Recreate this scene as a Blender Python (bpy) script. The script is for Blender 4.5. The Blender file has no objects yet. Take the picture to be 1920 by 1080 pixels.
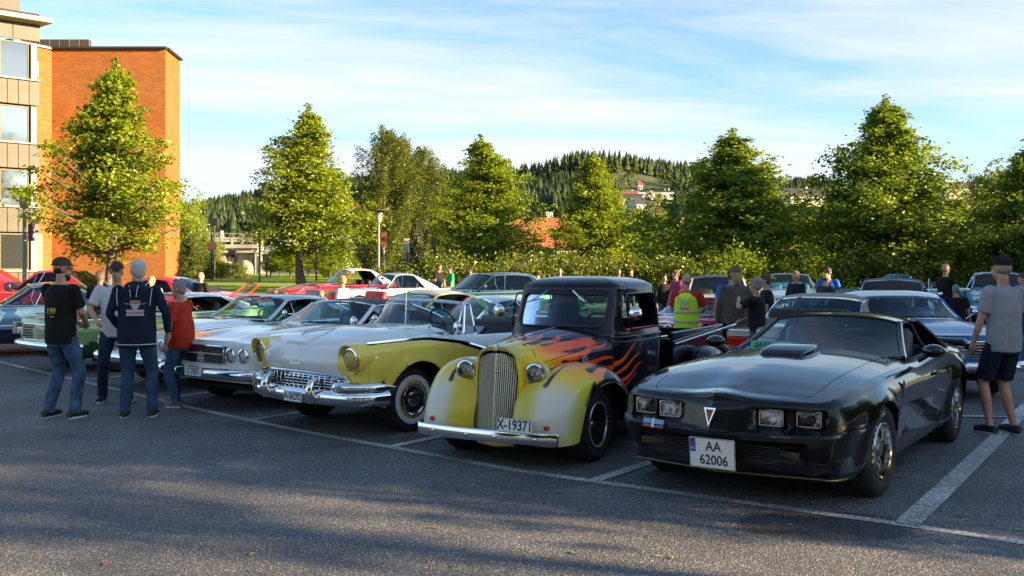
import bpy, bmesh, math, random
import numpy as np
from mathutils import Vector, Matrix, Euler
R = math.radians
random.seed(7); rng = np.random.RandomState(7)
S = bpy.context.scene
COL = S.collection

# ------------------------------------------------------------ camera
CAMH = 1.68
cam_d = bpy.data.cameras.new('camera'); cam = bpy.data.objects.new('camera', cam_d); COL.objects.link(cam)
cam.location = (0, 0, CAMH); cam.rotation_euler = (R(90), 0, 0)
cam_d.sensor_width = 36; cam_d.lens = 33.75; cam_d.shift_y = -35/1920
cam_d.clip_start = .05; cam_d.clip_end = 6000
S.camera = cam

# ------------------------------------------------------------ light
SUN_EL = 15.5; SUN_DIR = Vector((.948, -.318, 0)).normalized()
sun_vec = Vector((SUN_DIR.x*math.cos(R(SUN_EL)), SUN_DIR.y*math.cos(R(SUN_EL)), math.sin(R(SUN_EL))))
sd = bpy.data.lights.new('sun', 'SUN'); sun = bpy.data.objects.new('sun', sd); COL.objects.link(sun)
sd.energy = 5.0; sd.angle = R(.35); sd.color = (1.0, .72, .40)
sun.rotation_euler = (-sun_vec).to_track_quat('-Z', 'Y').to_euler(); sun.location = (60, -20, 40)
w = bpy.data.worlds.new('World'); S.world = w; w.use_nodes = True
nt = w.node_tree; nt.nodes.clear()
def N(nt, t, **k):
    n = nt.nodes.new(t)
    for a, b in k.items(): setattr(n, a, b)
    return n
sky = N(nt, 'ShaderNodeTexSky', sky_type='NISHITA', sun_disc=False)
sky.sun_elevation = R(SUN_EL); sky.sun_rotation = math.atan2(sun_vec.x, sun_vec.y)
sky.air_density = 1.0; sky.dust_density = .6; sky.ozone_density = 1.6
tc = N(nt, 'ShaderNodeTexCoord'); sep = N(nt, 'ShaderNodeSeparateXYZ')
nt.links.new(tc.outputs['Generated'], sep.inputs[0])
def wm(op, a, b=None):
    n = N(nt, 'ShaderNodeMath', operation=op)
    for i, v in enumerate((a, b)):
        if v is None: continue
        if isinstance(v, (int, float)): n.inputs[i].default_value = v
        else: nt.links.new(v, n.inputs[i])
    return n.outputs[0]
zz = wm('ADD', wm('MAXIMUM', sep.outputs[2], 0.0), .10)
cx = wm('DIVIDE', sep.outputs[0], zz); cy = wm('DIVIDE', sep.outputs[1], zz)
cmb = N(nt, 'ShaderNodeCombineXYZ'); nt.links.new(cx, cmb.inputs[0]); nt.links.new(cy, cmb.inputs[1])
mp = N(nt, 'ShaderNodeMapping'); mp.inputs['Rotation'].default_value = (0, 0, R(-24)); mp.inputs['Scale'].default_value = (.42, 1.15, 1); mp.inputs['Location'].default_value = (1.3, .35, 0)
nt.links.new(cmb.outputs[0], mp.inputs[0])
no1 = N(nt, 'ShaderNodeTexNoise'); no1.inputs['Scale'].default_value = .55; no1.inputs['Detail'].default_value = 9; no1.inputs['Roughness'].default_value = .56; no1.inputs['Distortion'].default_value = .9
nt.links.new(mp.outputs[0], no1.inputs['Vector'])
mp2 = N(nt, 'ShaderNodeMapping'); mp2.inputs['Rotation'].default_value = (0, 0, R(33)); mp2.inputs['Scale'].default_value = (.5, 1.6, 1); mp2.inputs['Location'].default_value = (4, 2, 0)
nt.links.new(cmb.outputs[0], mp2.inputs[0])
no2 = N(nt, 'ShaderNodeTexNoise'); no2.inputs['Scale'].default_value = .8; no2.inputs['Detail'].default_value = 10; no2.inputs['Roughness'].default_value = .62; no2.inputs['Distortion'].default_value = 1.4
nt.links.new(mp2.outputs[0], no2.inputs['Vector'])
mx = wm('ADD', wm('MULTIPLY', no1.outputs[0], .62), wm('MULTIPLY', no2.outputs[0], .38))
ra = N(nt, 'ShaderNodeValToRGB'); ra.color_ramp.elements[0].position = .43; ra.color_ramp.elements[1].position = .585
ra.color_ramp.elements[0].color = (0.0,)*3+(1,); ra.color_ramp.elements[1].color = (.92,)*3+(1,); nt.links.new(mx, ra.inputs[0])
hi = wm('SUBTRACT', 1.0, wm('MULTIPLY', wm('MINIMUM', wm('MAXIMUM', wm('SUBTRACT', sep.outputs[2], .27), 0.0), .30), 1.7))       # the cloud veil thins toward the zenith
hz = wm('POWER', wm('SUBTRACT', 1.0, wm('MAXIMUM', sep.outputs[2], 0.0)), 9.0)       # whiter air low in the sky
fac = wm('MINIMUM', wm('ADD', wm('MULTIPLY', ra.outputs[0], hi), wm('MULTIPLY', hz, .36)), .97)
mixc = N(nt, 'ShaderNodeMixRGB'); nt.links.new(fac, mixc.inputs[0])
skg = N(nt, 'ShaderNodeMixRGB', blend_type='MULTIPLY'); skg.inputs[0].default_value = 1; skg.inputs[2].default_value = (.98, 1.17, 1.28, 1)
nt.links.new(sky.outputs[0], skg.inputs[1]); nt.links.new(skg.outputs[0], mixc.inputs[1])
mixc.inputs[2].default_value = (4.25, 4.5, 4.8, 1)
bg = N(nt, 'ShaderNodeBackground'); bg.inputs[1].default_value = .050
nt.links.new(mixc.outputs[0], bg.inputs[0])
wo = N(nt, 'ShaderNodeOutputWorld'); nt.links.new(bg.outputs[0], wo.inputs[0])
S.view_settings.view_transform = 'Standard'; S.view_settings.look = 'None'
S.view_settings.exposure = 2.2; S.view_settings.gamma = 1.0; S.view_settings.use_curve_mapping = False
S.cycles.max_bounces = 8; S.cycles.transparent_max_bounces = 16; S.cycles.sample_clamp_indirect = 6
S.cycles.use_denoising = True

# ------------------------------------------------------------ tags and objects
def tag(o, label=None, cat=None, group=None, kind=None):
    if label: o['label'] = label
    if cat: o['category'] = cat
    if group: o['group'] = group
    if kind: o['kind'] = kind
    return o
def empty(name, loc=(0, 0, 0), rz=0, label=None, cat=None, group=None, scale=None):
    o = bpy.data.objects.new(name, None); COL.objects.link(o)
    o.location = loc; o.rotation_euler = (0, 0, rz); o.empty_display_size = .2
    if scale: o.scale = (scale,)*3
    return tag(o, label, cat, group)
def mesh_data(name, V, F, mats=None, mi=None, smooth=None):
    V = np.asarray(V, float).reshape(-1, 3)
    me = bpy.data.meshes.new(name)
    if isinstance(F, np.ndarray) and F.ndim == 2:
        nf, k = F.shape
        me.vertices.add(len(V)); me.vertices.foreach_set('co', V.ravel())
        me.loops.add(nf*k); me.loops.foreach_set('vertex_index', F.astype(np.int32).ravel())
        me.polygons.add(nf); me.polygons.foreach_set('loop_start', np.arange(0, nf*k, k, dtype=np.int32))
        me.update(calc_edges=True)
    else:
        me.from_pydata(V.tolist(), [], [tuple(f) for f in F]); me.update()
    if mats:
        for m in (mats if isinstance(mats, (list, tuple)) else [mats]): me.materials.append(m)
    if mi is not None: me.polygons.foreach_set('material_index', np.asarray(mi, np.int32))
    if smooth is not None:
        if smooth >= 180 or smooth is True: me.shade_smooth()
        elif smooth > 0:
            me.shade_smooth(); me.set_sharp_from_angle(angle=R(smooth))
    return me
def link(name, me, parent=None, loc=None, rot=None):
    o = bpy.data.objects.new(name, me); COL.objects.link(o)
    if parent: o.parent = parent
    if loc is not None: o.location = loc
    if rot is not None: o.rotation_euler = rot
    return o
def copy_tree(o, parent=None):
    c = o.copy(); COL.objects.link(c)
    if parent: c.parent = parent
    for ch in list(o.children): copy_tree(ch, c)
    return c

def rotz(a):
    c, s = math.cos(a), math.sin(a); return np.array([[c, -s, 0], [s, c, 0], [0, 0, 1.]])
def roty(a):
    c, s = math.cos(a), math.sin(a); return np.array([[c, 0, s], [0, 1, 0], [-s, 0, c]])
def rotx(a):
    c, s = math.cos(a), math.sin(a); return np.array([[1, 0, 0], [0, c, -s], [0, s, c]])

class MB:
    """collects simple solids and builds them as one mesh object"""
    def __init__(s): s.v = []; s.f = []; s.m = []; s.n = 0
    def add(s, V, F, m=0):
        V = np.asarray(V, float).reshape(-1, 3); b = s.n
        s.v.append(V); s.n += len(V)
        for f in F: s.f.append(tuple(int(i)+b for i in f)); s.m.append(m)
        return s
    def box(s, c, d, rot=None, m=0, bev=0):
        x, y, z = [q/2 for q in d]
        if bev <= 0:
            V = np.array([(i*x, j*y, k*z) for i in (-1, 1) for j in (-1, 1) for k in (-1, 1)])
            F = [(0, 1, 3, 2), (4, 6, 7, 5), (0, 4, 5, 1), (2, 3, 7, 6), (0, 2, 6, 4), (1, 5, 7, 3)]
        else:
            b = min(bev, x*.98, y*.98, z*.98); V = []; F = []; idx = {}
            for i in (-1, 1):
                for j in (-1, 1):
                    for k in (-1, 1):
                        for a in range(3):
                            p = [i*(x-b), j*(y-b), k*(z-b)]; p[a] = (i*x, j*y, k*z)[a]
                            idx[(i, j, k, a)] = len(V); V.append(p)
            for a in range(3):
                o1, o2 = [q for q in range(3) if q != a]
                for sg in (-1, 1):
                    q = []
                    for u, t in ((-1, -1), (1, -1), (1, 1), (-1, 1)):
                        c3 = [0, 0, 0]; c3[a] = sg; c3[o1] = u; c3[o2] = t; q.append(idx[(*c3, a)])
                    if (sg < 0) != (a == 1): q.reverse()
                    F.append(q)
            for a in range(3):
                o1, o2 = [q for q in range(3) if q != a]
                for u in (-1, 1):
                    for t in (-1, 1):
                        def I(e, ax):
                            c3 = [0, 0, 0]; c3[a] = e; c3[o1] = u; c3[o2] = t; return idx[(*c3, ax)]
                        F.append((I(-1, o1), I(1, o1), I(1, o2), I(-1, o2)))
            for i in (-1, 1):
                for j in (-1, 1):
                    for k in (-1, 1): F.append([idx[(i, j, k, a)] for a in range(3)])
            V = np.array(V)
        if rot is not None: V = V @ np.asarray(rot).T
        return s.add(V+np.array(c), F, m)
    def tube(s, P, r, n=8, m=0, cap=True, closed=False, flat=None, up=(0, 0, 1)):
        P = np.asarray(P, float); k = len(P); r = np.broadcast_to(np.asarray(r, float), (k,))
        T = np.zeros_like(P)
        if closed: T = np.roll(P, -1, 0)-np.roll(P, 1, 0)
        else: T[1:-1] = P[2:]-P[:-2]; T[0] = P[1]-P[0]; T[-1] = P[-1]-P[-2]
        T /= np.linalg.norm(T, axis=1)[:, None]+1e-9
        u0 = np.array(up, float)
        if abs(T[0] @ u0) > .95*np.linalg.norm(u0): u0 = np.array((1., 0, 0)) if abs(T[0][0]) < .9 else np.array((0, 1., 0))
        V = []; u = u0
        for i in range(k):
            a = u-T[i]*(u @ T[i]); a /= np.linalg.norm(a)+1e-9; u = a if flat is None else u0
            b = np.cross(T[i], a)
            ra, rb = (r[i], r[i]) if flat is None else (flat[0]*r[i], flat[1]*r[i])
            for q in range(n):
                t = 2*math.pi*(q+.5)/n; V.append(P[i]+a*math.cos(t)*ra+b*math.sin(t)*rb)
        F = []
        for i in range(k if closed else k-1):
            for q in range(n):
                j = (i+1) % k; F.append((i*n+q, i*n+(q+1) % n, j*n+(q+1) % n, j*n+q))
        if cap and not closed:
            F.append(tuple(range(n-1, -1, -1))); F.append(tuple((k-1)*n+q for q in range(n)))
        return s.add(V, F, m)
    def lathe(s, prof, c=(0, 0, 0), rot=None, n=24, m=0, closed=False, mats=None):
        """prof: (radius, height) pairs turned about the local z axis"""
        V = []; F = []
        for (r, h) in prof:
            for q in range(n):
                t = 2*math.pi*q/n; V.append((r*math.cos(t), r*math.sin(t), h))
        V = np.array(V); k = len(prof); mm = []
        for i in range(k if closed else k-1):
            j = (i+1) % k
            for q in range(n):
                F.append((i*n+q, i*n+(q+1) % n, j*n+(q+1) % n, j*n+q)); mm.append(mats[i] if mats else m)
        if rot is not None: V = V @ np.asarray(rot).T
        s.add(V+np.array(c), F, 0); s.m[-len(F):] = mm
        return s
    def grid(s, P, m=0, mask=None, closed_u=False, closed_v=False, flip=False):
        nu, nv = P.shape[:2]; F = []
        for i in range(nu if closed_u else nu-1):
            for j in range(nv if closed_v else nv-1):
                if mask is not None and not mask[i, j]: continue
                a, b, c, d = i*nv+j, ((i+1) % nu)*nv+j, ((i+1) % nu)*nv+(j+1) % nv, i*nv+(j+1) % nv
                F.append((a, d, c, b) if flip else (a, b, c, d))
        return s.add(P.reshape(-1, 3), F, m)
    def prism(s, pts, h, rot=None, c=(0, 0, 0), m=0):
        """polygon in local xy pushed up by h"""
        n = len(pts); V = np.array([(x, y, 0) for x, y in pts]+[(x, y, h) for x, y in pts], float)
        F = [tuple(range(n-1, -1, -1)), tuple(range(n, 2*n))]+[(i, (i+1) % n, n+(i+1) % n, n+i) for i in range(n)]
        if rot is not None: V = V @ np.asarray(rot).T
        return s.add(V+np.array(c), F, m)
    def ball(s, c, r, n=12, m=0, rot=None):
        r = np.broadcast_to(np.asarray(r, float), (3,)); k = max(n//2, 4)
        V = [(0, 0, 1.)]
        for i in range(1, k):
            for q in range(n): V.append((math.sin(math.pi*i/k)*math.cos(2*math.pi*q/n), math.sin(math.pi*i/k)*math.sin(2*math.pi*q/n), math.cos(math.pi*i/k)))
        V.append((0, 0, -1.)); L = len(V)-1; F = []
        for q in range(n):
            F.append((0, 1+q, 1+(q+1) % n)); F.append((L, L-n+(q+1) % n, L-n+q))
            for i in range(k-2): F.append((1+i*n+q, 1+(i+1)*n+q, 1+(i+1)*n+(q+1) % n, 1+i*n+(q+1) % n))
        V = np.array(V)*r
        if rot is not None: V = V @ np.asarray(rot).T
        return s.add(V+np.array(c), F, m)
    def mirror(s):
        V = np.vstack(s.v); V2 = V*np.array([1, -1, 1]); n = s.n; f0 = list(s.f); m0 = list(s.m)
        s.v.append(V2); s.n += n
        s.f += [tuple(i+n for i in reversed(f)) for f in f0]; s.m += m0
        return s
    def data(s, name, mats, smooth=35, weld=False):
        me = mesh_data(name, np.vstack(s.v), s.f, mats, s.m, None)
        bm = bmesh.new(); bm.from_mesh(me)
        if weld: bmesh.ops.remove_doubles(bm, verts=bm.verts, dist=.0006)
        bmesh.ops.recalc_face_normals(bm, faces=bm.faces) if weld != 'keep' else None
        bm.to_mesh(me); bm.free()
        if smooth:
            me.shade_smooth()
            if smooth < 180: me.set_sharp_from_angle(angle=R(smooth))
        return me
    def build(s, name, mats, parent=None, smooth=35, weld=False, loc=None, rot=None):
        return link(name, s.data(name, mats, smooth, weld), parent, loc, rot)

def pch(xs, ys):
    """smooth shape-keeping curve through points"""
    xs = np.asarray(xs, float); ys = np.asarray(ys, float)
    o = np.argsort(xs); xs = xs[o]; ys = ys[o]
    h = np.diff(xs); d = np.diff(ys)/h; m = np.zeros(len(xs)); m[0] = d[0]; m[-1] = d[-1]
    for i in range(1, len(xs)-1):
        if d[i-1]*d[i] > 0:
            w1 = 2*h[i]+h[i-1]; w2 = h[i]+2*h[i-1]; m[i] = (w1+w2)/(w1/d[i-1]+w2/d[i])
    def f(x):
        x = np.clip(np.asarray(x, float), xs[0], xs[-1]); i = np.clip(np.searchsorted(xs, x)-1, 0, len(h)-1)
        t = (x-xs[i])/h[i]; t2 = t*t; t3 = t2*t
        return (2*t3-3*t2+1)*ys[i]+(t3-2*t2+t)*h[i]*m[i]+(-2*t3+3*t2)*ys[i+1]+(t3-t2)*h[i]*m[i+1]
    return f
def chaikin(P, n=2, closed=False):
    P = np.asarray(P, float)
    for _ in range(n):
        Q = []
        k = len(P)
        if not closed: Q.append(P[0])
        for i in range(k if closed else k-1):
            a, b = P[i], P[(i+1) % k]; Q += [a*.75+b*.25, a*.25+b*.75]
        if not closed: Q.append(P[-1])
        P = np.array(Q)
    return P
def resample(P, n, closed=False):
    P = np.asarray(P, float)
    if closed: P = np.vstack([P, P[:1]])
    d = np.r_[0, np.cumsum(np.linalg.norm(np.diff(P, axis=0), axis=1))]
    t = np.linspace(0, d[-1], n, endpoint=not closed)
    return np.stack([np.interp(t, d, P[:, i]) for i in range(P.shape[1])], 1)
def rrect(w, h, r, n=4):
    P = []
    for cx_, cy_, a0 in ((w/2-r, h/2-r, 0), (-w/2+r, h/2-r, 90), (-w/2+r, -h/2+r, 180), (w/2-r, -h/2+r, 270)):
        for i in range(n+1): a = R(a0+90*i/n); P.append((cx_+r*math.cos(a), cy_+r*math.sin(a)))
    return P
FONT = None
def text_mesh(txt, size, mat, parent=None, name='lettering', loc=(0, 0, 0), rot=(0, 0, 0), ext=.0012, sx=1, bold=0, align='CENTER'):
    c = bpy.data.curves.new(name, 'FONT'); c.body = txt; c.size = size; c.align_x = align; c.align_y = 'CENTER'; c.extrude = ext; c.offset = bold; c.resolution_u = 3
    o = bpy.data.objects.new(name, c); COL.objects.link(o)
    dg = bpy.context.evaluated_depsgraph_get(); dg.update()
    me = bpy.data.meshes.new_from_object(o.evaluated_get(dg)); bpy.data.objects.remove(o)
    me.materials.clear(); me.materials.append(mat); me.name = name
    if sx != 1: me.transform(Matrix.Diagonal((sx, 1, 1, 1)))
    return link(name, me, parent, loc, rot)

# ------------------------------------------------------------ materials
MATS = {}
def P(name, col, rough=.5, metal=0, coat=0, coat_r=.03, spec=.5, **k):
    m = bpy.data.materials.new(name); m.use_nodes = True; b = m.node_tree.nodes['Principled BSDF']
    b.inputs['Base Color'].default_value = (*col, 1); b.inputs['Roughness'].default_value = rough; b.inputs['Metallic'].default_value = metal
    b.inputs['Coat Weight'].default_value = coat; b.inputs['Coat Roughness'].default_value = coat_r; b.inputs['Specular IOR Level'].default_value = spec
    for a, v in k.items(): b.inputs[a.replace('_', ' ')].default_value = v
    MATS[name] = m; return m
def bs(m): return m.node_tree.nodes['Principled BSDF']
def noise_col(m, c1, c2, scale=5, detail=4, coord='Object', lo=.35, hi=.65, rough=.5, bump=0, bscale=None, dist=.01):
    t = m.node_tree; tcn = N(t, 'ShaderNodeTexCoord'); n = N(t, 'ShaderNodeTexNoise'); n.inputs['Scale'].default_value = scale; n.inputs['Detail'].default_value = detail; n.inputs['Roughness'].default_value = rough
    t.links.new(tcn.outputs[coord], n.inputs['Vector'])
    r = N(t, 'ShaderNodeValToRGB'); r.color_ramp.elements[0].position = lo; r.color_ramp.elements[1].position = hi
    r.color_ramp.elements[0].color = (*c1, 1); r.color_ramp.elements[1].color = (*c2, 1)
    t.links.new(n.outputs[0], r.inputs[0]); t.links.new(r.outputs[0], bs(m).inputs['Base Color'])
    if bump:
        n2 = n
        if bscale:
            n2 = N(t, 'ShaderNodeTexNoise'); n2.inputs['Scale'].default_value = bscale; n2.inputs['Detail'].default_value = 3; t.links.new(tcn.outputs[coord], n2.inputs['Vector'])
        b = N(t, 'ShaderNodeBump'); b.inputs['Strength'].default_value = bump; b.inputs['Distance'].default_value = dist
        t.links.new(n2.outputs[0], b.inputs['Height']); t.links.new(b.outputs[0], bs(m).inputs['Normal'])
    return m
def paint(name, col, metal=0, rough=.35, coat=1, sharp=False):
    m = P(name, col, rough, metal, coat, .02, spec=.12)
    bs(m).inputs['Coat IOR'].default_value = 1.45
    t = m.node_tree; tcn = N(t, 'ShaderNodeTexCoord'); n = N(t, 'ShaderNodeTexNoise'); n.inputs['Scale'].default_value = 2.2; n.inputs['Detail'].default_value = 2
    t.links.new(tcn.outputs['Object'], n.inputs[0])
    b = N(t, 'ShaderNodeBump'); b.inputs['Strength'].default_value = .03; b.inputs['Distance'].default_value = .02     # faint waviness of old panels
    t.links.new(n.outputs[0], b.inputs['Height']); t.links.new(b.outputs[0], bs(m).inputs['Coat Normal'])
    n3 = N(t, 'ShaderNodeTexNoise'); n3.inputs['Scale'].default_value = 9; n3.inputs['Detail'].default_value = 5; t.links.new(tcn.outputs['Object'], n3.inputs[0])
    mr = N(t, 'ShaderNodeMapRange'); mr.inputs[3].default_value = .002 if sharp else .01; mr.inputs[4].default_value = .02 if sharp else .04; t.links.new(n3.outputs[0], mr.inputs[0]); t.links.new(mr.outputs[0], bs(m).inputs['Coat Roughness'])
    return m
def emissive(name, col, s): return P(name, col, .5, Emission_Color=(*col, 1), Emission_Strength=s)
def glass(name, tint=(.75, .9, .88), amt=.8, dark=(.01, .012, .012)):
    """thin car or window glass: clear through, mirror-like at a slant"""
    m = bpy.data.materials.new(name); m.use_nodes = True; t = m.node_tree; t.nodes.clear()
    o = N(t, 'ShaderNodeOutputMaterial'); tr = N(t, 'ShaderNodeBsdfTransparent'); gl = N(t, 'ShaderNodeBsdfGlossy'); fr = N(t, 'ShaderNodeFresnel'); mxs = N(t, 'ShaderNodeMixShader')
    tr.inputs[0].default_value = (tint[0]*amt, tint[1]*amt, tint[2]*amt, 1); gl.inputs['Roughness'].default_value = .015; gl.inputs[0].default_value = (.95, .97, 1, 1); fr.inputs[0].default_value = 1.5
    t.links.new(fr.outputs[0], mxs.inputs[0]); t.links.new(tr.outputs[0], mxs.inputs[1]); t.links.new(gl.outputs[0], mxs.inputs[2]); t.links.new(mxs.outputs[0], o.inputs[0])
    MATS[name] = m; return m
chrome = P('chrome', (.80, .81, .82), .045, 1)
dchrome = P('dull_chrome', (.55, .55, .56), .22, 1)
rubber = noise_col(P('rubber', (.012, .012, .012), .75), (.010, .010, .010), (.022, .021, .02), 30, bump=.15, bscale=120, dist=.002)
blackp = P('black_plastic', (.012, .012, .013), .55)
cavity = P('underbody_black', (.006, .006, .006), .9)
grilleblk = P('grille_black', (.008, .008, .009), .5)
whitewall = noise_col(P('whitewall', (.72, .71, .67), .5), (.66, .64, .6), (.75, .74, .71), 12)
carglass = glass('car_glass')
tintglass = glass('tinted_car_glass', (.55, .85, .8), .6)
lensglass = glass('headlight_lens', (.97, .98, 1), .95)
reflector = noise_col(P('reflector', (.8, .82, .85), .2, .0, 1), (.16, .13, .12), (.95, .96, 1.0), 22, 2, lo=.42, hi=.56, bump=.5, bscale=70, dist=.01)  # pale and brown mottling paints the reflections into the lamp bowl
amber = P('amber_lens', (.85, .28, .02), .15, 0, 1)
redlens = P('red_lens', (.55, .015, .01), .15, 0, 1)
seatblk = P('black_vinyl', (.015, .015, .016), .45)
platew = P('plate_white', (.78, .78, .76), .35)
inkblk = P('plate_black', (.012, .012, .012), .4)
# ------------------------------------------------------------ ground
def gz(x, y):
    """the lot is level, then rises very gently toward the park"""
    y = np.asarray(y, float); return .022*np.maximum(y-18, 0)-.012*np.maximum(y-36, 0)
def px(u, v, h=0):
    """ground point seen at photo pixel (u, v)"""
    Y = 1800*(CAMH-h)/(v-505); return ((u-960)/1800*Y, Y)
def sheet(name, x0, x1, y0, y1, nx, ny, dz, mat, shape=None, zf=gz):
    xs = np.linspace(x0, x1, nx); ys = np.linspace(y0, y1, ny); X, Y = np.meshgrid(xs, ys, indexing='ij')
    Z = zf(X, Y)+dz; Pg = np.stack([X, Y, Z], -1); idx = np.arange(nx*ny).reshape(nx, ny)
    F = np.stack([idx[:-1, :-1], idx[1:, :-1], idx[1:, 1:], idx[:-1, 1:]], -1).reshape(-1, 4)
    o = link(name, mesh_data(name, Pg.reshape(-1, 3), F, mat, None, 180)); o['kind'] = 'structure'; return o

asph = P('asphalt', (.05, .05, .052), .8, spec=.35)
t = asph.node_tree; tcn = N(t, 'ShaderNodeTexCoord')
vo = N(t, 'ShaderNodeTexVoronoi'); vo.inputs['Scale'].default_value = 115; t.links.new(tcn.outputs['Object'], vo.inputs['Vector'])
sepc = N(t, 'ShaderNodeSeparateColor'); t.links.new(vo.outputs['Color'], sepc.inputs[0])
r1 = N(t, 'ShaderNodeValToRGB'); e = r1.color_ramp.elements; e[0].position = 0; e[0].color = (.052, .054, .060, 1); e[1].position = 1; e[1].color = (.36, .355, .34, 1)
for p_, c_ in ((.55, (.082, .084, .091, 1)), (.80, (.125, .126, .130, 1)), (.93, (.22, .216, .21, 1))): q = e.new(p_); q.color = c_
t.links.new(sepc.outputs[0], r1.inputs[0])
nb = N(t, 'ShaderNodeTexNoise'); nb.inputs['Scale'].default_value = .8; nb.inputs['Detail'].default_value = 8; nb.inputs['Roughness'].default_value = .65; t.links.new(tcn.outputs['Object'], nb.inputs['Vector'])
mr = N(t, 'ShaderNodeMapRange'); mr.inputs[1].default_value = .3; mr.inputs[2].default_value = .7; mr.inputs[3].default_value = .72; mr.inputs[4].default_value = 1.5; t.links.new(nb.outputs[0], mr.inputs[0])
# dark oily stains where engines drip
def stain(cx_, cy_, sx_, sy_):
    mpn = N(t, 'ShaderNodeMapping'); mpn.inputs['Location'].default_value = (-cx_/sx_, -cy_/sy_, 0); mpn.inputs['Scale'].default_value = (1/sx_, 1/sy_, 0)
    t.links.new(tcn.outputs['Object'], mpn.inputs[0]); ln = N(t, 'ShaderNodeVectorMath', operation='LENGTH')
    nn = N(t, 'ShaderNodeTexNoise'); nn.inputs['Scale'].default_value = 2.5; nn.inputs['Detail'].default_value = 3; t.links.new(tcn.outputs['Object'], nn.inputs[0])
    t.links.new(mpn.outputs[0], ln.inputs[0]); ad = N(t, 'ShaderNodeMath', operation='ADD'); t.links.new(ln.outputs['Value'], ad.inputs[0])
    s2 = N(t, 'ShaderNodeMath', operation='MULTIPLY'); s2.inputs[1].default_value = .5; t.links.new(nn.outputs[0], s2.inputs[0]); t.links.new(s2.outputs[0], ad.inputs[1])
    m2 = N(t, 'ShaderNodeMapRange'); m2.inputs[1].default_value = 1.1; m2.inputs[2].default_value = 1.22; m2.inputs[3].default_value = .42; m2.inputs[4].default_value = 1; t.links.new(ad.outputs[0], m2.inputs[0]); return m2.outputs[0]
x_, y_ = px(1545, 985); st = stain(x_, y_, .62, .42)
# hairline cracks
wv = N(t, 'ShaderNodeTexNoise'); wv.inputs['Scale'].default_value = 1.7; wv.inputs['Detail'].default_value = 5; t.links.new(tcn.outputs['Object'], wv.inputs['Vector'])
wa = N(t, 'ShaderNodeVectorMath', operation='MULTIPLY_ADD'); wa.inputs[1].default_value = (.7, .7, 0); t.links.new(wv.outputs['Color'], wa.inputs[0]); t.links.new(tcn.outputs['Object'], wa.inputs[2])
vc = N(t, 'ShaderNodeTexVoronoi', feature='DISTANCE_TO_EDGE'); vc.inputs['Scale'].default_value = .22; t.links.new(wa.outputs[0], vc.inputs['Vector'])
cr_ = N(t, 'ShaderNodeMapRange'); cr_.inputs[1].default_value = .0008; cr_.inputs[2].default_value = .0028; cr_.inputs[3].default_value = .45; cr_.inputs[4].default_value = 1; t.links.new(vc.outputs['Distance'], cr_.inputs[0])
x2_, y2_ = px(1000, 905); st2 = stain(x2_, y2_, .5, .3); x3_, y3_ = px(420, 850); st3 = stain(x3_, y3_, .35, .5)
for q_ in (st2, st3, cr_.outputs[0]):
    m_ = N(t, 'ShaderNodeMath', operation='MULTIPLY'); t.links.new(st, m_.inputs[0])
    if q_ is not cr_.outputs[0]:
        sf = N(t, 'ShaderNodeMapRange'); sf.inputs[1].default_value = .4; sf.inputs[2].default_value = 1; sf.inputs[3].default_value = .8; t.links.new(q_, sf.inputs[0]); q_ = sf.outputs[0]
    t.links.new(q_, m_.inputs[1]); st = m_.outputs[0]
mu = N(t, 'ShaderNodeMath', operation='MULTIPLY'); t.links.new(mr.outputs[0], mu.inputs[0]); t.links.new(st, mu.inputs[1])
mc = N(t, 'ShaderNodeMixRGB', blend_type='MULTIPLY'); mc.inputs[0].default_value = 1; t.links.new(r1.outputs[0], mc.inputs[1]); t.links.new(mu.outputs[0], mc.inputs[2]); t.links.new(mc.outputs[0], bs(asph).inputs['Base Color'])
bp = N(t, 'ShaderNodeBump'); bp.inputs['Strength'].default_value = .7; bp.inputs['Distance'].default_value = .006; t.links.new(vo.outputs['Distance'], bp.inputs['Height']); t.links.new(bp.outputs[0], bs(asph).inputs['Normal'])
mr2 = N(t, 'ShaderNodeMapRange'); mr2.inputs[3].default_value = .5; mr2.inputs[4].default_value = .95; t.links.new(sepc.outputs[1], mr2.inputs[0]); t.links.new(mr2.outputs[0], bs(asph).inputs['Roughness'])

grass = noise_col(P('lawn_green', (.1, .17, .02), .8, spec=.2), (.16, .24, .012), (.30, .38, .02), 3, 8, bump=1.0, bscale=60, dist=.08)
earth = noise_col(P('meadow', (.06, .09, .02), .9), (.035, .06, .015), (.08, .11, .03), .08, 6)
pathm = noise_col(P('path_gravel', (.2, .19, .17), .9), (.16, .155, .14), (.25, .235, .21), 8)

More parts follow.
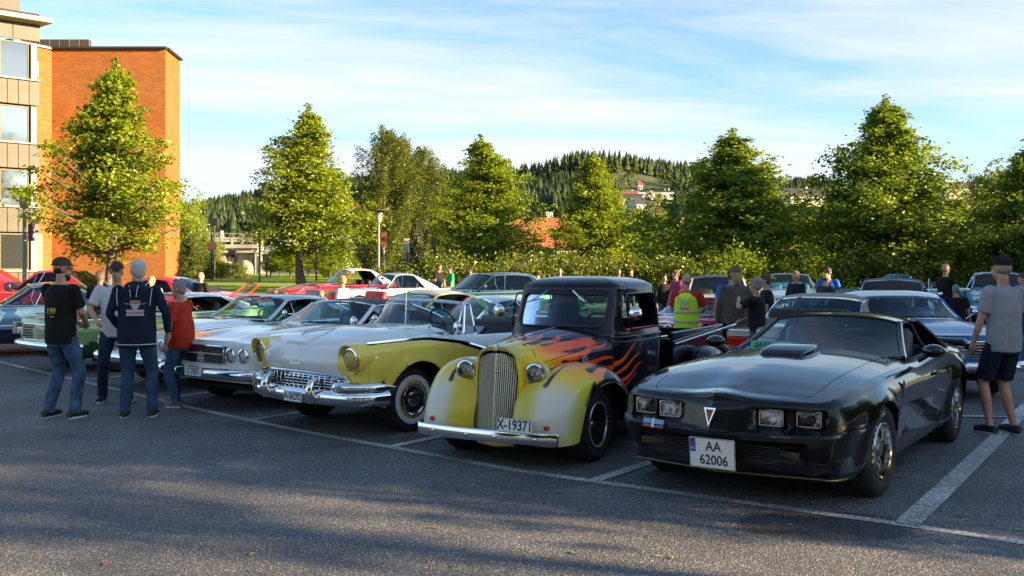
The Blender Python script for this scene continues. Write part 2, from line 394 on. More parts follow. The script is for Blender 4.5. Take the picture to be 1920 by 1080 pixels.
xs = np.concatenate([np.linspace(-2200, -260, 9), np.linspace(-220, 260, 49), np.linspace(320, 2400, 9)])
ys = np.concatenate([np.linspace(-900, -60, 6), np.linspace(-40, 120, 17), np.linspace(130, 1000, 70), np.linspace(1100, 3200, 6)])
def ridge(az):
    """height of the wooded skyline (photo pixel row) by photo column"""
    return np.interp(az, [-2500, -300, 200, 340, 400, 470, 560, 660, 760, 840, 930, 1000, 1050, 1090, 1180, 1270, 1340, 1420, 1520, 1600, 1700, 1800, 1900, 2100, 3500],
                         [440, 420, 425, 414, 402, 392, 377, 362, 360, 352, 362, 357, 345, 334, 331, 340, 352, 366, 362, 380, 390, 382, 372, 376, 430])
def hill_z(X, Y):
    base = gz(X, np.minimum(Y, 110)); az = 960+1800*X/np.maximum(Y, 60)
    H = (505-ridge(az))/1800.*620
    t_ = np.clip((Y-170)/450., 0, 1); t_ = t_*t_*(3-2*t_)
    lump = 3.5*np.sin(X*.021+1.3)*np.sin(Y*.017)+2.0*np.sin(X*.051+Y*.04)
    z = base+(H-base)*t_**.85+lump*np.clip((Y-170)/80., 0, 1)*np.clip((700-Y)/200., 0, 1)
    dip = -3.0*np.exp(-((Y-140)/26.)**2)
    return np.where(Y < 112, gz(X, Y), z+dip*np.clip((Y-112)/12., 0, 1))
Xg, Yg = np.meshgrid(xs, ys, indexing='ij'); Zg = hill_z(Xg, Yg)-.06
Pg = np.stack([Xg, Yg, Zg], -1); idx = np.arange(len(xs)*len(ys)).reshape(len(xs), len(ys))
F = np.stack([idx[:-1, :-1], idx[1:, :-1], idx[1:, 1:], idx[:-1, 1:]], -1).reshape(-1, 4)
terrain = link('ground', mesh_data('ground', Pg.reshape(-1, 3), F, earth, None, 180)); terrain['kind'] = 'structure'
lot = sheet('parking_lot', -60, 62, -60, 33.5, 3, 200, .0, asph)
lawn = sheet('lawn', -62, 20, 34.6, 111, 24, 40, .02, grass)
# verge under the hedge and kerb along the lot
verge = sheet('verge', -62, 62, 33.6, 60, 24, 6, .005, earth)
kb = MB()
for i in range(60): kb.box((-60+2*i+1, 33.6, float(gz(0, 33.6))+.04), (1.985, .14, .2), bev=.012)
kerb = kb.build('kerb', noise_col(P('kerb_stone', (.3, .3, .29), .85), (.22, .22, .21), (.36, .35, .33), 6)); kerb['kind'] = 'structure'
kb = MB(); pp = [px_ for px_ in ((-20.5, 84), (-23, 78), (-27, 73), (-33, 69), (-42, 66))]
P2 = []
for x, y in pp: P2.append([(x, y, float(gz(x, y))+.05), (x, y+2.2, float(gz(x, y+2.2))+.05)])
kb.grid(np.array(P2)); pth = kb.build('park_path', pathm, smooth=0); pth['kind'] = 'structure'

# painted lines, worn
linem = P('line_paint', (.55, .54, .5), .6); t = linem.node_tree
tcn = N(t, 'ShaderNodeTexCoord'); n1 = N(t, 'ShaderNodeTexNoise'); n1.inputs['Scale'].default_value = 38; n1.inputs['Detail'].default_value = 6; n1.inputs['Roughness'].default_value = .75; t.links.new(tcn.outputs['Object'], n1.inputs[0])
n2 = N(t, 'ShaderNodeTexNoise'); n2.inputs['Scale'].default_value = 1.6; n2.inputs['Detail'].default_value = 3; t.links.new(tcn.outputs['Object'], n2.inputs[0])
am = N(t, 'ShaderNodeMath', operation='MULTIPLY_ADD'); am.inputs[1].default_value = .35; t.links.new(n2.outputs[0], am.inputs[0]); t.links.new(n1.outputs[0], am.inputs[2])
rr_ = N(t, 'ShaderNodeValToRGB'); rr_.color_ramp.elements[0].position = .57; rr_.color_ramp.elements[0].color = (.62, .62, .60, 1); rr_.color_ramp.elements[1].position = .76; rr_.color_ramp.elements[1].color = (.14, .14, .14, 1)
t.links.new(am.outputs[0], rr_.inputs[0]); t.links.new(rr_.outputs[0], bs(linem).inputs['Base Color'])
def line_strip(name, pts, wd, z=.004):
    pts = np.array(pts); T = np.zeros_like(pts); T[1:-1] = pts[2:]-pts[:-2]; T[0] = pts[1]-pts[0]; T[-1] = pts[-1]-pts[-2]
    T /= np.linalg.norm(T, axis=1)[:, None]; Nn = np.stack([-T[:, 1], T[:, 0]], 1)
    A = pts+Nn*wd/2; B = pts-Nn*wd/2
    G = np.stack([np.c_[A, gz(A[:, 0], A[:, 1])+z], np.c_[B, gz(B[:, 0], B[:, 1])+z]], 1)
    o = MB().grid(G).build(name, linem, smooth=0); o['kind'] = 'structure'; return o
frontline = [px(*p) for p in ((-260, 627), (-120, 653), (0, 679), (140, 712), (250, 738), (360, 765), (480, 791), (600, 815), (735, 839), (850, 861), (960, 881), (1115, 903), (1300, 929), (1500, 957), (1700, 985), (1920, 1018), (2150, 1052))]
line_strip('front_line_marking', frontline, .10)
line_strip('stall_line_marking', [px(1112, 903), px(1225, 866), px(1330, 833), px(1420, 800), px(1480, 777)], .11, .008)
line_strip('stall_line_marking', [px(731, 839), px(816, 821), px(900, 803), px(985, 783)], .11, .008)
line_strip('stall_line_marking', [px(473, 788), px(546, 776), px(640, 757)], .11, .008)
line_strip('stall_line_marking', [px(1700, 984), px(1760, 928), px(1865, 827), px(1935, 752)], .16, .008)
line_strip('stall_line_marking', [px(1560, 777), px(1700, 780), px(1835, 782), px(2000, 785)], .10, .012)
line_strip('stall_line_marking', [px(145, 713), px(210, 708), px(262, 700)], .10, .008)
line_strip('stall_line_marking', [px(300, 748), px(340, 743), px(400, 735)], .10, .008)
line_strip('stall_line_marking', [px(-60, 667), px(0, 664), px(100, 660)], .10, .008)

rl = np.random.RandomState(77); lv = MB()
for i in range(90):
    u_, v_ = rl.uniform(0, 1920), 600+rl.uniform(0, 1)**.6*470; x, y = px(u_, v_); a = rl.uniform(0, 6.28); s_ = rl.uniform(.018, .04); c_, n_ = math.cos(a)*s_, math.sin(a)*s_
    lv.add([(x-c_, y-n_, .006), (x-n_*.5, y+c_*.5, .014), (x+c_, y+n_, .008), (x+n_*.5, y-c_*.5, .012)], [(0, 1, 2, 3)])
lo_ = lv.build('fallen_leaves', [noise_col(P('dry_leaf', (.2, .14, .05), .8), (.12, .07, .03), (.30, .24, .08), 2)], smooth=0); tag(lo_, 'small dry leaves scattered over the asphalt', 'leaves', kind='stuff')
# ------------------------------------------------------------ foliage
def leafmat(name, c1, c2, c3, trans=.38, scale=1.3):
    m = bpy.data.materials.new(name); m.use_nodes = True; t = m.node_tree; t.nodes.clear()
    tcn = N(t, 'ShaderNodeTexCoord'); n = N(t, 'ShaderNodeTexNoise'); n.inputs['Scale'].default_value = scale; n.inputs['Detail'].default_value = 5; t.links.new(tcn.outputs['Object'], n.inputs[0])
    v = N(t, 'ShaderNodeTexWhiteNoise'); v.noise_dimensions = '1D'; at = N(t, 'ShaderNodeAttribute', attribute_name='tint'); mx_ = N(t, 'ShaderNodeMath', operation='MULTIPLY_ADD'); mx_.inputs[1].default_value = .55
    t.links.new(at.outputs['Fac'], mx_.inputs[0]); hf = N(t, 'ShaderNodeMath', operation='MULTIPLY_ADD'); hf.inputs[1].default_value = .9; hf.inputs[2].default_value = -.22; t.links.new(n.outputs[0], hf.inputs[0]); t.links.new(hf.outputs[0], mx_.inputs[2])
    r = N(t, 'ShaderNodeValToRGB'); e = r.color_ramp.elements; e[0].position = .1; e[0].color = (*c1, 1); e[1].position = .85; e[1].color = (*c3, 1); q = e.new(.5); q.color = (*c2, 1)
    t.links.new(mx_.outputs[0], r.inputs[0])
    d = N(t, 'ShaderNodeBsdfDiffuse'); tl = N(t, 'ShaderNodeBsdfTranslucent'); g = N(t, 'ShaderNodeBsdfGlossy'); g.inputs['Roughness'].default_value = .42
    br = N(t, 'ShaderNodeMixRGB', blend_type='MULTIPLY'); br.inputs[0].default_value = 1; br.inputs[2].default_value = (1.5, 1.35, .6, 1); t.links.new(r.outputs[0], br.inputs[1])
    t.links.new(r.outputs[0], d.inputs[0]); t.links.new(br.outputs[0], tl.inputs[0]); g.inputs[0].default_value = (.5, .5, .4, 1)
    a = N(t, 'ShaderNodeMixShader'); a.inputs[0].default_value = trans; b = N(t, 'ShaderNodeMixShader'); b.inputs[0].default_value = .07
    t.links.new(d.outputs[0], a.inputs[1]); t.links.new(tl.outputs[0], a.inputs[2]); t.links.new(a.outputs[0], b.inputs[1]); t.links.new(g.outputs[0], b.inputs[2])
    o = N(t, 'ShaderNodeOutputMaterial'); t.links.new(b.outputs[0], o.inputs[0]); return m
LM = leafmat('linden_leaves', (.07, .125, .006), (.18, .25, .008), (.27, .35, .014), .45)
LD = leafmat('linden_leaves_deep', (.06, .115, .008), (.14, .215, .012), (.24, .33, .018), .43)
LB = leafmat('birch_leaves', (.045, .075, .014), (.09, .125, .02), (.15, .19, .03), .35)
LS = leafmat('spruce_needles', (.020, .036, .014), (.036, .058, .02), (.065, .09, .028), .12, .1)
LH = leafmat('hedge_leaves', (.06, .09, .012), (.13, .17, .02), (.22, .26, .035), .3, 1.6)
bark = noise_col(P('bark', (.10, .08, .06), .9), (.055, .045, .035), (.16, .135, .105), 14, 6, bump=.8, bscale=30, dist=.02)

def leaf_quads(C, size, bias=None, rs=rng, fold=.35):
    """one small bent leaf (two triangles' worth, a kite) at each centre"""
    n = len(C); nrm = rs.normal(size=(n, 3)); nrm[:, 2] = np.abs(nrm[:, 2])+.25
    if bias is not None: nrm += bias*.8
    nrm /= np.linalg.norm(nrm, axis=1)[:, None]
    a = rs.normal(size=(n, 3)); a -= nrm*(a*nrm).sum(1)[:, None]; a /= np.linalg.norm(a, axis=1)[:, None]; b = np.cross(nrm, a)
    s = size*rs.uniform(.65, 1.3, (n, 1)); wd = .72
    V = np.stack([C-a*s*.5, C+b*s*wd*.5-nrm*s*fold*.3, C+a*s*.55, C-b*s*wd*.5-nrm*s*fold*.3], 1).reshape(-1, 3)
    F = np.arange(4*n).reshape(n, 4); return V, F
def leaf_mesh(name, C, size, mat, bias=None, rs=rng):
    V, F = leaf_quads(C, size, bias, rs); me = mesh_data(name, V, F, mat)
    at = me.attributes.new('tint', 'FLOAT', 'FACE'); at.data.foreach_set('value', rs.uniform(0, 1, len(F)).astype(np.float32)); return me

def make_tree(seed, H, Rm, z0, nb=90, leaf=.13, per=34, shape='cone', cr=.36, top=1.0):
    """branches that rise from a leader, leaf clumps along their outer part; returns crown centres, wood MB"""
    rs = np.random.RandomState(seed); wood = MB()
    lean = rs.normal(size=2)*.02*H
    tz = np.linspace(0, H*.96, 12); tp = np.c_[lean[0]*(tz/H)**2+.03*Rm*np.sin(tz*1.3+seed), lean[1]*(tz/H)**2+.03*Rm*np.cos(tz*1.1+seed), tz]
    tr = .022*H*(1-tz/H*.93)*.75+.01; tr[0] *= 1.35
    wood.tube(tp, tr, 8)
    C = []; Bi = []
    for k in range(nb):
        f = (k+.5)/nb; h0 = z0*.9+(H*.95-z0*.9)*f**.92
        a = k*2.39996+rs.normal()*.35
        if shape == 'cone': env = Rm*((1-f)**.80*1.02+.05)*min(1, .70+f*1.8)
        elif shape == 'oval': env = Rm*math.sqrt(max(0, 1-(2*f-.85)**2/1.35))+.1
        else: env = Rm*(math.sin(math.pi*min(1, f*.9+.12))**.7+.05)
        env *= rs.uniform(.62, 1.28)*(1+.20*math.sin(3*a+seed+f*4)+.14*math.sin(2*a+f*11+seed))
        sl = (.30+.95*f)*rs.uniform(.65, 1.35)
        if shape == 'cone':
            jit = env/(Rm*((1-f)**.80*1.02+.05)+1e-6); e_ = env
            for _ in range(8): e_ = .5*e_+.5*Rm*1.12*max(0, 1-(h0+sl*e_-z0*.5)/(H*1.0-z0*.5))**.97*jit
            env = e_+.04
        rise = sl*env+.05
        base = np.array([np.interp(h0, tz, tp[:, 0]), np.interp(h0, tz, tp[:, 1]), h0])
        d = np.array([math.cos(a), math.sin(a), 0])
        ts = np.linspace(0, 1, 6); br = base+np.outer(ts, d*env)+np.outer(ts**1.35*rise, [0, 0, 1])+rs.normal(size=(6, 3))*.03*env*ts[:, None]
        wood.tube(br, (.012*H*(1-f)+.012)*(1-ts*.85)*.55+.004, 5, cap=False)
        n_c = max(2, int(2+env*2.3))
        for q in range(n_c):
            tt = .30+.75*(q+rs.uniform(0, 1))/n_c
            p = base+d*env*tt+np.array([0, 0, rise*tt**1.35])+rs.normal(size=3)*.16*env*(1 if tt < .9 else .4)
            m = int(per*rs.uniform(.6, 1.4)); s = cr*rs.uniform(.6, 1.25)*(1.1-.25*tt)*(1.12-.48*f if shape == 'cone' else 1)
            pts = rs.normal(size=(m, 3))*s*.55*np.array([1, 1, .62])+p; C.append(pts); Bi.append(np.repeat(d[None], m, 0))
    if shape == 'cone':       # side leaders that poke out of the crown
        for q in range(4):
            a = rs.uniform(0, 6.28); r_ = Rm*rs.uniform(.22, .48); zt_ = H*rs.uniform(.62, .86)*(1-.25*r_/Rm); z_a = H*.42
            wood.tube([(0, 0, z_a*.7), (r_*.8*math.cos(a), r_*.8*math.sin(a), z_a*1.05), (r_*math.cos(a), r_*math.sin(a), zt_)], [.05, .03, .01], 5, cap=False)
            for w_ in range(9):
                g_ = w_/8; C.append(rs.normal(size=(int(per*.8), 3))*cr*(.62-.42*g_)*.62*np.array([1, 1, 1.2])+np.array([r_*math.cos(a), r_*math.sin(a), z_a+(zt_-z_a)*g_])); Bi.append(np.repeat(np.array([[math.cos(a), math.sin(a), 0]]), int(per*.8), 0))
    # leader tip
    for q in range(7):
        p = tp[-1]+np.array([0, 0, (q-4)*H*.022+H*.02]); C.append(rs.normal(size=(per//2, 3))*cr*.32*(1-.09*q)+p); Bi.append(np.zeros((per//2, 3)))
    C = np.vstack(C); Bi = np.vstack(Bi); return C, Bi, wood, rs
def tree_templates(kind, seeds, **k):
    out = []
    mat = k.pop('mat', LM)
    for s in seeds:
        C, Bi, wood, rs = make_tree(s, **k); me = leaf_mesh(kind+'_crown', C, k.get('leaf', .13), mat, Bi, rs)
        out.append((me, wood.data(kind+'_trunk', [bark], 60)))
    return out
def place_tree(name, T, x, y, label, group=None, rz=0, sc=(1, 1, 1), z=None, cat='tree'):
    e = empty(name, (x, y, float(gz(x, y)) if z is None else z), rz, label, cat, group); e.scale = sc
    c = link('crown', T[0], e); c2 = link('trunk', T[1], e); return e
linden = tree_templates('linden', (3, 8, 14), H=10, Rm=3.0, z0=2.0, nb=150, leaf=.135, per=50, cr=.46)
linden_deep = tree_templates('linden', (21, 34), H=10, Rm=3.6, z0=1.2, nb=170, leaf=.135, per=50, cr=.48, mat=LD)
lindA = tree_templates('linden', (5,), H=7, Rm=2.05, z0=2.0, nb=130, leaf=.088, per=62, cr=.30)
G = 'lindens planted around the parking lot'
def tsc(h, wd, H=10., Rm=3.0): k = 1.55 if Rm < 3.3 else 1.8; return (wd/2/Rm*k, wd/2/Rm*k, h/H)
def top_h(v, Y): return CAMH+(505-v)/1800*Y
place_tree('linden_tree', lindA[0], (208-960)/1800*27, 27, 'light green linden standing in front of the orange brick wall', G, 1.0, (1.28, 1.28, 1.03))
def row(u, v, Y, wpx, T, label, rz, Rm=3.0):
    h = top_h(v, Y)-float(gz(0, Y)); place_tree('linden_tree', T, (u-960)/1800*Y, Y, label, G, rz, tsc(h, wpx/1800*Y*.93, 10, Rm))
row(564, 203, 56, 200, linden[0], 'broad linden with dark trunk alone on the lawn before the viaduct', .5)
row(915, 262, 47, 198, linden[1], 'yellow-green linden just right of the tall drooping birches', 2.2)
row(1118, 294, 50, 158, linden[2], 'slim pointed bright linden in front of the wooded hilltop', 4.0)
row(1375, 250, 42, 262, linden_deep[0], 'full green linden behind the people at the red car', .9, 3.6)
row(1668, 192, 38, 262, linden_deep[1], 'tallest deep green linden, above the black car with antenna', 3.4, 3.6)
row(1945, 248, 36, 210, linden_deep[0], 'dark linden cut by the right edge of the view', 5.0, 3.6)
# tip of another linden at the left edge
place_tree('linden_tree', lindA[0], -15.75, 24.6, 'linden at the left edge showing only a few leafy twigs', G, 2.6, (1.15, 1.15, .98))

# birches: drooping strands
def make_birch(seed, H, Rm, leaf=.15):
    rs = np.random.RandomState(seed); wood = MB(); C = []
    tz = np.linspace(0, H*.97, 10); tp = np.c_[.25*np.sin(tz*.35+seed), .2*np.cos(tz*.4+seed), tz]; wood.tube(tp, .018*H*(1-tz/H*.93)+.01, 8)
    for k in range(120):
        f = (k+.5)/120; h0 = H*(.12+.86*f); a = k*2.4+rs.normal()*.3; env = Rm*(math.sin(math.pi*(f*.85+.12))**.8*.9+.08)*rs.uniform(.6, 1.2)
        b0 = np.array([np.interp(h0, tz, tp[:, 0]), np.interp(h0, tz, tp[:, 1]), h0]); d = np.array([math.cos(a), math.sin(a), 0])
        rise = env*.9; ts = np.linspace(0, 1, 5); br = b0+np.outer(ts, d*env)+np.outer(ts*rise, [0, 0, 1]); wood.tube(br, .03*(1-ts*.85)+.004, 4, cap=False)
        for q in range(int(4+env*3)):
            tt = rs.uniform(.35, 1.0); p = b0+d*env*tt+np.array([0, 0, rise*tt]); L = rs.uniform(.5, 1.9)
            m = int(22*L); zz_ = rs.uniform(0, 1, m)**1.2; C.append(np.c_[p[0]+rs.normal(size=m)*.11*(1+zz_), p[1]+rs.normal(size=m)*.11*(1+zz_), p[2]-zz_*L+rs.normal(size=m)*.06])
    C = np.vstack(C); return leaf_mesh('birch_crown', C, leaf, LB, None, rs), wood.data('birch_trunk', [bark], 60)
bt = [make_birch(41, 14, 2.6), make_birch(42, 13, 2.4)]
Yb = 66
for u, v, wp, T, rz, lab in ((722, 240, 105, 0, 0, 'tallest drooping birch, left of the birch clump behind the lamp post'), (752, 262, 90, 1, 2, 'middle drooping birch of the clump behind the silver coupe'), (795, 276, 100, 0, 4, 'right drooping birch of the clump beside the yellow-green linden'), (690, 330, 60, 1, 1, 'lower birch on the left flank of the birch clump')):
    Y = Yb+rz; h = top_h(v, Y)-float(gz(0, Y)); place_tree('birch_tree', bt[T], (u-960)/1800*Y, Y, lab, 'birches behind the lawn', rz, (wp/1800*Y/4.6, wp/1800*Y/4.6, h/(14 if T == 0 else 13)))

# bushes, hedge: clumps of leaves
def bush_mesh(seed, rx, ry, rz_, n, leaf=.10, mat=LH, spiky=0):
    rs = np.random.RandomState(seed); nc = 46; C = []
    for k in range(nc):
        a = rs.uniform(0, 2*math.pi); ph = math.acos(rs.uniform(0, 1)); rr = rs.uniform(.72, 1.05)
        c = np.array([rx*rr*math.sin(ph)*math.cos(a), ry*rr*math.sin(ph)*math.sin(a), rz_*rr*math.cos(ph)**.8])
        m = int(n/nc*rs.uniform(.6, 1.4)); C.append(c+rs.normal(size=(m, 3))*np.array([rx, ry, rz_*(.75+spiky)])*.13)
    C = np.vstack(C); C[:, 2] = np.abs(C[:, 2]); return leaf_mesh('bush_leaves', C, leaf, mat, None, rs)
bushes = [bush_mesh(60+i, 1.7, 1.25, 1.75, 4200, .115, LH, i*.25) for i in range(3)]
bushes_d = [bush_mesh(70, 1.7, 1.25, 1.75, 4200, .115, LD), bush_mesh(71, 1.6, 1.2, 1.9, 4200, .115, LD, .4)]
stemw = MB()
for i in range(7): a = i*.9; stemw.tube([(.1*math.cos(a), .1*math.sin(a), 0), (.5*math.cos(a), .45*math.sin(a), .6), (.9*math.cos(a), .75*math.sin(a), 1.3)], [.03, .02, .01], 5)
stemd = stemw.data('bush_stems', [bark], 60)
rb = random.Random(5)
def bush(u, Y, h, me, lab, wd=1.0, group='shrubs along the back of the parking lot'):
    e = empty('shrub', ((u-960)/1800*Y, Y, float(gz(0, Y))), rb.uniform(0, 6), lab, 'shrub', group); e.scale = (wd, wd, h/1.9)
    link('foliage', me, e); link('stems', stemd, e)
bl = [(748, 44, 1.75, 'rounded grey-green shrub left of the silver coupe roof'), (800, 43, 1.9, 'rounded grey-green shrub behind the silver coupe'), (868, 36.5, 2.1, 'shrub behind the three people by the dark green sedan'),
      (925, 36, 2.0, 'shrub behind the roof of the dark green sedan'), (985, 37, 2.0, 'shrub behind the man in the black cap near the truck'), (1040, 36.5, 1.95, 'shrub behind the left half of the truck roof'),
      (1095, 37.5, 2.0, 'shrub behind the middle of the truck roof'), (1150, 36.5, 2.05, 'shrub behind the right half of the truck roof'), (1205, 37, 2.3, 'shrub right of the truck cab, beside the man in blazer'),
      (1262, 36, 2.3, 'shrub behind the man in pink shirt'), (1322, 37, 2.2, 'shrub behind the cream car with black top'), (1385, 36, 2.0, 'shrub behind the bearded man in cap'), (1450, 36.5, 2.0, 'shrub behind the dark-sweatered man'),
      (1515, 36, 2.1, 'shrub behind the pair in blue shirts'), (1580, 36.5, 2.3, 'shrub behind the turquoise convertible'), (1648, 35.6, 2.2, 'shrub above the windshield of the black car'), (1715, 36, 2.1, 'shrub between black car and man in striped jacket'),
      (1790, 36.2, 2.3, 'shrub behind the man in striped jacket'), (1860, 36, 2.2, 'shrub behind the man in grey t-shirt'), (1930, 36.5, 2.4, 'shrub at the right edge of the view')]
for i, (u, Y, h, lab) in enumerate(bl):
    bush(u, Y, h*rb.uniform(.76, .95), (bushes_d[i % 2] if u > 1360 and i % 3 else bushes[i % 3]), lab, 1.05)
# young conifer and willow
def cone_tree_mesh(seed, H, Rm, n, leaf, mat):
    rs = np.random.RandomState(seed); f = rs.uniform(0, 1, n)**1.5; a = rs.uniform(0, 2*math.pi, n); lay = np.floor(f*16)/16; r = Rm*(1-f)*(.55+.5*(1-(f-lay)*16))*rs.uniform(.65, 1.05, n)*(1+.2*np.sin(5*a+lay*30))
    return leaf_mesh('spruce_crown', np.c_[r*np.cos(a), r*np.sin(a), H*(.05+.95*f)-r*.15], leaf, mat, None, rs)
LY = leafmat('young_spruce_needles', (.055, .085, .035), (.09, .12, .05), (.13, .16, .07), .15)
LW = leafmat('willow_leaves', (.09, .13, .09), (.13, .17, .11), (.18, .21, .14), .3)
trk = MB().tube([(0, 0, 0), (.05, 0, 2), (0, .05, 5)], [.16, .12, .05], 8).data('small_trunk', [bark], 60)
def simple_tree(name, u, v, Y, wp, me, H0, R0, lab, cat='tree', group=None, rz=0):
    h = top_h(v, Y)-float(gz(0, Y)); e = empty(name, ((u-960)/1800*Y, Y, float(gz(0, Y))), rz, lab, cat, group); e.scale = (wp/1800*Y/2/R0,)*2+(h/H0,); link('crown', me, e); link('trunk', trk, e)
ys_ = cone_tree_mesh(5, 6, 1.6, 9000, .17, LY)
simple_tree('spruce_tree', 778, 408, 55, 84, ys_, 6, 1.6, 'young grey-green spruce between the two signboards')
ds_ = cone_tree_mesh(6, 6, 1.6, 11000, .2, LD)
simple_tree('spruce_tree', 1545, 385, 48, 150, ds_, 6, 1.6, 'dark spruce squeezed between the two largest lindens')
wl = bush_mesh(90, 1.6, 1.6, 5.6, 9000, .16, LW)
simple_tree('willow_tree', 1815, 432, 60, 110, wl, 6, 1.6, 'pale grey-green willow left of the right-hand linden')
bt2 = tree_templates('leafy', (55, 56), H=9, Rm=3.2, z0=.8, nb=110, leaf=.22, per=26, cr=.6, shape='oval', mat=LM)
bt3 = tree_templates('leafy', (57, 58), H=9, Rm=3.4, z0=.8, nb=110, leaf=.24, per=26, cr=.62, shape='oval', mat=LB)
def leafy(u, v, Y, wp, T, lab, rz=0, group='trees beyond the lawn', zb=None):
    zb = float(hill_z(np.array([(u-960)/1800*Y]), np.array([Y]))[0]) if zb is None else zb
    h = top_h(v, Y)-zb; place_tree('leafy_tree', T, (u-960)/1800*Y, Y, lab, group, rz, (wp/1800*Y/6.4,)*2+(h/9.,), zb-.1)
leafy(350, 390, 92, 72, bt2[0], 'bright green tree just right of the brick building corner', 1)
leafy(382, 452, 88, 46, bt2[1], 'small tree in front of the left end of the viaduct', 2)
leafy(348, 455, 80, 60, bt3[0], 'dark bushy tree at the foot of the brick building', 2.2)
leafy(403, 462, 84, 26, bt2[0], 'slim young tree beside the park signals', 3)
leafy(850, 375, 75, 90, bt3[1], 'darker tree between the birches and the yellow-green linden', 3)
leafy(1215, 400, 62, 80, bt3[0], 'olive tree between two lindens above the blazer man', 1.5)
leafy(1245, 452, 55, 60, bt2[1], 'thin light shrub-like tree left of the full linden', 4)
leafy(1030, 470, 66, 66, bt3[1], 'low dark tree under the slim linden', 4)
leafy(1790, 395, 140, 130, bt3[0], 'dark round tree far behind the gap at right', .3)
leafy(1850, 345, 210, 75, bt3[1], 'dark tree crown on the far ridge at right', 1.3)
leafy(1600, 400, 120, 160, bt3[1], 'dark tree mass behind the tallest linden', 2.3)
leafy(1460, 415, 120, 120, bt3[0], 'dark tree mass behind the full linden', 5.3)
# young lindens in rows on the lawn before the retaining wall
for i, (u, v) in enumerate(((545, 455), (525, 462), (578, 458), (618, 452), (508, 470), (606, 466))):
    Y = 86+(i % 3)*6; h = top_h(v, Y)-float(gz(0, Y)); place_tree('young_linden', linden[i % 3], (u-960)/1800*Y, Y, ('young linden right of the blue-grey wall, among the rows', 'young linden left in the row before the pale wall', 'young linden seen just right of the big trunk', 'rightmost young linden of the rows', 'leftmost young linden of the rows', 'young linden between the big trunk and the dark bushes')[i], 'young lindens in rows on the lawn', i, tsc(h, 1.9, 10))
bush(640, 88, 3.2, bushes_d[0], 'dark round bush on the lawn below the viaduct', 1.35, 'shrubs on the lawn')
bush(622, 92, 2.4, bushes_d[1], 'second dark bush on the lawn below the viaduct', 1.1, 'shrubs on the lawn')
for i, u in enumerate((350, 372, 396, 418)): bush(u, 84, 2.1-.2*i, bushes[i % 3], ('leafy bank shrub next to the building', 'leafy bank shrub under the bright green tree', 'leafy bank shrub behind the park signals', 'leafy bank shrub nearest the viaduct pier')[i], 1.3, 'shrubs on the bank by the viaduct')

# forest on the hills: one mass of spruces
rs = np.random.RandomState(12); n = 17000
az = rs.uniform(-60, 2150, n); Yf = 210+rs.uniform(0, 1, n)**.72*440; Xf = (az-960)/1800*Yf
Zf = hill_z(Xf, Yf); vv = 505-(Zf-CAMH)*1800/Yf
dens = np.sin(Xf*.03)*np.sin(Yf*.023+1)+.5*np.sin(Xf*.08+Yf*.05)
keep = (dens > -.75) & ~((abs(az-1215) < 52) & (Yf > 250) & (Yf < 450)) & ~((abs(az-455) < 95) & (Yf > 430) & (Yf < 500)) & ~((abs(az-660) < 26) & (Yf > 330) & (Yf < 420))
Xf, Yf, Zf = Xf[keep], Yf[keep], Zf[keep]; n = len(Xf)
Hh = rs.uniform(5, 10.5, n); Rr = Hh*rs.uniform(.17, .30, n); V = []; F = []
k6 = np.arange(7)*2*math.pi/7
base = np.stack([Xf, Yf, Zf], 1)
Vs = []; Fs = []; off = 0
for (zb_, zt_, rw) in ((.06, .55, 1.0), (.34, .80, .74), (.6, 1.0, .46)):
    ang = k6[None]+rs.uniform(0, 1, (n, 1)); rj = Rr[:, None]*rw*rs.uniform(.6, 1.25, (n, 7))
    ring = np.stack([base[:, 0:1]+rj*np.cos(ang), base[:, 1:2]+rj*np.sin(ang), (base[:, 2]+Hh*zb_)[:, None]+rs.uniform(-.5, .5, (n, 7))*.05*Hh[:, None]], -1)
    tip = np.stack([base[:, 0], base[:, 1], base[:, 2]+Hh*zt_], -1)[:, None]
    Vv = np.concatenate([ring, tip], 1); Vs.append(Vv.reshape(-1, 3)); b0 = off+np.arange(n)*8
    for q in range(7): Fs.append(np.stack([b0+q, b0+(q+1) % 7, b0+7], 1))
    off += n*8
me = mesh_data('hill_forest', np.vstack(Vs), np.vstack(Fs), LS); at = me.attributes.new('tint', 'FLOAT', 'POINT'); at.data.foreach_set('value', np.tile(np.repeat(rs.uniform(0, 1, n), 8), 3).astype(np.float32))
fo = link('spruce_forest', me); tag(fo, 'dark spruce forest covering the hills behind the town', 'forest', kind='stuff')
# broadleaf patches among the spruces
n = 2600; az = rs.uniform(-60, 2150, n); Yf = 200+rs.uniform(0, 1, n)**.8*330; Xf = (az-960)/1800*Yf; Zf = hill_z(Xf, Yf)
keep = ((np.sin(Xf*.025+2)*np.sin(Yf*.03)) > .0) & ~((abs(az-1215) < 40) & (Yf > 250) & (Yf < 410)); Xf, Yf, Zf = Xf[keep], Yf[keep], Zf[keep]; n = len(Xf)
C = []
for i in range(n):
    h = rs.uniform(3.5, 7); C.append(np.array([Xf[i], Yf[i], Zf[i]+h*.55])+rs.normal(size=(60, 3))*h*np.array([.26, .26, .3]))
LF = leafmat('far_broadleaf', (.03, .055, .012), (.055, .085, .018), (.09, .115, .025), .25, .02)
fo2 = link('broadleaf_woods', leaf_mesh('broadleaf_woods', np.vstack(C), .95, LF, None, rs)); tag(fo2, 'lighter broadleaf woods mixed into the hillside forest', 'woods', kind='stuff')

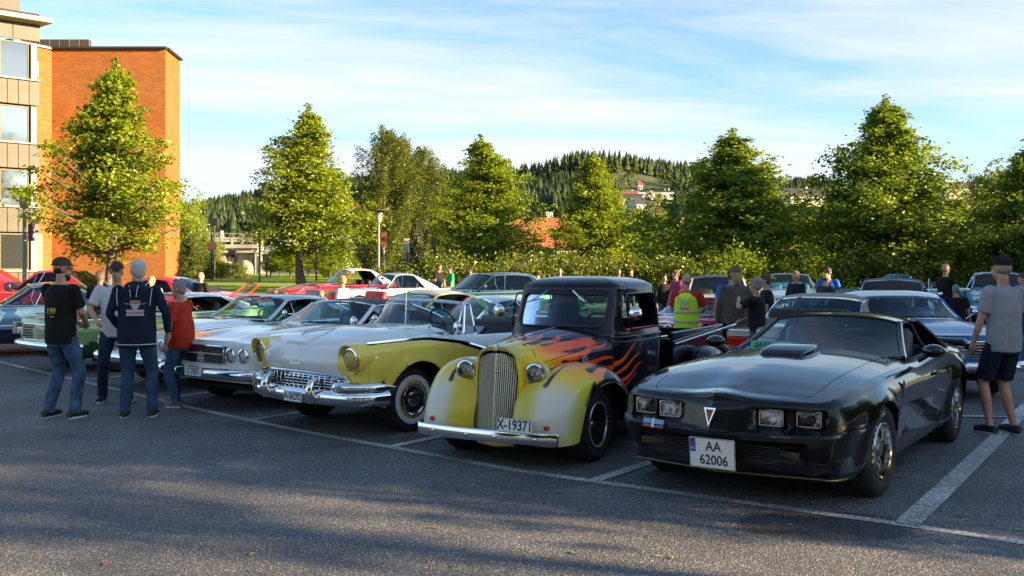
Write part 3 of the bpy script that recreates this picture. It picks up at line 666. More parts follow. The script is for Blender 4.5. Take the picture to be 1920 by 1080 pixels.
# trees off to the right and behind the camera, which shade the lot
shade = tree_templates('shade', (91, 92), H=10, Rm=3.2, z0=.6, nb=150, leaf=.24, per=30, cr=.62, shape='oval', mat=LD)
tall = tree_templates('tall_shade', (95, 96), H=14, Rm=3.2, z0=9.8, nb=46, leaf=.20, per=11, cr=.5, shape='oval', mat=LD)
def shade_tree(x, y, h, wd, i, lab, T=None, H=10.):
    place_tree('shade_tree', (T or shade)[i % 2], x, y, lab, 'trees around the lot outside the view', i*1.3, (wd/6.4, wd/6.4, h/H), 0)
SH = [(19.5, 2.95, 8.8, 5.0), (21.2, 5.6, 9.0, 5.8), (22.6, 9.2, 6.8, 5.8), (24.8, 12.8, 6.0, 5.8), (27.0, 16.5, 5.8, 5.8), (29.2, 20.5, 5.8, 5.8), (32, 24.5, 6.4, 6.0), (35, 29, 7.0, 6.0),
      (24.5, 3.6, 9.0, 4.6), (26.5, 7.4, 7.2, 5.6)]
NL = ('first', 'second', 'third', 'fourth', 'fifth', 'sixth', 'seventh', 'eighth')
for i, (x, y, h, wd) in enumerate(SH):
    shade_tree(x, y, h, wd, i, 'leafy tree right of the lot, %s from the road end of the %s row' % (NL[i % 8], 'near' if i < 8 else 'far'))
shade_tree(34, -2.7, 13.6, 5.0, 0, 'high-crowned tree nearer to the lot on the sunny side', tall, 14.); shade_tree(46, -5.9, 17.0, 5.5, 1, 'high-crowned tree farther off on the sunny side', tall, 14.)
shade_tree(37, -7.2, 18.6, 3.0, 0, 'slim high-crowned tree on the sunny side', tall, 14.)
shade_tree(41, -8.3, 19.6, 4.2, 1, 'tall sparse-crowned tree on the sunny side, beyond the slim one', tall, 14.); shade_tree(31, -4.7, 15.4, 3.4, 0, 'small sparse-crowned tree on the sunny side, before the slim one', tall, 14.)
for i in range(9): shade_tree(-34+7*i+(i % 3), -22-1.6*(i*7 % 4), 9+(i*5 % 4)*.8, 8.0, i, 'tall tree behind the viewpoint, %s in its row' % (NL+('ninth',))[i])
# ------------------------------------------------------------ brick building at the left
def brickmat(name, c1, c2, mort=(.42, .36, .28)):
    m = P(name, c1, .85); t = m.node_tree; uv = N(t, 'ShaderNodeUVMap'); b = N(t, 'ShaderNodeTexBrick'); b.inputs['Scale'].default_value = 1
    b.inputs['Color1'].default_value = (*c1, 1); b.inputs['Color2'].default_value = (*c2, 1); b.inputs['Mortar'].default_value = (*mort, 1); b.inputs['Mortar Size'].default_value = .012
    b.inputs['Brick Width'].default_value = .30; b.inputs['Row Height'].default_value = .10; b.inputs['Mortar Smooth'].default_value = .2; b.inputs['Bias'].default_value = -.1
    t.links.new(uv.outputs[0], b.inputs['Vector'])
    n = N(t, 'ShaderNodeTexNoise'); n.inputs['Scale'].default_value = .6; n.inputs['Detail'].default_value = 6; t.links.new(uv.outputs[0], n.inputs[0])
    mr_ = N(t, 'ShaderNodeMapRange'); mr_.inputs[3].default_value = .75; mr_.inputs[4].default_value = 1.2; t.links.new(n.outputs[0], mr_.inputs[0])
    mx_ = N(t, 'ShaderNodeMixRGB', blend_type='MULTIPLY'); mx_.inputs[0].default_value = 1; t.links.new(b.outputs[0], mx_.inputs[1]); t.links.new(mr_.outputs[0], mx_.inputs[2]); t.links.new(mx_.outputs[0], bs(m).inputs['Base Color'])
    bpn = N(t, 'ShaderNodeBump'); bpn.invert = True; bpn.inputs['Strength'].default_value = .6; bpn.inputs['Distance'].default_value = .012; t.links.new(b.outputs['Fac'], bpn.inputs['Height']); t.links.new(bpn.outputs[0], bs(m).inputs['Normal']); return m
brick = brickmat('orange_brick', (.26, .072, .010), (.34, .108, .016), (.25, .13, .05))
def wall_quad(name, a, b, z0, z1, th, mat, parent, depth_dir):
    """upright wall from a to b in plan, with thickness and brick-scaled UVs"""
    a = np.array(a, float); b = np.array(b, float); L = np.linalg.norm(b-a); n = np.array(depth_dir, float)*th
    V = [(*a, z0), (*b, z0), (*b, z1), (*a, z1), (*(a+n), z0), (*(b+n), z0), (*(b+n), z1), (*(a+n), z1)]
    me = mesh_data(name, V, [(0, 1, 2, 3), (5, 4, 7, 6), (4, 0, 3, 7), (1, 5, 6, 2), (3, 2, 6, 7), (4, 5, 1, 0)], mat)
    uv = me.uv_layers.new(name='UVMap'); U = {0: (0, z0), 1: (L, z0), 2: (L, z1), 3: (0, z1), 4: (th, z0), 5: (L+th, z0), 6: (L+th, z1), 7: (-th, z1)}
    for p in me.polygons:
        for li in p.loop_indices: uv.data[li].uv = U[me.loops[li].vertex_index]
    return link(name, me, parent)
GB = .42
bld = empty('office_building', (-20.6, 49.1, GB), 0, 'orange brick office building with metal clad window bays at left', 'building')
def W2(x, y): return (x+20.6, y-49.1)
ztop = 12.95-GB
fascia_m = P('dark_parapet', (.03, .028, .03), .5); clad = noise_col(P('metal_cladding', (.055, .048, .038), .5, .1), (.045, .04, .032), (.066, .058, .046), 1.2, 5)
wood_m = noise_col(P('greenish_window_frame', (.13, .115, .06), .6), (.10, .09, .05), (.15, .135, .08), 6); whitem = P('white_sheet_metal', (.26, .26, .26), .4)
winglass = P('window_pane', (.16, .20, .24), .03, 0, 1, spec=1.0, Metallic_=0) if False else P('window_pane', (.30, .34, .37), .03, .9)
louv = P('pink_louver', (.55, .25, .20), .6)
wall_quad('wall', W2(-23.5, 49.05), W2(-17.72, 49.05), -.4, ztop, .3, brick, bld, (0, 1))
wall_quad('wall', W2(-17.715, 49.06), W2(-17.93, 51.8), -.4, ztop-.004, .3, brick, bld, (-1, 0))
wall_quad('wall', W2(-24.75, 47.15), W2(-23.502, 49.06), -.4, ztop-.03, .3, brick, bld, (-.84, .54))
mb = MB(); mb.box((*W2(-20.6, 49.1), ztop+.04), (5.95, .42, .10)); 
a = math.atan2(2.74, -.215); mb.box((*W2(-17.86, 50.5), ztop+.045), (2.7, .40, .09), rotz(a)); mb.build('parapet_cap', [fascia_m], bld, 0)
mb = MB(); mb.box((*W2(-24.2, 48.15), ztop+.0), (2.3, .42, .10), rotz(math.atan2(1.91, 1.25))); mb.build('parapet_cap', [whitem], bld, 0)
mb = MB()
for i in range(7): mb.box((*W2(-25.6+i*.52, 50.6), ztop+.35), (.51, .25, .95), bev=.01)
mb.build('roof_upstand', [clad], bld, 0)
# louvers in the recess wall
dw = np.array([1.248, 1.91]); dw /= np.linalg.norm(dw); nw = np.array([dw[1], -dw[0]])
def louver(s0, s1, z0, z1):
    mb = MB(); p0 = np.array([-24.75, 47.15])+dw*s0+nw*.03; wd = s1-s0; c = p0+dw*wd/2
    mb.box((*W2(*c), (z0+z1)/2), (wd, .03, z1-z0), rotz(math.atan2(dw[1], dw[0])))
    n_ = int((z1-z0)/.11)
    for i in range(n_): mb.box((*W2(*(c+nw*.03)), z0+(i+.5)*(z1-z0)/n_), (wd-.06, .05, .05), rotz(math.atan2(dw[1], dw[0])) @ rotx(.6))
    mb.build('louver', [louv], bld, 0)
louver(.62, 1.55, top_h(142, 48)-GB, top_h(112, 48)-GB); louver(.75, 1.75, .9, top_h(438, 48)-GB)
# window bays: faceted wall running toward the camera at the left
A = np.array([-23.05, 46.6]); Bp = np.array([-29.5, 41.0]); db = (Bp-A)/np.linalg.norm(Bp-A); nb_ = np.array([-db[1], db[0]]);
if nb_[1] > 0: nb_ = -nb_
ang = math.atan2(db[1], db[0]); LB_ = np.linalg.norm(Bp-A); Ya = 46.6
def zrow(v, Y=46.3): return top_h(v, Y)-GB
rows = [(zrow(148), zrow(78)), (zrow(270), zrow(194)), (zrow(388), zrow(318)), (zrow(506), zrow(438))]   # window bottoms and tops at the corner
pitch = (rows[0][0]-rows[3][0])/3
sp = []
panel_me = MB().box((0, 0, 0), (.47, .05, 1), bev=.012).data('cladding_panel', [clad], 0)
def bay_pt(s, o=0): return W2(*(A+db*s+nb_*o))
for k in range(5):
    zt = rows[0][0]-pitch*(k-0) if k > 0 else None
for k in range(4):
    zb, zt = rows[3][0]+pitch*(3-k), rows[3][1]+pitch*(3-k)
    # wall strip of glass and frames
    s = .35; wi = 0
    while s < LB_-.2:
        fr = MB(); wv = 1.3; H_ = zt-zb; c = bay_pt(s+wv/2, -.10)
        for dx in (-wv/2+.03, wv/2-.03): fr.box((c[0]+db[0]*dx, c[1]+db[1]*dx, (zb+zt)/2), (.06, .10, H_), rotz(ang))
        for z_ in (zb+.03, zt-.03): fr.box((c[0], c[1], z_), (wv-.125, .10, .06), rotz(ang))
        if wi % 2: fr.box((c[0], c[1], zb+H_*.55), (wv-.125, .08, .06), rotz(ang))
        wnd = fr.build('window', [wood_m], bld, 0)
        g = MB().box((c[0], c[1], (zb+zt)/2), (wv-.10, .02, H_-.10), rotz(ang)).build('pane', [winglass], wnd, 0)
        mb = MB().box((*bay_pt(s+wv+.11, -.05), (zb+zt)/2), (.20, .22, H_), rotz(ang)); mb.build('mullion', [wood_m], bld, 0)
        if wi == 0:   # curtain just behind the glass edge is seen as pale folds
            pass
        s += wv+.22; wi += 1
    mb = MB().box((*bay_pt(.17, -.02), (zb+zt)/2), (.24, .2, zt-zb), rotz(ang)).build('corner_sheet', [whitem], bld, 0)
    mb = MB().box((*bay_pt(LB_/2-.05, .03), zb-.05), (LB_+.1, .34, .06), rotz(ang)).build('sill', [whitem], bld, 0)
    # cladding panels below the window
    hp = pitch-(zt-zb)-.15
    for i in range(int(LB_/.48)):
        c = bay_pt(.24+i*.48-.1, .06); o = link('cladding_panel', panel_me, bld, (c[0], c[1], zb-.09-hp/2), (0, 0, ang)); o.scale = (1, 1, hp)
    c = bay_pt(LB_/2, -.11); MB().box((c[0], c[1], zb-.08-hp/2), (LB_, .24, hp), rotz(ang)).build('spandrel_wall', [fascia_m], bld, 0)
# dark rooms behind: floor slab mass and side return of the bay
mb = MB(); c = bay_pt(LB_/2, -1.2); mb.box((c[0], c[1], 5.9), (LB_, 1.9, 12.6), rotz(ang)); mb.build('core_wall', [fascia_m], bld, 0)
# top cladding: sloped band and eave
zt0 = rows[0][1]
for i in range(6):
    c = bay_pt(.2+i*1.2+.3, .07); MB().box((c[0], c[1], zt0+.55), (1.185, .06, 1.0), rotz(ang), bev=.01).build('cladding_panel', [clad], bld, 0)
    c = bay_pt(.2+i*1.2+.3, -.12); MB().box((c[0], c[1], zt0+1.22), (1.185, .05, .5), rotz(ang) @ rotx(-.75), bev=.01).build('cladding_panel', [clad], bld, 0)
mb = MB(); c = bay_pt(LB_/2+.4, -.9); mb.box((c[0], c[1], zt0+1.55), (LB_-.6, 1.3, .9), rotz(ang)); mb.build('roof_recess', [fascia_m], bld, 0)
soff = P('wood_soffit', (.42, .30, .17), .7)
zr = top_h(37, 46)-GB
p = [bay_pt(-.55, .75), bay_pt(LB_, .85), bay_pt(LB_, -2.2), bay_pt(.55, -2.2)]
V = [(q[0], q[1], zr-.06+(.0 if i in (0, 1) else -.25)) for i, q in enumerate(p)]+[(q[0], q[1], zr+.16) for q in p]
me = mesh_data('eave', V, [(3, 2, 1, 0), (4, 5, 6, 7), (0, 1, 5, 4), (1, 2, 6, 5), (2, 3, 7, 6), (3, 0, 4, 7)], [soff, P('pale_fascia', (.22, .21, .19), .5)], [0, 1, 1, 1, 1, 1]); link('eave', me, bld)

# ------------------------------------------------------------ viaduct
conc = noise_col(P('concrete', (.36, .33, .28), .9), (.27, .25, .21), (.42, .39, .33), .5, 8); dk = P('dark_cladding', (.05, .05, .055), .7)
via = empty('viaduct', (-34, 128, 0), 0, 'concrete railway viaduct on round piers beyond the lawn', 'bridge')
def zp(v, Y): return top_h(v, Y)
Yv = 128.; u0, u1 = 385, 850
mb = MB(); x0, x1 = (u0-960)/1800*Yv+34, (u1-960)/1800*Yv+34
zd = zp(462, Yv); mb.box(((x0+x1)/2, 0, zd-.45), (x1-x0, 7, .9)); mb.box(((x0+x1)/2, -3.6, zd-.1), (x1-x0, .5, .5), bev=.03); mb.build('deck', [conc], via, 0)
n_ = int((x1-x0)/2.1)
for i in range(n_):
    x = x0+(i+.5)*(x1-x0)/n_; mb = MB(); mb.box((x, -3.65, zd+.62), (2.04, .2, .24)); mb.box((x, -3.65, zd+.98), (2.04, .2, .18)); mb.box((x, -3.65, zd+1.2), (.3, .26, 1.5)) if i % 2 else mb.box((x-.9, -3.65, zd+.6), (.2, .18, .9)); mb.build('parapet_panel', [conc], via, 0)
for u in (437, 467, 628, 655):
    x = (u-960)/1800*Yv+34; wd = .95 if u != 437 else .75
    MB().lathe([(0, 0), (wd, 0), (wd, zp(472, Yv)-.2), (wd*1.35, zp(468, Yv)), (0, zp(468, Yv))], (x, -1.5, 0), None, 20).build('pier', [conc], via, 40)
x = (418-960)/1800*Yv+34; MB().box((x, 0, zd/2-.5), (2.4, 6, zd)).build('abutment', [conc], via, 0)
x = (480-960)/1800*Yv+34; MB().box(((390-960)/1800*Yv+34, 0, zd/2-.5), (2.6, 7, zd)).build('abutment', [conc], via, 0)
rw = empty('retaining_wall', (-30.5, 113, 0), 0, 'pale concrete retaining wall under the viaduct', 'wall')
palec = noise_col(P('pale_concrete', (.62, .60, .55), .85), (.52, .5, .46), (.68, .66, .6), .4, 6)
MB().box(((530-960)/1800*113+30.5, 0, 2.0), (5.4, .5, 3.2)).build('wall_face', [palec], rw, 0)
MB().box(((484-960)/1800*113+30.5, 1.0, 2.6), (.6, .8, 4.4)).build('pillar', [palec], rw, 0)
MB().box(((498-960)/1800*113+30.5, 3.0, 2.6), (2.2, .5, 4.6)).build('wall_face', [noise_col(P('blue_grey_wall', (.25, .28, .32), .8), (.2, .23, .27), (.3, .33, .37), .6)], rw, 0)
dkb = empty('warehouse', (-20, 150, 0), 0, 'long dark clad warehouse seen below the viaduct deck', 'building')
MB().box((-1, 0, 2.6), (24, 8, 5.2)).build('wall', [dk], dkb, 0)
for i in range(9): MB().box((-11+i*2.6, -4.05, 3.0), (1.4, .1, .9)).build('window', [winglass], dkb, 0)
wh2 = empty('warehouse', (-40, 150, 0), 0, 'dark building between the two left piers of the viaduct', 'building')
MB().box((0, 0, 2.6), (9, 8, 5.2)).build('wall', [dk], wh2, 0); 
for i in range(4): MB().box((-3+i*2, -4.05, 2.6), (.2, .1, 5)).build('pilaster', [conc], wh2, 0)
steel = P('galvanised_steel', (.42, .43, .42), .45, .7)
for i, (u, v, wv) in enumerate(((382, 437, 24), (430, 436, 46), (650, 436, 30))):
    e = empty('catenary_gantry', ((u-960)/1800*Yv, Yv+1, zd), 0, ('lattice railway gantry at the left end of the viaduct', 'long lattice railway gantry above the middle of the viaduct', 'lattice railway gantry behind the lawn linden')[i], 'gantry', 'railway gantries on the viaduct')
    L = wv/1800*Yv; h = zp(v, Yv)-zd; mb = MB(); mb.tube([(-L, 0, 0), (-L, 0, h+.6)], .11, 6); mb.build('mast', [steel], e)
    mb = MB(); mb.tube([(-L, 0, h), (L, 0, h-.2)], .06, 5); mb.tube([(-L, 0, h-.9), (L, 0, h-.9)], .06, 5)
    for q in range(10): mb.tube([(-L+q*L/5, 0, h-.05 if q % 2 else h-.9), (-L+(q+1)*L/5, 0, h-.9 if q % 2 else h-.1)], .04, 4)
    mb.build('truss', [steel], e)

# ------------------------------------------------------------ houses
tile = noise_col(P('orange_roof_tile', (.30, .08, .035), .8), (.24, .06, .025), (.36, .11, .05), 3, bump=.6, bscale=14, dist=.03); roofd = P('dark_roof', (.04, .04, .045), .7); wwhite = P('white_timber', (.5, .5, .48), .7); rred = P('falun_red', (.33, .05, .03), .8)
wdark = P('far_window', (.05, .06, .08), .1)
def house(u, v, Y, wd, dp, h, roof_h, rz, wall, roof, lab, grp='houses on the hillside', nw=3, zb=None, nst=1):
    x = (u-960)/1800*Y; zb = top_h(v, Y) if zb is None else zb
    e = empty('house', (x, Y, zb), rz, lab, 'house', grp)
    mb = MB(); mb.box((0, 0, h/2), (wd, dp, h)); V = [(-wd/2, -dp/2, h), (-wd/2, dp/2, h), (-wd/2, 0, h+roof_h), (wd/2, -dp/2, h), (wd/2, dp/2, h), (wd/2, 0, h+roof_h)]
    mb.add(V, [(0, 2, 1), (3, 4, 5)]); mb.build('wall', [wall], e, 0)
    mb = MB(); o = .35; th = .16
    for sg in (-1, 1):
        V = [(-wd/2-o, sg*(dp/2+o), h-o*roof_h/(dp/2)), (wd/2+o, sg*(dp/2+o), h-o*roof_h/(dp/2)), (wd/2+o, 0, h+roof_h), (-wd/2-o, 0, h+roof_h)]
        V2 = [(a_, b_, c_+th) for a_, b_, c_ in V]; mb.add(V+V2, [(0, 1, 2, 3), (7, 6, 5, 4), (0, 4, 5, 1), (1, 5, 6, 2), (3, 7, 4, 0)])
    r = mb.build('roof', [roof], e, 0); MB().box((wd*.2, .3, h+roof_h+.2), (.7, .6, 1.2)).build('chimney', [wall if roof is tile else conc], r, 0)
    for st_ in range(nst):
        for i in range(nw):
            w_ = MB().box((-wd/2+(i+.5)*wd/nw, -dp/2-.03, h/nst*(st_+.55)), (wd/nw*.42, .08, h/nst*.42)).build('window', [whitem], e, 0)
            MB().box((-wd/2+(i+.5)*wd/nw, -dp/2-.08, h/nst*(st_+.55)), (wd/nw*.34, .04, h/nst*.34)).build('pane', [wdark], w_, 0)
        w_ = MB().box((wd/2+.03, 0, h/nst*(st_+.55)), (.08, dp*.2, h/nst*.42)).build('window', [whitem], e, 0)
    return e
house(1005, 508, 100, 7.5, 8, 3.1, 2.9, .28, noise_col(P('cream_render', (.5, .48, .42), .8), (.45, .42, .37), (.54, .51, .46), .6), tile, 'cream house with orange tiled roof behind the hedge', 'houses below the hill', 3, zb=.9)
hl = [(1200, 402, 300, 7, 6, 3.2, 2.0, .5, wwhite, roofd, 'white gabled house with dark roof lowest on the hill slope'), (1188, 388, 330, 9, 6, 2.8, 1.6, .1, wwhite, roofd, 'white house with long dark roof above the gabled one'),
      (1178, 380, 360, 7, 5, 2.6, 1.6, -.2, wwhite, tile, 'low house with orange roof beside the tower'), (1201, 366, 400, 2.6, 2.6, 4.6, 1.2, .2, palec, rred, 'small red-topped tower on the hill'),
      (1232, 376, 380, 16, 8, 3.2, .6, .05, wwhite, roofd, 'long flat white building below the wooded hilltop'), (1250, 384, 400, 14, 9, 3, .5, .05, palec, roofd, 'grey low building at right end of the hill houses'),
      (655, 412, 330, 10, 7, 3.2, 2, .2, rred, tile, 'red house above the viaduct behind the lawn linden'), (668, 420, 300, 7, 6, 3, 2, .7, wwhite, roofd, 'white gabled house at the right of the red house'), (650, 424, 300, 6, 5, 2.6, 2, -.5, wwhite, roofd, 'small white house under the red house'),
      (400, 407, 450, 8, 6, 3, 1.8, .3, wwhite, roofd, 'leftmost white house on the far left hillside'), (412, 411, 440, 14, 7, 3, 1.6, 0, palec, roofd, 'pale long house under the left hill crest'), (428, 404, 470, 10, 7, 3, 2, -.2, palec, tile, 'pale house with brown roof under the left hill crest'),
      (383, 412, 430, 10, 6, 4, 1.5, .1, palec, roofd, 'grey house nearest the brick building on the hillside'), (445, 402, 480, 9, 6, 3, 1.8, .1, wwhite, roofd, 'rightmost pale house on the left hill crest'),
      (1500, 388, 300, 12, 8, 3.4, 2.2, .3, wwhite, roofd, 'white house between the two largest lindens'), (1830, 374, 260, 12, 8, 3, 1.8, -.2, palec, P('blue_roof', (.22, .28, .36), .6), 'pale house with blue-grey roof at the right'), (1797, 376, 250, 10, 7, 3, 1.6, .2, palec, roofd, 'grey house beside the blue-roofed one'),
      (1868, 460, 150, 7, 6, 2.6, 2, .4, wwhite, roofd, 'small white gabled house low at the right edge'), (855, 468, 110, 7, 6, 3.0, 2, .9, wwhite, roofd, 'white house half hidden behind the yellow-green linden')]
for a_ in hl: house(*a_[:-1], lab=a_[-1]) if a_[2] > 160 else house(*a_[:-1], lab=a_[-1], grp='houses below the hill')

# ------------------------------------------------------------ lamps, signs
polem = P('grey_pole', (.22, .23, .23), .45, .3); lampw = P('lamp_housing', (.28, .25, .19), .5); brownm = P('brown_sign', (.20, .045, .025), .5); signw = P('sign_white', (.7, .7, .7), .5)
def lamp(u, Y, vtop, lab, zb=None):
    zb = float(gz(0, Y)) if zb is None else zb; h = top_h(vtop, Y)-zb
    e = empty('street_lamp', ((u-960)/1800*Y, Y, zb), 0, lab, 'street lamp', 'lamp posts around the lot')
    MB().lathe([(0, 0), (.10, 0), (.10, .6), (.06, .65), (.055, h-.5), (0, h-.5)], n=12).build('pole', [polem], e)
    hd = MB().lathe([(0, h-.62), (.12, h-.60), (.15, h-.50), (.15, h-.25), (.20, h-.20), (.20, h-.07), (.0, h-.07)], n=16).build('lamp_head', [lampw], e)
    MB().lathe([(0, h), (.30, h-.03), (.56, h-.05), (.56, h-.075), (.2, h-.07)], n=20).build('disc_shade', [P('brown_disc', (.09, .07, .05), .6)], hd)
    return e
lamp(46, 29, 352, 'lamp post with disc shade in front of the window bays'); lamp(710, 44, 392, 'lamp post with disc shade beside the birches'); lamp(1042, 52, 430, 'thin pale lamp post in front of the cream house'); lamp(1828, 40, 432, 'dark thin lamp post left of the right edge')
def banner(u, v0, v1, Y, wpx, m1, lab, txt=None, zb=None, post=True):
    zb = float(gz(0, Y)); e = empty('sign', ((u-960)/1800*Y, Y, zb), 0, lab, 'sign'); z0 = top_h(v1, Y)-zb; z1 = top_h(v0, Y)-zb; wd = wpx/1800*Y
    if post: MB().tube([(0, .06, 0), (0, .06, z1)], .045, 8).build('post', [polem], e)
    else: MB().tube([(0, .06, z0+.3), (0, .26, z0+.3)], .03, 6).tube([(0, .06, z1-.3), (0, .26, z1-.3)], .03, 6).build('bracket', [polem], e)
    MB().box((0, 0, (z0+z1)/2), (wd, .06, z1-z0), bev=.01).build('board', m1, e, 0)
    return e
banner(719, 433, 461, 46, 10, [brownm], 'brown upright sign board on a post right of the lamp')
e = bpy.context.scene.objects[-1] if False else None
banner(761, 447, 474, 46, 8, [P('taupe_board', (.35, .29, .26), .6)], 'taupe upright board before the young spruce'); banner(766, 447, 474, 46.3, 4, [signw], 'white edge board beside the taupe one'); banner(813, 446, 474, 46, 9, [P('dark_board', (.10, .07, .08), .6)], 'dark upright board right of the young spruce')
e = banner(57, 413, 452, 28.8, 8, [brownm], 'brown narrow board fixed to the left lamp post', post=False); banner(63, 414, 452, 29.0, 4, [signw], 'white narrow board beside the brown one', post=False)
# park signals near the viaduct
for i, (u, Y) in enumerate(((397, 74), (402, 80), (436, 84), (487, 72), (593, 72), (500, 88))):
    e = empty('park_post', ((u-960)/1800*Y, Y, float(gz(0, Y))), 0, ('post with orange box on the lawn', 'dark signal post beside the orange boxed one', 'small post near the viaduct pier', 'tall dark post in the middle of the lawn', 'thin post right of the lawn linden', 'short post by the young lindens')[i], 'post', 'posts on the lawn')
    h = (3.6, 5.2, 2.6, 7.0, 4.0, 2.2)[i]; MB().tube([(0, 0, 0), (0, 0, h)], .07, 8).build('pole', [blackp], e); MB().box((0, 0, h-(.9 if i == 0 else .4)), (.7, .3, .6), bev=.03).build('box', [P('orange_box', (.6, .2, .08), .5) if i == 0 else blackp], e, 0)
# ------------------------------------------------------------ car kit
def sstep(a, b, x): t = np.clip((np.asarray(x, float)-a)/(b-a), 0, 1); return t*t*(3-2*t)
def grid_normals(G):
    du = np.gradient(G, axis=0); dv = np.gradient(G, axis=1); n = np.cross(du, dv); return n/(np.linalg.norm(n, axis=-1)[..., None]+1e-9)
def panel(name, G, mats, parent, mask=None, matfn=None, gaps=(0, 0, 0, 0), flange=.018, side=1, merge=False, out=1, smooth=38, under=None):
    """one body panel cut from a fine surface grid: gap at its edges and a flange folded inward.
    gaps: at i0, i1, j0, j1. side: 1 left, -1 right (mirrored). merge: both halves in one mesh."""
    G = G.copy(); nu, nv = G.shape[:2]
    def pull(a, b, g):
        d = b-a; L = np.linalg.norm(d, axis=-1)[..., None]+1e-9; return a+d/L*np.minimum(g, L*.6)
    if gaps[0]: G[0] = pull(G[0], G[1], gaps[0])
    if gaps[1]: G[-1] = pull(G[-1], G[-2], gaps[1])
    if gaps[2]: G[:, 0] = pull(G[:, 0], G[:, 1], gaps[2])
    if gaps[3]: G[:, -1] = pull(G[:, -1], G[:, -2], gaps[3])
    Nn = grid_normals(G)*out
    if mask is None: mask = np.ones((nu-1, nv-1), bool)
    I = np.arange(nu*nv).reshape(nu, nv)
    Q = np.stack([I[:-1, :-1], I[1:, :-1], I[1:, 1:], I[:-1, 1:]], -1)[mask].reshape(-1, 4)
    V = G.reshape(-1, 3); NV = Nn.reshape(-1, 3)
    cen = V[Q].mean(1); mi = np.zeros(len(Q), int) if matfn is None else np.asarray(matfn(cen), int)
    F = Q.tolist(); MI = mi.tolist()
    if flange:
        from collections import Counter
        E = {}
        for k, q in enumerate(F):
            for a in range(4):
                u, v = q[a], q[(a+1) % 4]; E.setdefault((min(u, v), max(u, v)), []).append((u, v, k))
        bd = [e[0] for e in E.values() if len(e) == 1]
        if merge: bd = [b for b in bd if not (abs(V[b[0]][1]) < 1e-4 and abs(V[b[1]][1]) < 1e-4)]
        mp_ = {}; ex = []
        for (u, v, k) in bd:
            for q in (u, v):
                if q not in mp_: mp_[q] = len(V)+len(ex); ex.append(V[q]-NV[q]*flange)
            F.append([v, u, mp_[u], mp_[v]]); MI.append(MI[k])
        if ex: V = np.vstack([V, ex])
    F = np.array(F); MI = np.array(MI)
    if out < 0: F = F[:, ::-1]
    used = np.unique(F); rem = -np.ones(len(V), int); rem[used] = np.arange(len(used)); V = V[used]; F = rem[F]
    def mir(V, F): return V*np.array([1, -1, 1]), F[:, ::-1]
    if merge:
        V2, F2 = mir(V, F); n = len(V); V = np.vstack([V, V2]); F = np.vstack([F, F2+n]); MI = np.r_[MI, MI]
    elif side < 0: V, F = mir(V, F)
    me = mesh_data(name, V, F, mats, MI)
    if merge:
        bm = bmesh.new(); bm.from_mesh(me); bmesh.ops.remove_doubles(bm, verts=[v for v in bm.verts if abs(v.co.y) < 2e-3], dist=.0012); bm.to_mesh(me); bm.free()
    me.shade_smooth(); me.set_sharp_from_angle(angle=R(smooth))
    return link(name, me, parent)
def cut_circle(G, mask, cx, cz, r, cond=None):
    """opens a round wheel arch in the side of a grid"""
    x, z = G[..., 0]-cx, G[..., 2]-cz; d = np.hypot(x, z)-r; ins = d < 0
    if cond is not None: ins &= cond
    allin = ins[:-1, :-1] & ins[1:, :-1] & ins[1:, 1:] & ins[:-1, 1:]
    mask &= ~allin
    kept = np.zeros(ins.shape, bool)
    for a, b in ((0, 0), (1, 0), (1, 1), (0, 1)): kept[a:a+mask.shape[0], b:b+mask.shape[1]] |= mask
    mv = ins & kept; s = r/np.maximum(np.hypot(x, z), 1e-6)
    G[..., 0] = np.where(mv, cx+x*s, G[..., 0]); G[..., 2] = np.where(mv, cz+z*s, G[..., 2])
    return G, mask

def make_tyre(r, wd, rim_r, ww=None, letters=None, tread=True):
    """tyre turned about local z; outer face toward +z. ww: (inner, outer) radius of a white sidewall"""
    h = wd/2; pr = [(rim_r-.01, -h*.72), (rim_r+.012, -h*.86), ((rim_r+r)/2, -h*1.0), (r-.03, -h*.93), (r-.008, -h*.72), (r, -h*.4), (r, h*.4), (r-.008, h*.72), (r-.03, h*.93), ((rim_r+r)/2, h*1.0), (rim_r+.012, h*.86), (rim_r-.01, h*.72)]
    ms = [0]*11
    if ww:
        a, b = ww
        pr = pr[:8]+[(r-.022, h*.90), (b, h*.97), (b, h*.985), ((a+b)/2, h*1.015), (a, h*.95), (a, h*.935), (rim_r-.01, h*.72)]
        ms = [0]*10+[1, 1]+[0]*2
    mb = MB().lathe(pr, n=56, mats=ms)
    if tread:     # grooves round the tread
        for zc in (-.42, -.14, .14, .42):
            mb.lathe([(r+.0015, (zc-.05)*h), (r+.0045, (zc-.04)*h), (r+.0045, (zc+.04)*h), (r+.0015, (zc+.05)*h)], n=56, m=0)
    return mb.data('tyre', [rubber, whitewall], 40)
def place_wheel(car, tyre_me, rims, x, y, r, steer=0, extra=None):
    """rims: list of (name, mesh) sub-parts; the outer face looks away from the car"""
    s = 1 if y > 0 else -1
    o = link('wheel', tyre_me, car, (x, y, r)); o.rotation_euler = (R(-90*s), 0, steer)
    for nm, me in rims: link(nm, me, o)
    return o
def wheel_well(car, x, y, z, r, s, d0=-.30, d1=.10):
    a = np.linspace(R(-12), R(192), 26); mb = MB(); P_ = [[(x+r*math.cos(t), y+s*q, z+r*math.sin(t)) for q in (d0, d1)] for t in a]; mb.grid(np.array(P_))
    mb.add([(x, y+s*d0, z)]+[p[0] for p in P_], [(0, i+1, i+2) for i in range(len(P_)-1)]); return mb.build('wheel_well', [cavity], car, 60)
def rim_disc(r, depth, mat, hub='steel'):
    mb = MB().lathe([(r, .0), (r-.012, .012), (r-.022, .0), (r-.03, -.03), (r*.82, -depth*.7), (r*.6, -depth*.4), (r*.45, -depth*.5), (0, -depth*.5)], n=40)
    return mb
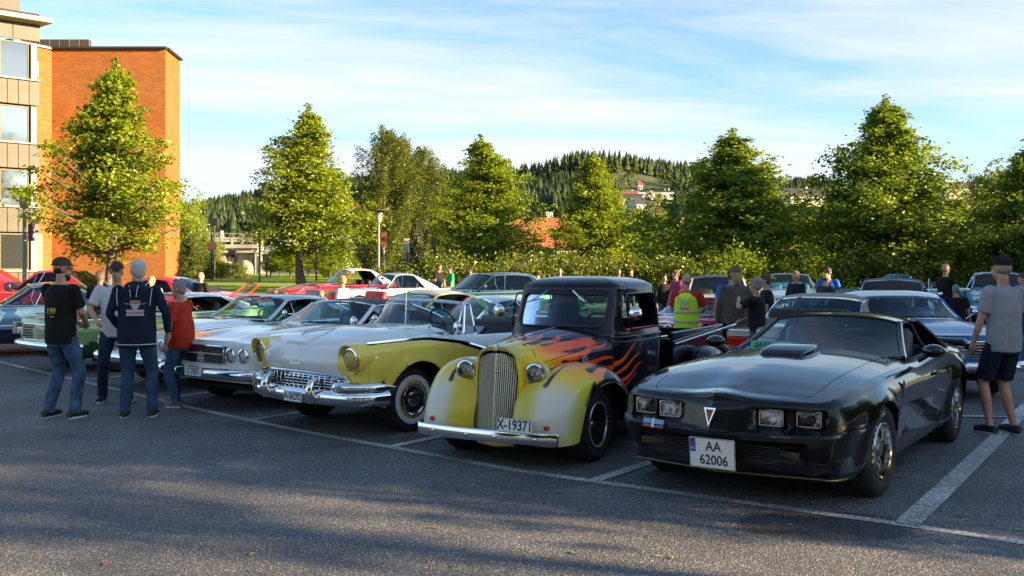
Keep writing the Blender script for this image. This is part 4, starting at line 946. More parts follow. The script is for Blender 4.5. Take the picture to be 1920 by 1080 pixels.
def fullcap(r, z, mats, spokes=0):
    """pressed chrome wheel cover"""
    mb = MB().lathe([(r+.006, z-.03), (r+.008, z), (r-.006, z+.012), (r-.022, z+.004), (r*.80, z-.012), (r*.62, z-.006), (r*.50, z+.010), (r*.42, z+.006), (r*.38, z-.002), (r*.26, z+.010), (r*.22, z+.024), (r*.10, z+.032), (0, z+.033)], n=44, m=0)
    for i in range(spokes):
        a = 2*math.pi*i/spokes; mb.box((r*.69*math.cos(a), r*.69*math.sin(a), z+.0), (r*.26, r*.035, .012), rotz(a), 1)
    return mb.data('hubcap', mats, 35)

def outline_half(pts, n=2, step=.045):
    Pp = chaikin(pts, n); L = np.linalg.norm(np.diff(Pp, axis=0), axis=1).sum(); return resample(Pp, int(L/step))
def snap_x(O, xs):
    """moves side points so that panel edges fall exactly at the wanted x; returns their indices"""
    idx = []
    ymax = O[:, 1].max()
    for x in xs:
        k = np.where(O[:, 1] > ymax*.80)[0]; i = k[np.argmin(abs(O[k, 0]-x))]; idx.append(int(i))
        j = i+1 if O[i, 0] > x else i-1; t_ = (x-O[i, 0])/(O[j, 0]-O[i, 0]+1e-9); O[i] = O[i]+(O[j]-O[i])*t_
    return idx
def shell(sp):
    """skirt grid (outline x height) and top grid (outline x inward)"""
    O = outline_half(sp['outline'], sp.get('smooth', 2), sp.get('step', .045)); ids = snap_x(O, sp['cuts'])
    T = np.gradient(O, axis=0); T /= np.linalg.norm(T, axis=1)[:, None]+1e-9; n2 = np.stack([-T[:, 1]*-1, T[:, 0]*-1], 1)   # outward
    n2[0] = (1, 0); n2[-1] = (-1, 0)
    wf = np.clip(n2[:, 0], 0, 1)**1.5; wr = np.clip(-n2[:, 0], 0, 1)**1.5; ws = 1-np.maximum(wf, wr)
    v = np.array(sp.get('v', np.r_[0, .04, np.linspace(.1, .9, 13), .94, .97, 1.0])); 
    Sx = sp['shoulder'](O[:, 0]); Bx = sp['bottom'](O[:, 0])
    off = wf[:, None]*sp['pf'](v)[None]+wr[:, None]*sp['pr'](v)[None]+ws[:, None]*sp['ps'](v)[None]
    Z = Bx[:, None]+(Sx-Bx)[:, None]*v[None]
    G = np.stack([O[:, 0:1]+n2[:, 0:1]*off, np.maximum(O[:, 1:2]+n2[:, 1:2]*off, 0), Z], -1)
    G[0, :, 1] = 0; G[-1, :, 1] = 0
    if 'disp' in sp: G = sp['disp'](G)
    ed = G[:, -1]
    t = np.array(sp.get('t', np.r_[0, .02, .05, .09, .14, .2, np.linspace(.28, 1, 13)])); yn = 1-t
    H = np.zeros((len(O), len(t), 3)); H[..., 0] = ed[:, 0:1]; H[..., 1] = ed[:, 1:2]*yn[None]
    wmax = np.maximum(ed[:, 1:2], .02)
    H[..., 2] = ed[:, 2:3]+sp['top'](H[..., 0], np.broadcast_to(yn[None], H.shape[:2]), H[..., 1], wmax)
    H[:, 0, 2] = ed[:, 2]
    return O, G, H, ids, v, t

def gh_curves(g, n=15):
    u = np.linspace(-1, 1, n)
    pr = lambda u: -g.get('edge', .05)*np.abs(u)**3.2-.006*u*u
    wb = np.stack([g['wbx']-g.get('wbc', .22)*np.abs(u)**g.get('wbp', 2), u*g['wbw'], g['wbz']-g.get('wbd', .02)*u*u], 1)
    wt = np.stack([g['wtx']-g.get('wtc', .10)*u*u, u*g['wtw'], g['wtz']+pr(u)], 1)
    rt = np.stack([g['rtx']+g.get('rtc', .06)*u*u, u*g['rtw'], g['rtz']+pr(u)], 1)
    rb = np.stack([g['rbx']+g.get('rbc', .20)*u*u, u*g['rbw'], g['rbz']-.01*u*u], 1)
    return u, wb, wt, rt, rb
def quad_between(a, b, n, bulge=0, axis=None):
    t = np.linspace(0, 1, n)[None, :, None]; G = a[:, None]*(1-t)+b[:, None]*t
    if bulge:
        nn = grid_normals(G); G = G+nn*bulge*np.sin(np.pi*t)
    return G
def greenhouse(car, g, mbody, mroof, mtrim=None, gl=None, side_glass=True, roof=True, pillar=.028, rear=True, inner=None):
    mtrim = mtrim or chrome; gl = gl or carglass; inner = inner or blackp
    u, wb, wt, rt, rb = gh_curves(g)
    W = quad_between(wb, wt, 7, -.015); ws = MB().grid(W).build('windshield', [gl], car, 180)
    fr = MB(); loop = np.vstack([wb, W[-1, 1:-1], wt[::-1], W[0, 1:-1][::-1]]); fr.tube(loop, pillar*.55, 6, closed=True); fr.build('windshield_frame', [mtrim], ws)
    for s in (0, -1):
        if roof: MB().tube(W[s]+np.array([-.012, (0.012 if s else -.012), 0]), pillar, 6, flat=(1.0, 1.2)).build('windshield_pillar', [mbody], car)
    mb = MB()
    if not roof: mb.tube(wt+np.array([0, 0, .006]), pillar*.9, 6); mb.build('windshield_header', [mroof], car)
    if roof:
        n = 13; t = np.linspace(0, 1, n); Rf = np.zeros((len(u), n, 3))
        for j, tt in enumerate(t):
            Rf[:, j] = wt*(1-tt)+rt*tt; Rf[:, j, 2] += g.get('arch', .055)*math.sin(math.pi*(tt*.9+.05)); Rf[:, j, 1] *= 1+g.get('belly', .03)*math.sin(math.pi*tt)
        Rf[:, 0] = wt; mb = MB().grid(Rf); lo = Rf.copy(); lo[..., 2] -= .03; mb.grid(lo, 1, flip=True)
        sk = []
        for a in (Rf[0], Rf[-1]): mb.grid(np.stack([a, a-np.array([0, 0, .03])], 0))
        for a in (Rf[:, 0], Rf[:, -1]): mb.grid(np.stack([a, a-np.array([0, 0, .03])], 0))
        ro = mb.build('roof', [mroof, inner], car, 50)
        for a in (Rf[0], Rf[-1]): MB().tube(a-np.array([0, 0, .022]), .014, 6).build('drip_rail', [mtrim], ro)
        if rear:
            Bk = quad_between(rt, rb, 6, .012); bk = MB().grid(Bk).build('rear_window', [gl], car, 180)
            loop = np.vstack([rt, Bk[-1, 1:-1], rb[::-1], Bk[0, 1:-1][::-1]]); MB().tube(loop, .014, 6, closed=True).build('rear_window_frame', [mtrim], bk)
        # roof quarter
        for s in (1, -1):
            e = Rf[-1] if s > 0 else Rf[0]; k = int(round((1-g.get('cq', .22))*(n-1))); top = resample(e[k:], 8)
            bf = np.array([g['qbx'], s*g['qbw'], g['qbz']]); br = rb[-1 if s > 0 else 0]
            bot = np.array([bf+(br-bf)*q for q in np.linspace(0, 1, 8)]); Gq = quad_between(top, bot, 6)
            MB().grid(Gq).grid(Gq+np.array([0, -s*.03, 0]), 1, flip=True).build('roof_quarter', [mroof, inner], car, 60)
            if side_glass:
                a0 = W[-1 if s > 0 else 0]; pA = a0[0]; 
                top = resample(e[:k+1], 9)-np.array([0, 0, .03]); bot = np.array([np.array([g['wbx']-g.get('wbc', .22)-.03, s*g['qbw'], g['qbz']])*(1-q)+bf*q for q in np.linspace(0, 1, 9)])
                if side_glass is True or side_glass == 'both' or side_glass == s:
                    sg = MB().grid(quad_between(top, bot, 3)).build('side_window', [gl], car, 180)
                    MB().tube(bot, .012, 6).tube(quad_between(top, bot, 3)[3], .010, 6).build('window_trim', [mtrim], sg)
    return wb, wt, rt, rb
def seat(car, x, y, z, w_, mat, bench=False, head=False, h=.52):
    mb = MB(); mb.box((x, y, z), (.52, w_, .16), roty(.08), bev=.05); mb.box((x-.26, y, z+h*.5), (.14, w_, h), roty(-.22), bev=.05)
    if head: mb.box((x-.34, y, z+h*.98), (.10, w_*.55, .18), roty(-.15), bev=.04)
    return mb.build('seat', [mat], car, 60)
def steering(car, x, y, z, mat, r=.19, tilt=1.05):
    t = np.linspace(0, 2*math.pi, 28, endpoint=False); Rm_ = roty(-tilt+math.pi/2) ; Pp = np.c_[r*np.cos(t), r*np.sin(t), 0*t] @ roty(-.45-math.pi/2+.9).T
    M = roty(-math.radians(62)); Pp = np.c_[r*np.cos(t), r*np.sin(t), 0*t] @ M.T+np.array([x, y, z])
    mb = MB().tube(Pp, .012, 7, closed=True)
    for a in (R(90), R(-90), R(180)): q = np.array([[0, 0, 0], [r*math.cos(a), r*math.sin(a), 0]]) @ M.T+np.array([x, y, z]); mb.tube(q, .010, 6)
    mb.ball((x, y, z), (.035, .035, .035), 10); mb.tube([(x, y, z), (x+.45, y, z-.22)], .018, 6)
    return mb.build('steering_wheel', [mat], car)
def interior(car, x0, x1, w_, z, mat, dashz, wheel=True, seats=True, sx=None):
    MB().box(((x0+x1)/2, 0, z-.2), (abs(x0-x1), w_*2, .04)).box((x0+.02, 0, dashz-.14), (.30, w_*1.9, .24), bev=.05).build('dashboard', [mat], car)
    if seats:
        for s in (1, -1): seat(car, x0-.85, s*w_*.48, z+.05, w_*.72, mat)
        seat(car, x0-1.75, 0, z+.06, w_*1.5, mat)
    if wheel: steering(car, x0-.38, w_*.45, dashz+.02, mat)
def bumper_bar(car, O, z, h, out, s_end, mat, name='bumper', x_cond=None, prof=None, rear=False, bulge=.03):
    """blade that follows the body outline"""
    k = np.arange(len(O)); 
    L = np.r_[0, np.cumsum(np.linalg.norm(np.diff(O, axis=0), axis=1))]; sel = (L <= s_end) if not rear else (L[-1]-L <= s_end)
    Q = O[sel]; Q = Q if not rear else Q[::-1]; Q = np.vstack([Q[::-1]*np.array([1, -1]), Q[1:]]); Q = resample(chaikin(Q, 1), 41)
    T = np.gradient(Q, axis=0); T /= np.linalg.norm(T, axis=1)[:, None]; n2 = np.stack([T[:, 1], -T[:, 0]], 1)
    if not rear and n2[20, 0] < 0 or rear and n2[20, 0] > 0: n2 = -n2
    pr = prof or [(-.045, .5), (-.01, .52), (bulge*.6, .40), (bulge, .15), (bulge, -.15), (bulge*.6, -.40), (-.01, -.52), (-.045, -.5)]
    G = np.array([[(q[0]+m[0]*(out+po), q[1]+m[1]*(out+po), z+pz*h) for po, pz in pr] for q, m in zip(Q, n2)])
    mb = MB().grid(G, closed_v=True); mb.add(G[0], [tuple(range(len(pr)))]); mb.add(G[-1], [tuple(range(len(pr)-1, -1, -1))])
    return mb.build(name, [mat], car, 40)
def headlamp(car, p, r, yaw=0, rim=None, pitch=0, bezel=.012, name='headlight'):
    """round sealed-beam lamp facing +x"""
    M = rotz(yaw) @ roty(math.pi/2+pitch); p = np.array(p, float)
    o = MB().lathe([(r, -.01), (r+bezel, -.004), (r+bezel, .012), (r-.002, .016), (r-.008, .006)], n=28).build(name, [rim or chrome], car, 40, loc=p); V = Matrix(M.tolist()).to_euler(); o.rotation_euler = V
    MB().lathe([(r*.98, .004), (r*.9, -.012), (r*.6, -.045), (r*.25, -.065), (.012, -.068), (.012, -.03), (0, -.028)], n=24).build('reflector', [reflector], o, 60)
    pr = [(r*.985*math.cos(a), .004+.022*math.sin(a)) for a in np.linspace(0, math.pi/2, 7)]; MB().lathe(pr, n=24).build('lens', [lensglass], o, 180)
    return o
def plate(car, p, w_, h, txt, yaw=0, sub=None, blue=False, pitch=0, size=.078, name='number_plate', sx=1.0, rearward=False, bold=.0012):
    """number plate whose face looks along +x (or -x)"""
    M = (Matrix.Rotation(yaw, 4, 'Z') @ Matrix.Rotation(pitch, 4, 'Y') @ Matrix.Rotation(R(90), 4, 'Z') @ Matrix.Rotation(R(90), 4, 'X'))
    if rearward: M = Matrix.Rotation(R(180), 4, 'Z') @ M
    mb = MB(); mb.prism(rrect(w_, h, .012), .004, m=0); fr = mb
    o = mb.build(name, [platew], car, 0, loc=p); o.rotation_euler = M.to_euler()
    rim = resample(np.array(rrect(w_-.006, h-.006, .012)), 40, True); MB().tube(np.c_[rim, np.full(40, .004)], .0022, 5, closed=True).build('plate_rim', [inkblk], o)
    if blue:
        MB().prism([(-w_/2+.008, h*.02), (-w_/2+.048, h*.02), (-w_/2+.048, h/2-.008), (-w_/2+.008, h/2-.008)], .0015, c=(0, 0, .0038), m=0).build('country_band', [P('plate_blue', (.02, .06, .35), .35)], o, 0)
        f_ = MB(); c0 = (-w_/2+.028, h*.33); f_.prism(rrect(.026, .018, .001), .001, c=(c0[0], c0[1], .0054), m=0); f_.prism(rrect(.026, .004, .0005), .001, c=(c0[0], c0[1], .0065), m=1); f_.prism(rrect(.004, .018, .0005), .001, c=(c0[0]-.004, c0[1], .0066), m=1); f_.build('flag', [P('flag_red', (.5, .02, .03), .4), P('flag_blue', (.01, .02, .2), .4)], o, 0)
        text_mesh('N', .032, platew, o, 'lettering', (-w_/2+.028, h*.13, .0056))
        for s in (-1, 1): MB().lathe([(.004, 0), (.004, .002), (0, .002)], (s*.10+.02, h*.40, .004), None, 8).build('screw', [inkblk], o, 0)
    for i, line in enumerate(txt):
        yy = 0 if len(txt) == 1 else (h*.22 if i == 0 else -h*.23)
        text_mesh(line, size, inkblk, o, 'lettering', (0.012 if blue else 0, yy, .0045), sx=sx, bold=bold)
    return o
def wiper(car, a, b, mat=None, r=.007):
    a = np.array(a, float); b = np.array(b, float)
    d = b-a; L = np.linalg.norm(d); MB().tube([a, a+d*.45+np.array([.01, 0, .012]), a+d*.5+np.array([.01, 0, .012])], r*.8, 5).tube([a+d*.5+np.array([.008, 0, .008])-d*.45, b], r*.8, 5).build('wiper', [mat or blackp], car)
def mirror_round(car, p, base, r=.055, mat=None, yaw=0):
    mat = mat or chrome; p = np.array(p, float)
    o = MB().lathe([(0, .035), (r*.5, .032), (r*.85, .018), (r, 0), (r*.9, -.006), (0, -.006)], n=24).build('side_mirror', [mat], car, 50, loc=p); o.rotation_euler = (0, R(90), yaw)
    MB().tube([base, (np.array(base)+p)/2+np.array([0, .015, .01]), p-np.array([.0, 0, .0])], .009, 7).build('mirror_arm', [mat], car)
    return o
def car_root(name, C, th, label, cat='car', group=None, scale=1):
    """C: front axle centre on the ground; th: heading of the nose (radians)"""
    z = float(gz(C[0], C[1])); return empty(name, (C[0], C[1], z), th, label, cat, group, scale)
def heading(deg):
    """nose direction for a car whose tail points 'deg' to the right of straight ahead"""
    a = R(deg); return math.atan2(-math.cos(a), -math.sin(a))
def lin(xs, ys): return lambda x: np.interp(x, xs, ys)
# ------------------------------------------------------------ black coupe in front
blk = paint('black_paint', (.004, .0042, .005), 0, .2, sharp=True)
blkflex = paint('black_bumper_paint', (.004, .0045, .006), 0, .3); bs(blkflex).inputs['Coat Weight'].default_value = .55; bs(blkflex).inputs['Specular IOR Level'].default_value = .2; bs(blk).inputs['Specular IOR Level'].default_value = .2
gold = P('gold_pinstripe', (.45, .30, .10), .35, .6)
def build_transam():
    C = (2.0, 7.62); car = car_root('parked_car', C, heading(35.1), 'glossy black T-top coupe nearest the camera with hood scoop and square headlights', 'car', 'cars parked in the front row')
    sh = pch([-3.98, -3.6, -3.0, -2.7, -2.2, -1.5, -1.0, -.5, 0, .35, .65, .85, 1.05], [.80, .86, .915, .925, .90, .875, .885, .88, .865, .835, .79, .765, .75])
    bo = pch([-4, -3.4, -2.75, -.4, .35, .7, 1.05], [.32, .27, .21, .20, .20, .21, .22])
    zL = .53
    def pf(v):
        z = .22+(.75-.22)*v
        return np.interp(z, [.22, .245, .30, .36, .50, .528, .545, .56, .68, .73, .75], [-.155, -.15, -.10, -.005, .03, .034, .020, -.032, -.052, -.062, -.085])
    def ps(v): return np.interp(v, [0, .06, .25, .45, .62, .80, .92, .97, 1], [-.075, -.06, -.045, -.02, .008, .0, -.035, -.065, -.10])
    def pr(v): return np.interp(v, [0, .2, .3, .6, .7, 1], [-.1, -.08, 0, .02, -.02, -.08])
    def disp(G):
        x, y, z = G[..., 0], G[..., 1], G[..., 2]
        for wx, f in ((0, 1.), (-2.745, 1.25)):      # flared wheel openings
            d = np.hypot(x-wx, z-.34); G[..., 1] += .035*f*np.exp(-((d-.37)/.09)**2)*sstep(.18, .3, z)*(y > .5)*(abs(x-wx) < .7)
        # headlight pockets in the front cover
        fr = (x > .55)
        for y0, y1 in ((.275, .485), (.515, .730)):
            ins = sstep(y0-.012, y0+.012, y)*(1-sstep(y1-.012, y1+.012, y))*sstep(.570, .582, z)*(1-sstep(.716, .72, z+.0)*0)*(1-sstep(.699, .712, z))*fr
            G[..., 0] -= ins*(.075+.05*(y > .5)*0)
        up = sstep(.535, .56, z)*(1-sstep(.70, .75, z)*.5)*fr; G[..., 0] += .050*np.clip(1-y/.25, 0, 1)*up       # beak between the lamps
        # lower intake
        ins = sstep(.1, .14, y)*(1-sstep(.60, .64, y))*sstep(.33, .35, z)*(1-sstep(.47, .49, z))*fr; G[..., 0] -= ins*.05
        # fender vent
        return G
    def top(x, yn, y, wmax):
        z = .115*np.clip((.95-x)/1.9, .10, 1)**.7*(1-yn**2.6)
        z = z+.030*np.clip((x+.1)/1.0, .25, 1)*np.exp(-(y/.16)**2)*sstep(-1.1, .1, x)      # beak ridge
        z = z+.016*np.exp(-((y-.62)/.05)**2)*(x > -1.0)*(x < .8)*0
        return z
    v = np.r_[0, .05, .10, .16, .22, .28, .34, .40, .46, .52, .56, .58, .595, .612, .628, .642, .66, .70, .76, .82, .87, .895, .915, .935, .955, .975, 1]
    sp = dict(outline=[(1.045, 0), (1.00, .14), (.965, .36), (.905, .62), (.83, .795), (.66, .87), (.35, .905), (-.3, .925), (-1.3, .915), (-2.0, .92), (-2.75, .945), (-3.4, .90), (-3.8, .80), (-3.93, .62), (-3.97, 0)],
              smooth=2, step=.026, cuts=[.70, -.78, -2.02, -3.5], shoulder=sh, bottom=bo, pf=pf, ps=ps, pr=pr, v=v, disp=disp, top=top, t=np.r_[0, .015, .035, .06, .09, .12, np.linspace(.16, .96, 17), 1])
    O, G, H, ids, v, t = shell(sp)
    iF, iD, iQ, iT = ids
    def arch(Gp, m):
        for wx, r in ((0, .365), (-2.745, .375)): Gp, m = cut_circle(Gp, m, wx, .345, r, Gp[..., 1] > .4)
        return Gp, m
    def sub(a, b, A=G): return A[a:b+1].copy()
    # front cover, fenders, doors, quarters, tail
    panel('front_cover', sub(0, iF), [blkflex], car, merge=True, gaps=(0, .002, 0, .002), smooth=32)
    for s in (1, -1):
        for nm, a, b in (('fender', iF, iD), ('door', iD, iQ), ('rear_quarter', iQ, iT)):
            g = sub(a, b); m = np.ones((g.shape[0]-1, g.shape[1]-1), bool); g, m = arch(g, m)
            o = panel(nm, g, [blk], car, m, gaps=(.0025, .0025, 0, 0), side=s)
            if nm == 'fender':
                o2 = MB().box((-.56, s*.922, .74), (.14, .010, .045), rotz(.04*s) @ roty(.9), bev=.004).build('fender_vent', [blackp], o)
                for dz in (0, -.035): MB().box((.49, s*.889, .585+dz), (.10, .02, .018), rotz(-.10*s), bev=.003).build('side_marker', [P('side_amber', (.42, .16, .03), .25, 0, 1)], o, 0)
            if nm == 'door': MB().box((-1.78, s*.93, .76), (.13, .02, .03), bev=.006).build('door_handle', [blk], o)
    panel('tail_panel', sub(iT, len(O)-1), [blk], car, merge=True)
    jh = int(np.argmin(abs((1-t)-.80))); ih = int(np.argmin(abs(H[:, 0, 0]-.86))); 
    ic = int(np.argmin(abs(H[:, 0, 0]+1.02))); iv = int(np.argmin(abs(H[:, 0, 0]+3.05)))
    iH = int(np.argmin(abs(H[:, 0, 0]-.885)))
    # hood front edge follows the beak: rows with small y belong to the cover up to 10 cm behind the nose
    Hm = np.ones((H.shape[0]-1, H.shape[1]-1), bool)
    xc = (H[:-1, :-1, 0]+H[1:, 1:, 0])/2; yc = (H[:-1, :-1, 1]+H[1:, 1:, 1])/2
    a0 = 0
    hood_pts = lambda: None
    # lip strip (top of the cover)
    lip = Hm & (xc > .80+0*.0-.10*(yc < .0)) ; 
    ihood = iH
    panel('cover_top', H[:iH+1].copy(), [blkflex], car, merge=True, gaps=(0, .002, 0, 0), smooth=60)
    for s in (1, -1): panel('fender_top', H[iH:ic+1, :jh+1].copy(), [blk], car, side=s, gaps=(.002, 0, 0, .003), smooth=60)
    hood = panel('hood', H[iH:ic+1, jh:].copy(), [blk], car, merge=True, gaps=(.0025, 0, .003, 0), smooth=60)
    panel('tail_deck', H[iv:, :].copy(), [blk], car, merge=True, smooth=60)
    for s in (1, -1): panel('belt_top', H[ic:iv+1, :5].copy(), [blk], car, side=s, smooth=60)
    MB().box((-1.06, 0, .925), (.14, 1.36, .03), bev=.01).build('cowl_grille', [blackp], car)
    # rear spoiler
    MB().tube([(-3.70, -.86, .86), (-3.78, -.80, .90), (-3.84, 0, .915), (-3.78, .80, .90), (-3.70, .86, .86)], .04, 8, flat=(1.0, 1.2)).build('spoiler', [blk], car)
    # hood scoop
    sc = []
    for x, w_, h in ((-.33, .16, .0), (-.36, .175, .085), (-.42, .19, .115), (-.60, .205, .125), (-.80, .20, .12), (-.95, .17, .05)):
        row_ = []
        for a in np.linspace(0, math.pi, 13):
            cx_, sx_ = math.cos(a), math.sin(a); row_.append((x, w_*np.sign(cx_)*abs(cx_)**.28, .865+(-(x))*.09+h*abs(sx_)**.30))
        sc.append(row_)
    scoop = MB().grid(np.array(sc)).build('hood_scoop', [blk], hood, 45)
    tx = text_mesh('TURBO', .052, gold, scoop, 'lettering', (-.60, .2075, .945), (R(82), 0, R(180)), sx=1.25)
    MB().box((-.06, .50, .868), (.22, .16, .012), rotz(-.35), bev=.004).build('hood_vent', [blackp], hood, 0); MB().box((-.06, -.50, .868), (.22, .16, .012), rotz(.35), bev=.004).build('hood_vent', [blackp], hood, 0)
    # headlights in their pockets
    for s in (1, -1):
        for y in (.62, .382):
            x = .812 if y > .5 else .893; yaw = s*.10
            o = MB(); P4 = np.array([(x, s*y-.083, .592), (x, s*y+.083, .592), (x, s*y+.083, .700), (x, s*y-.083, .700)])
            o.tube(resample(P4, 24, True), .006, 6, closed=True); hb = o.build('headlight', [P('warm_chrome', (.65, .50, .38), .15, 1)], car)
            gx = []
            for i in range(9):
                for j in range(7): yy, zz_ = (i/4-1), (j/3-1); gx.append((x-.045*(1-(yy*yy+zz_*zz_)/2)-.004, s*y+yy*.080, .646+zz_*.052))
            MB().grid(np.array(gx).reshape(9, 7, 3)).build('reflector', [reflector], hb, 180)
            gx = [(x+.012*(1-yy*yy)*(1-zz_*zz_), s*y+yy*.080, .646+zz_*.052) for yy in np.linspace(-1, 1, 7) for zz_ in np.linspace(-1, 1, 5)]
            MB().grid(np.array(gx).reshape(7, 5, 3)).build('lens', [lensglass], hb, 180)
            MB().box((x-.085, s*y, .648), (.02, .205, .150)).build('lamp_surround', [blackp], hb, 0)
    # nose badge: pointed down, red
    bd = MB(); bd.prism([(-.045, .062), (.045, .062), (0, -.068)], .006, m=0); bd.prism([(-.030, .050), (.030, .050), (0, -.044)], .003, c=(0, 0, .005), m=1)
    o = bd.build('nose_badge', [chrome, P('badge_red', (.30, .03, .02), .3)], car, 0, loc=(1.066, .0, .645)); o.rotation_euler = (Matrix.Rotation(R(-14), 4, 'Y') @ Matrix.Rotation(R(90), 4, 'Z') @ Matrix.Rotation(R(90), 4, 'X')).to_euler()
    # striped flag badge on the bumper, to the right of the car
    fb = MB(); fb.box((0, -.055, .012), (.008, .075, .034), m=0); fb.box((0, .052, .012), (.008, .085, .034), m=0); fb.box((0, -.055, -.022), (.008, .075, .02), m=1); fb.box((0, .052, -.022), (.008, .085, .02), m=1); fb.box((0, -.003, -.0), (.009, .02, .066), m=2)
    o = fb.build('bumper_badge', [P('badge_blue', (.12, .35, .62), .3), P('badge_dark_red', (.2, .03, .03), .3), platew], car, 0, loc=(.988, -.475, .548)); o.rotation_euler = (0, R(-12), R(-12))
    plate(car, (1.10, .035, .395), .335, .215, ['AA', '62006'], yaw=.02, blue=True, pitch=R(6), size=.098, sx=.86, bold=.0012)
    text_mesh('TURBO TRANS AM', .016, P('grey_print', (.3, .3, .3), .5), car, 'lettering', (.985, .48, .535), (R(90), 0, R(90+14)))
    for s in (1, -1): MB().box((.912, s*.50, .41), (.01, .20, .05), rotz(-.25*s), bev=.003).build('turn_signal', [P('dim_amber', (.025, .008, .005), .2, 0, 1)], car, 0)
    gr = MB()
    for i in range(7): gr.box((.958, 0, .345+i*.018), (.012, .95, .006))
    gr.build('lower_grille', [blackp], car, 0)
    kk = G[:iF+6, 0]+np.array([.004, .002, .012]); kk = np.vstack([(kk*np.array([1, -1, 1]))[::-1], kk[1:]]); MB().tube(kk, .007, 6).build('spoiler_stripe', [P('dull_gold_stripe', (.20, .14, .05), .4, .4)], car)
    # cabin
    g = dict(wbx=-1.06, wbw=.735, wbz=.945, wbc=.24, wtx=-1.78, wtw=.565, wtz=1.245, wtc=.10, edge=.055, rtx=-2.55, rtw=.53, rtz=1.235, rbx=-3.30, rbw=.62, rbz=.945, rbc=.15, qbx=-2.72, qbw=.80, qbz=.93, arch=.018, cq=.12, belly=.02, wbd=.03)
    wb, wt, rt, rb = greenhouse(car, g, blk, blk, blackp, glass('clear_tinted_glass', (.72, .95, .93), .85), side_glass=False, pillar=.026)
    MB().box((-2.55, 0, 1.17), (.20, 1.08, .06), bev=.02).build('targa_bar', [blk], car)
    for s in (1, -1):
        MB().tube([(-2.50, s*.57, 1.19), (-2.62, s*.70, 1.04), (-2.70, s*.80, .92)], .05, 8, flat=(.5, 1.6)).build('door_pillar', [blk], car)
        MB().tube([(-2.42, s*.565, 1.15), (-2.45, s*.63, 1.0), (-2.44, s*.70, .90)], .016, 6).box((-2.44, s*.675, .90), (.03, .02, .05), m=1).build('seat_belt', [blackp, platew], car)
    # seats, dash
    greyv = P('dark_grey_vinyl', (.06, .066, .075), .4)
    for s in (1, -1): seat(car, -1.98, s*.36, .50, .50, greyv, head=False, h=.62)
    seat(car, -2.75, 0, .52, 1.1, greyv, h=.40)
    MB().box((-1.28, 0, .86), (.34, 1.36, .16), bev=.05).build('dashboard', [greyv], car, 50); steering(car, -1.56, .36, .90, greyv, .18)
    MB().box((-1.66, .03, 1.145), (.02, .25, .065), bev=.02).build('rear_view_mirror', [blackp], car)
    MB().prism(rrect(.30, .075, .008), .003).build('dash_card', [P('green_card', (.08, .42, .25), .6)], car, 0, loc=(-1.21, -.42, .985), rot=(R(68), 0, R(98)))
    text_mesh('04-07-17', .06, inkblk, car, 'lettering', (-1.205, -.42, .986), (R(68), 0, R(98)), sx=.95)
    # mirrors: bullet shaped, body colour
    for s in (1, -1):
        MB().ball((-1.36, s*.985, .985), (.085, .095, .058), 16).tube([(-1.34, s*.86, .90), (-1.35, s*.93, .95)], .028, 8).build('side_mirror', [blk], car, 60)
    wiper(car, (-1.10, .45, .955), (-1.14, -.05, .97)); wiper(car, (-1.12, -.15, .955), (-1.20, -.60, .97))
    # wheels: wide tyres with raised white letters, bright snowflake-like rims
    r = .345; ty = make_tyre(r, .255, .205)
    silver = P('polished_rim', (.75, .74, .72), .12, 1); goldr = P('bronze_spoke', (.30, .26, .20), .3, .9)
    mb = MB().lathe([(.203, .095), (.21, .112), (.205, .120), (.190, .112), (.183, .06), (.180, -.01), (.183, -.09)], n=44); rim = mb.data('rim', [silver], 40)
    mb = MB().lathe([(.055, .06), (.06, .075), (.045, .10), (0, .102)], n=20)
    for i in range(10):
        a = 2*math.pi*i/10; c, s_ = math.cos(a), math.sin(a)
        mb.tube([(.045*c, .045*s_, .07), (.11*c, .11*s_, .055), (.183*math.cos(a+.12), .183*math.sin(a+.12), .02)], .011, 6, 0, flat=(1, 1.1)); mb.tube([(.11*c, .11*s_, .055), (.183*math.cos(a-.12), .183*math.sin(a-.12), .02)], .010, 6, 0)
    mb.lathe([(.185, -.02), (.06, -.03), (0, -.03)], n=30, m=1); spk = mb.data('spokes', [goldr, cavity], 40)
    letters = []
    for i, ch in enumerate('BFGOODRICH'): letters.append(ch)
    for (x, s) in ((0, 1), (0, -1), (-2.745, 1), (-2.745, -1)):
        wh = place_wheel(car, ty, [('rim', rim), ('spokes', spk)], x, s*.795, r, R(-3)*1 if x == 0 else 0)
        if s > 0:
            for i, ch in enumerate('BFGoodrich'):
                # letters run round the lower outer sidewall
                a = R(8)-i*R(10.5); rr = .278; text_mesh(ch, .052, whitewall, wh, 'tyre_letter', (rr*math.cos(a), rr*math.sin(a), .1285), (0, 0, a-R(90)), ext=.001, bold=.001)
    for s in (1, -1):      # wheel wells and floor
        for x in (0, -2.745): wheel_well(car, x, s*.74, .36, .40, s)
    MB().box((-1.6, 0, .24), (4.1, 1.35, .04)).box((.35, 0, .45), (.5, 1.3, .3)).box((-.3, 0, .55), (1.3, .7, .45)).build('underbody', [cavity], car, 0)
    return car
transam = build_transam()
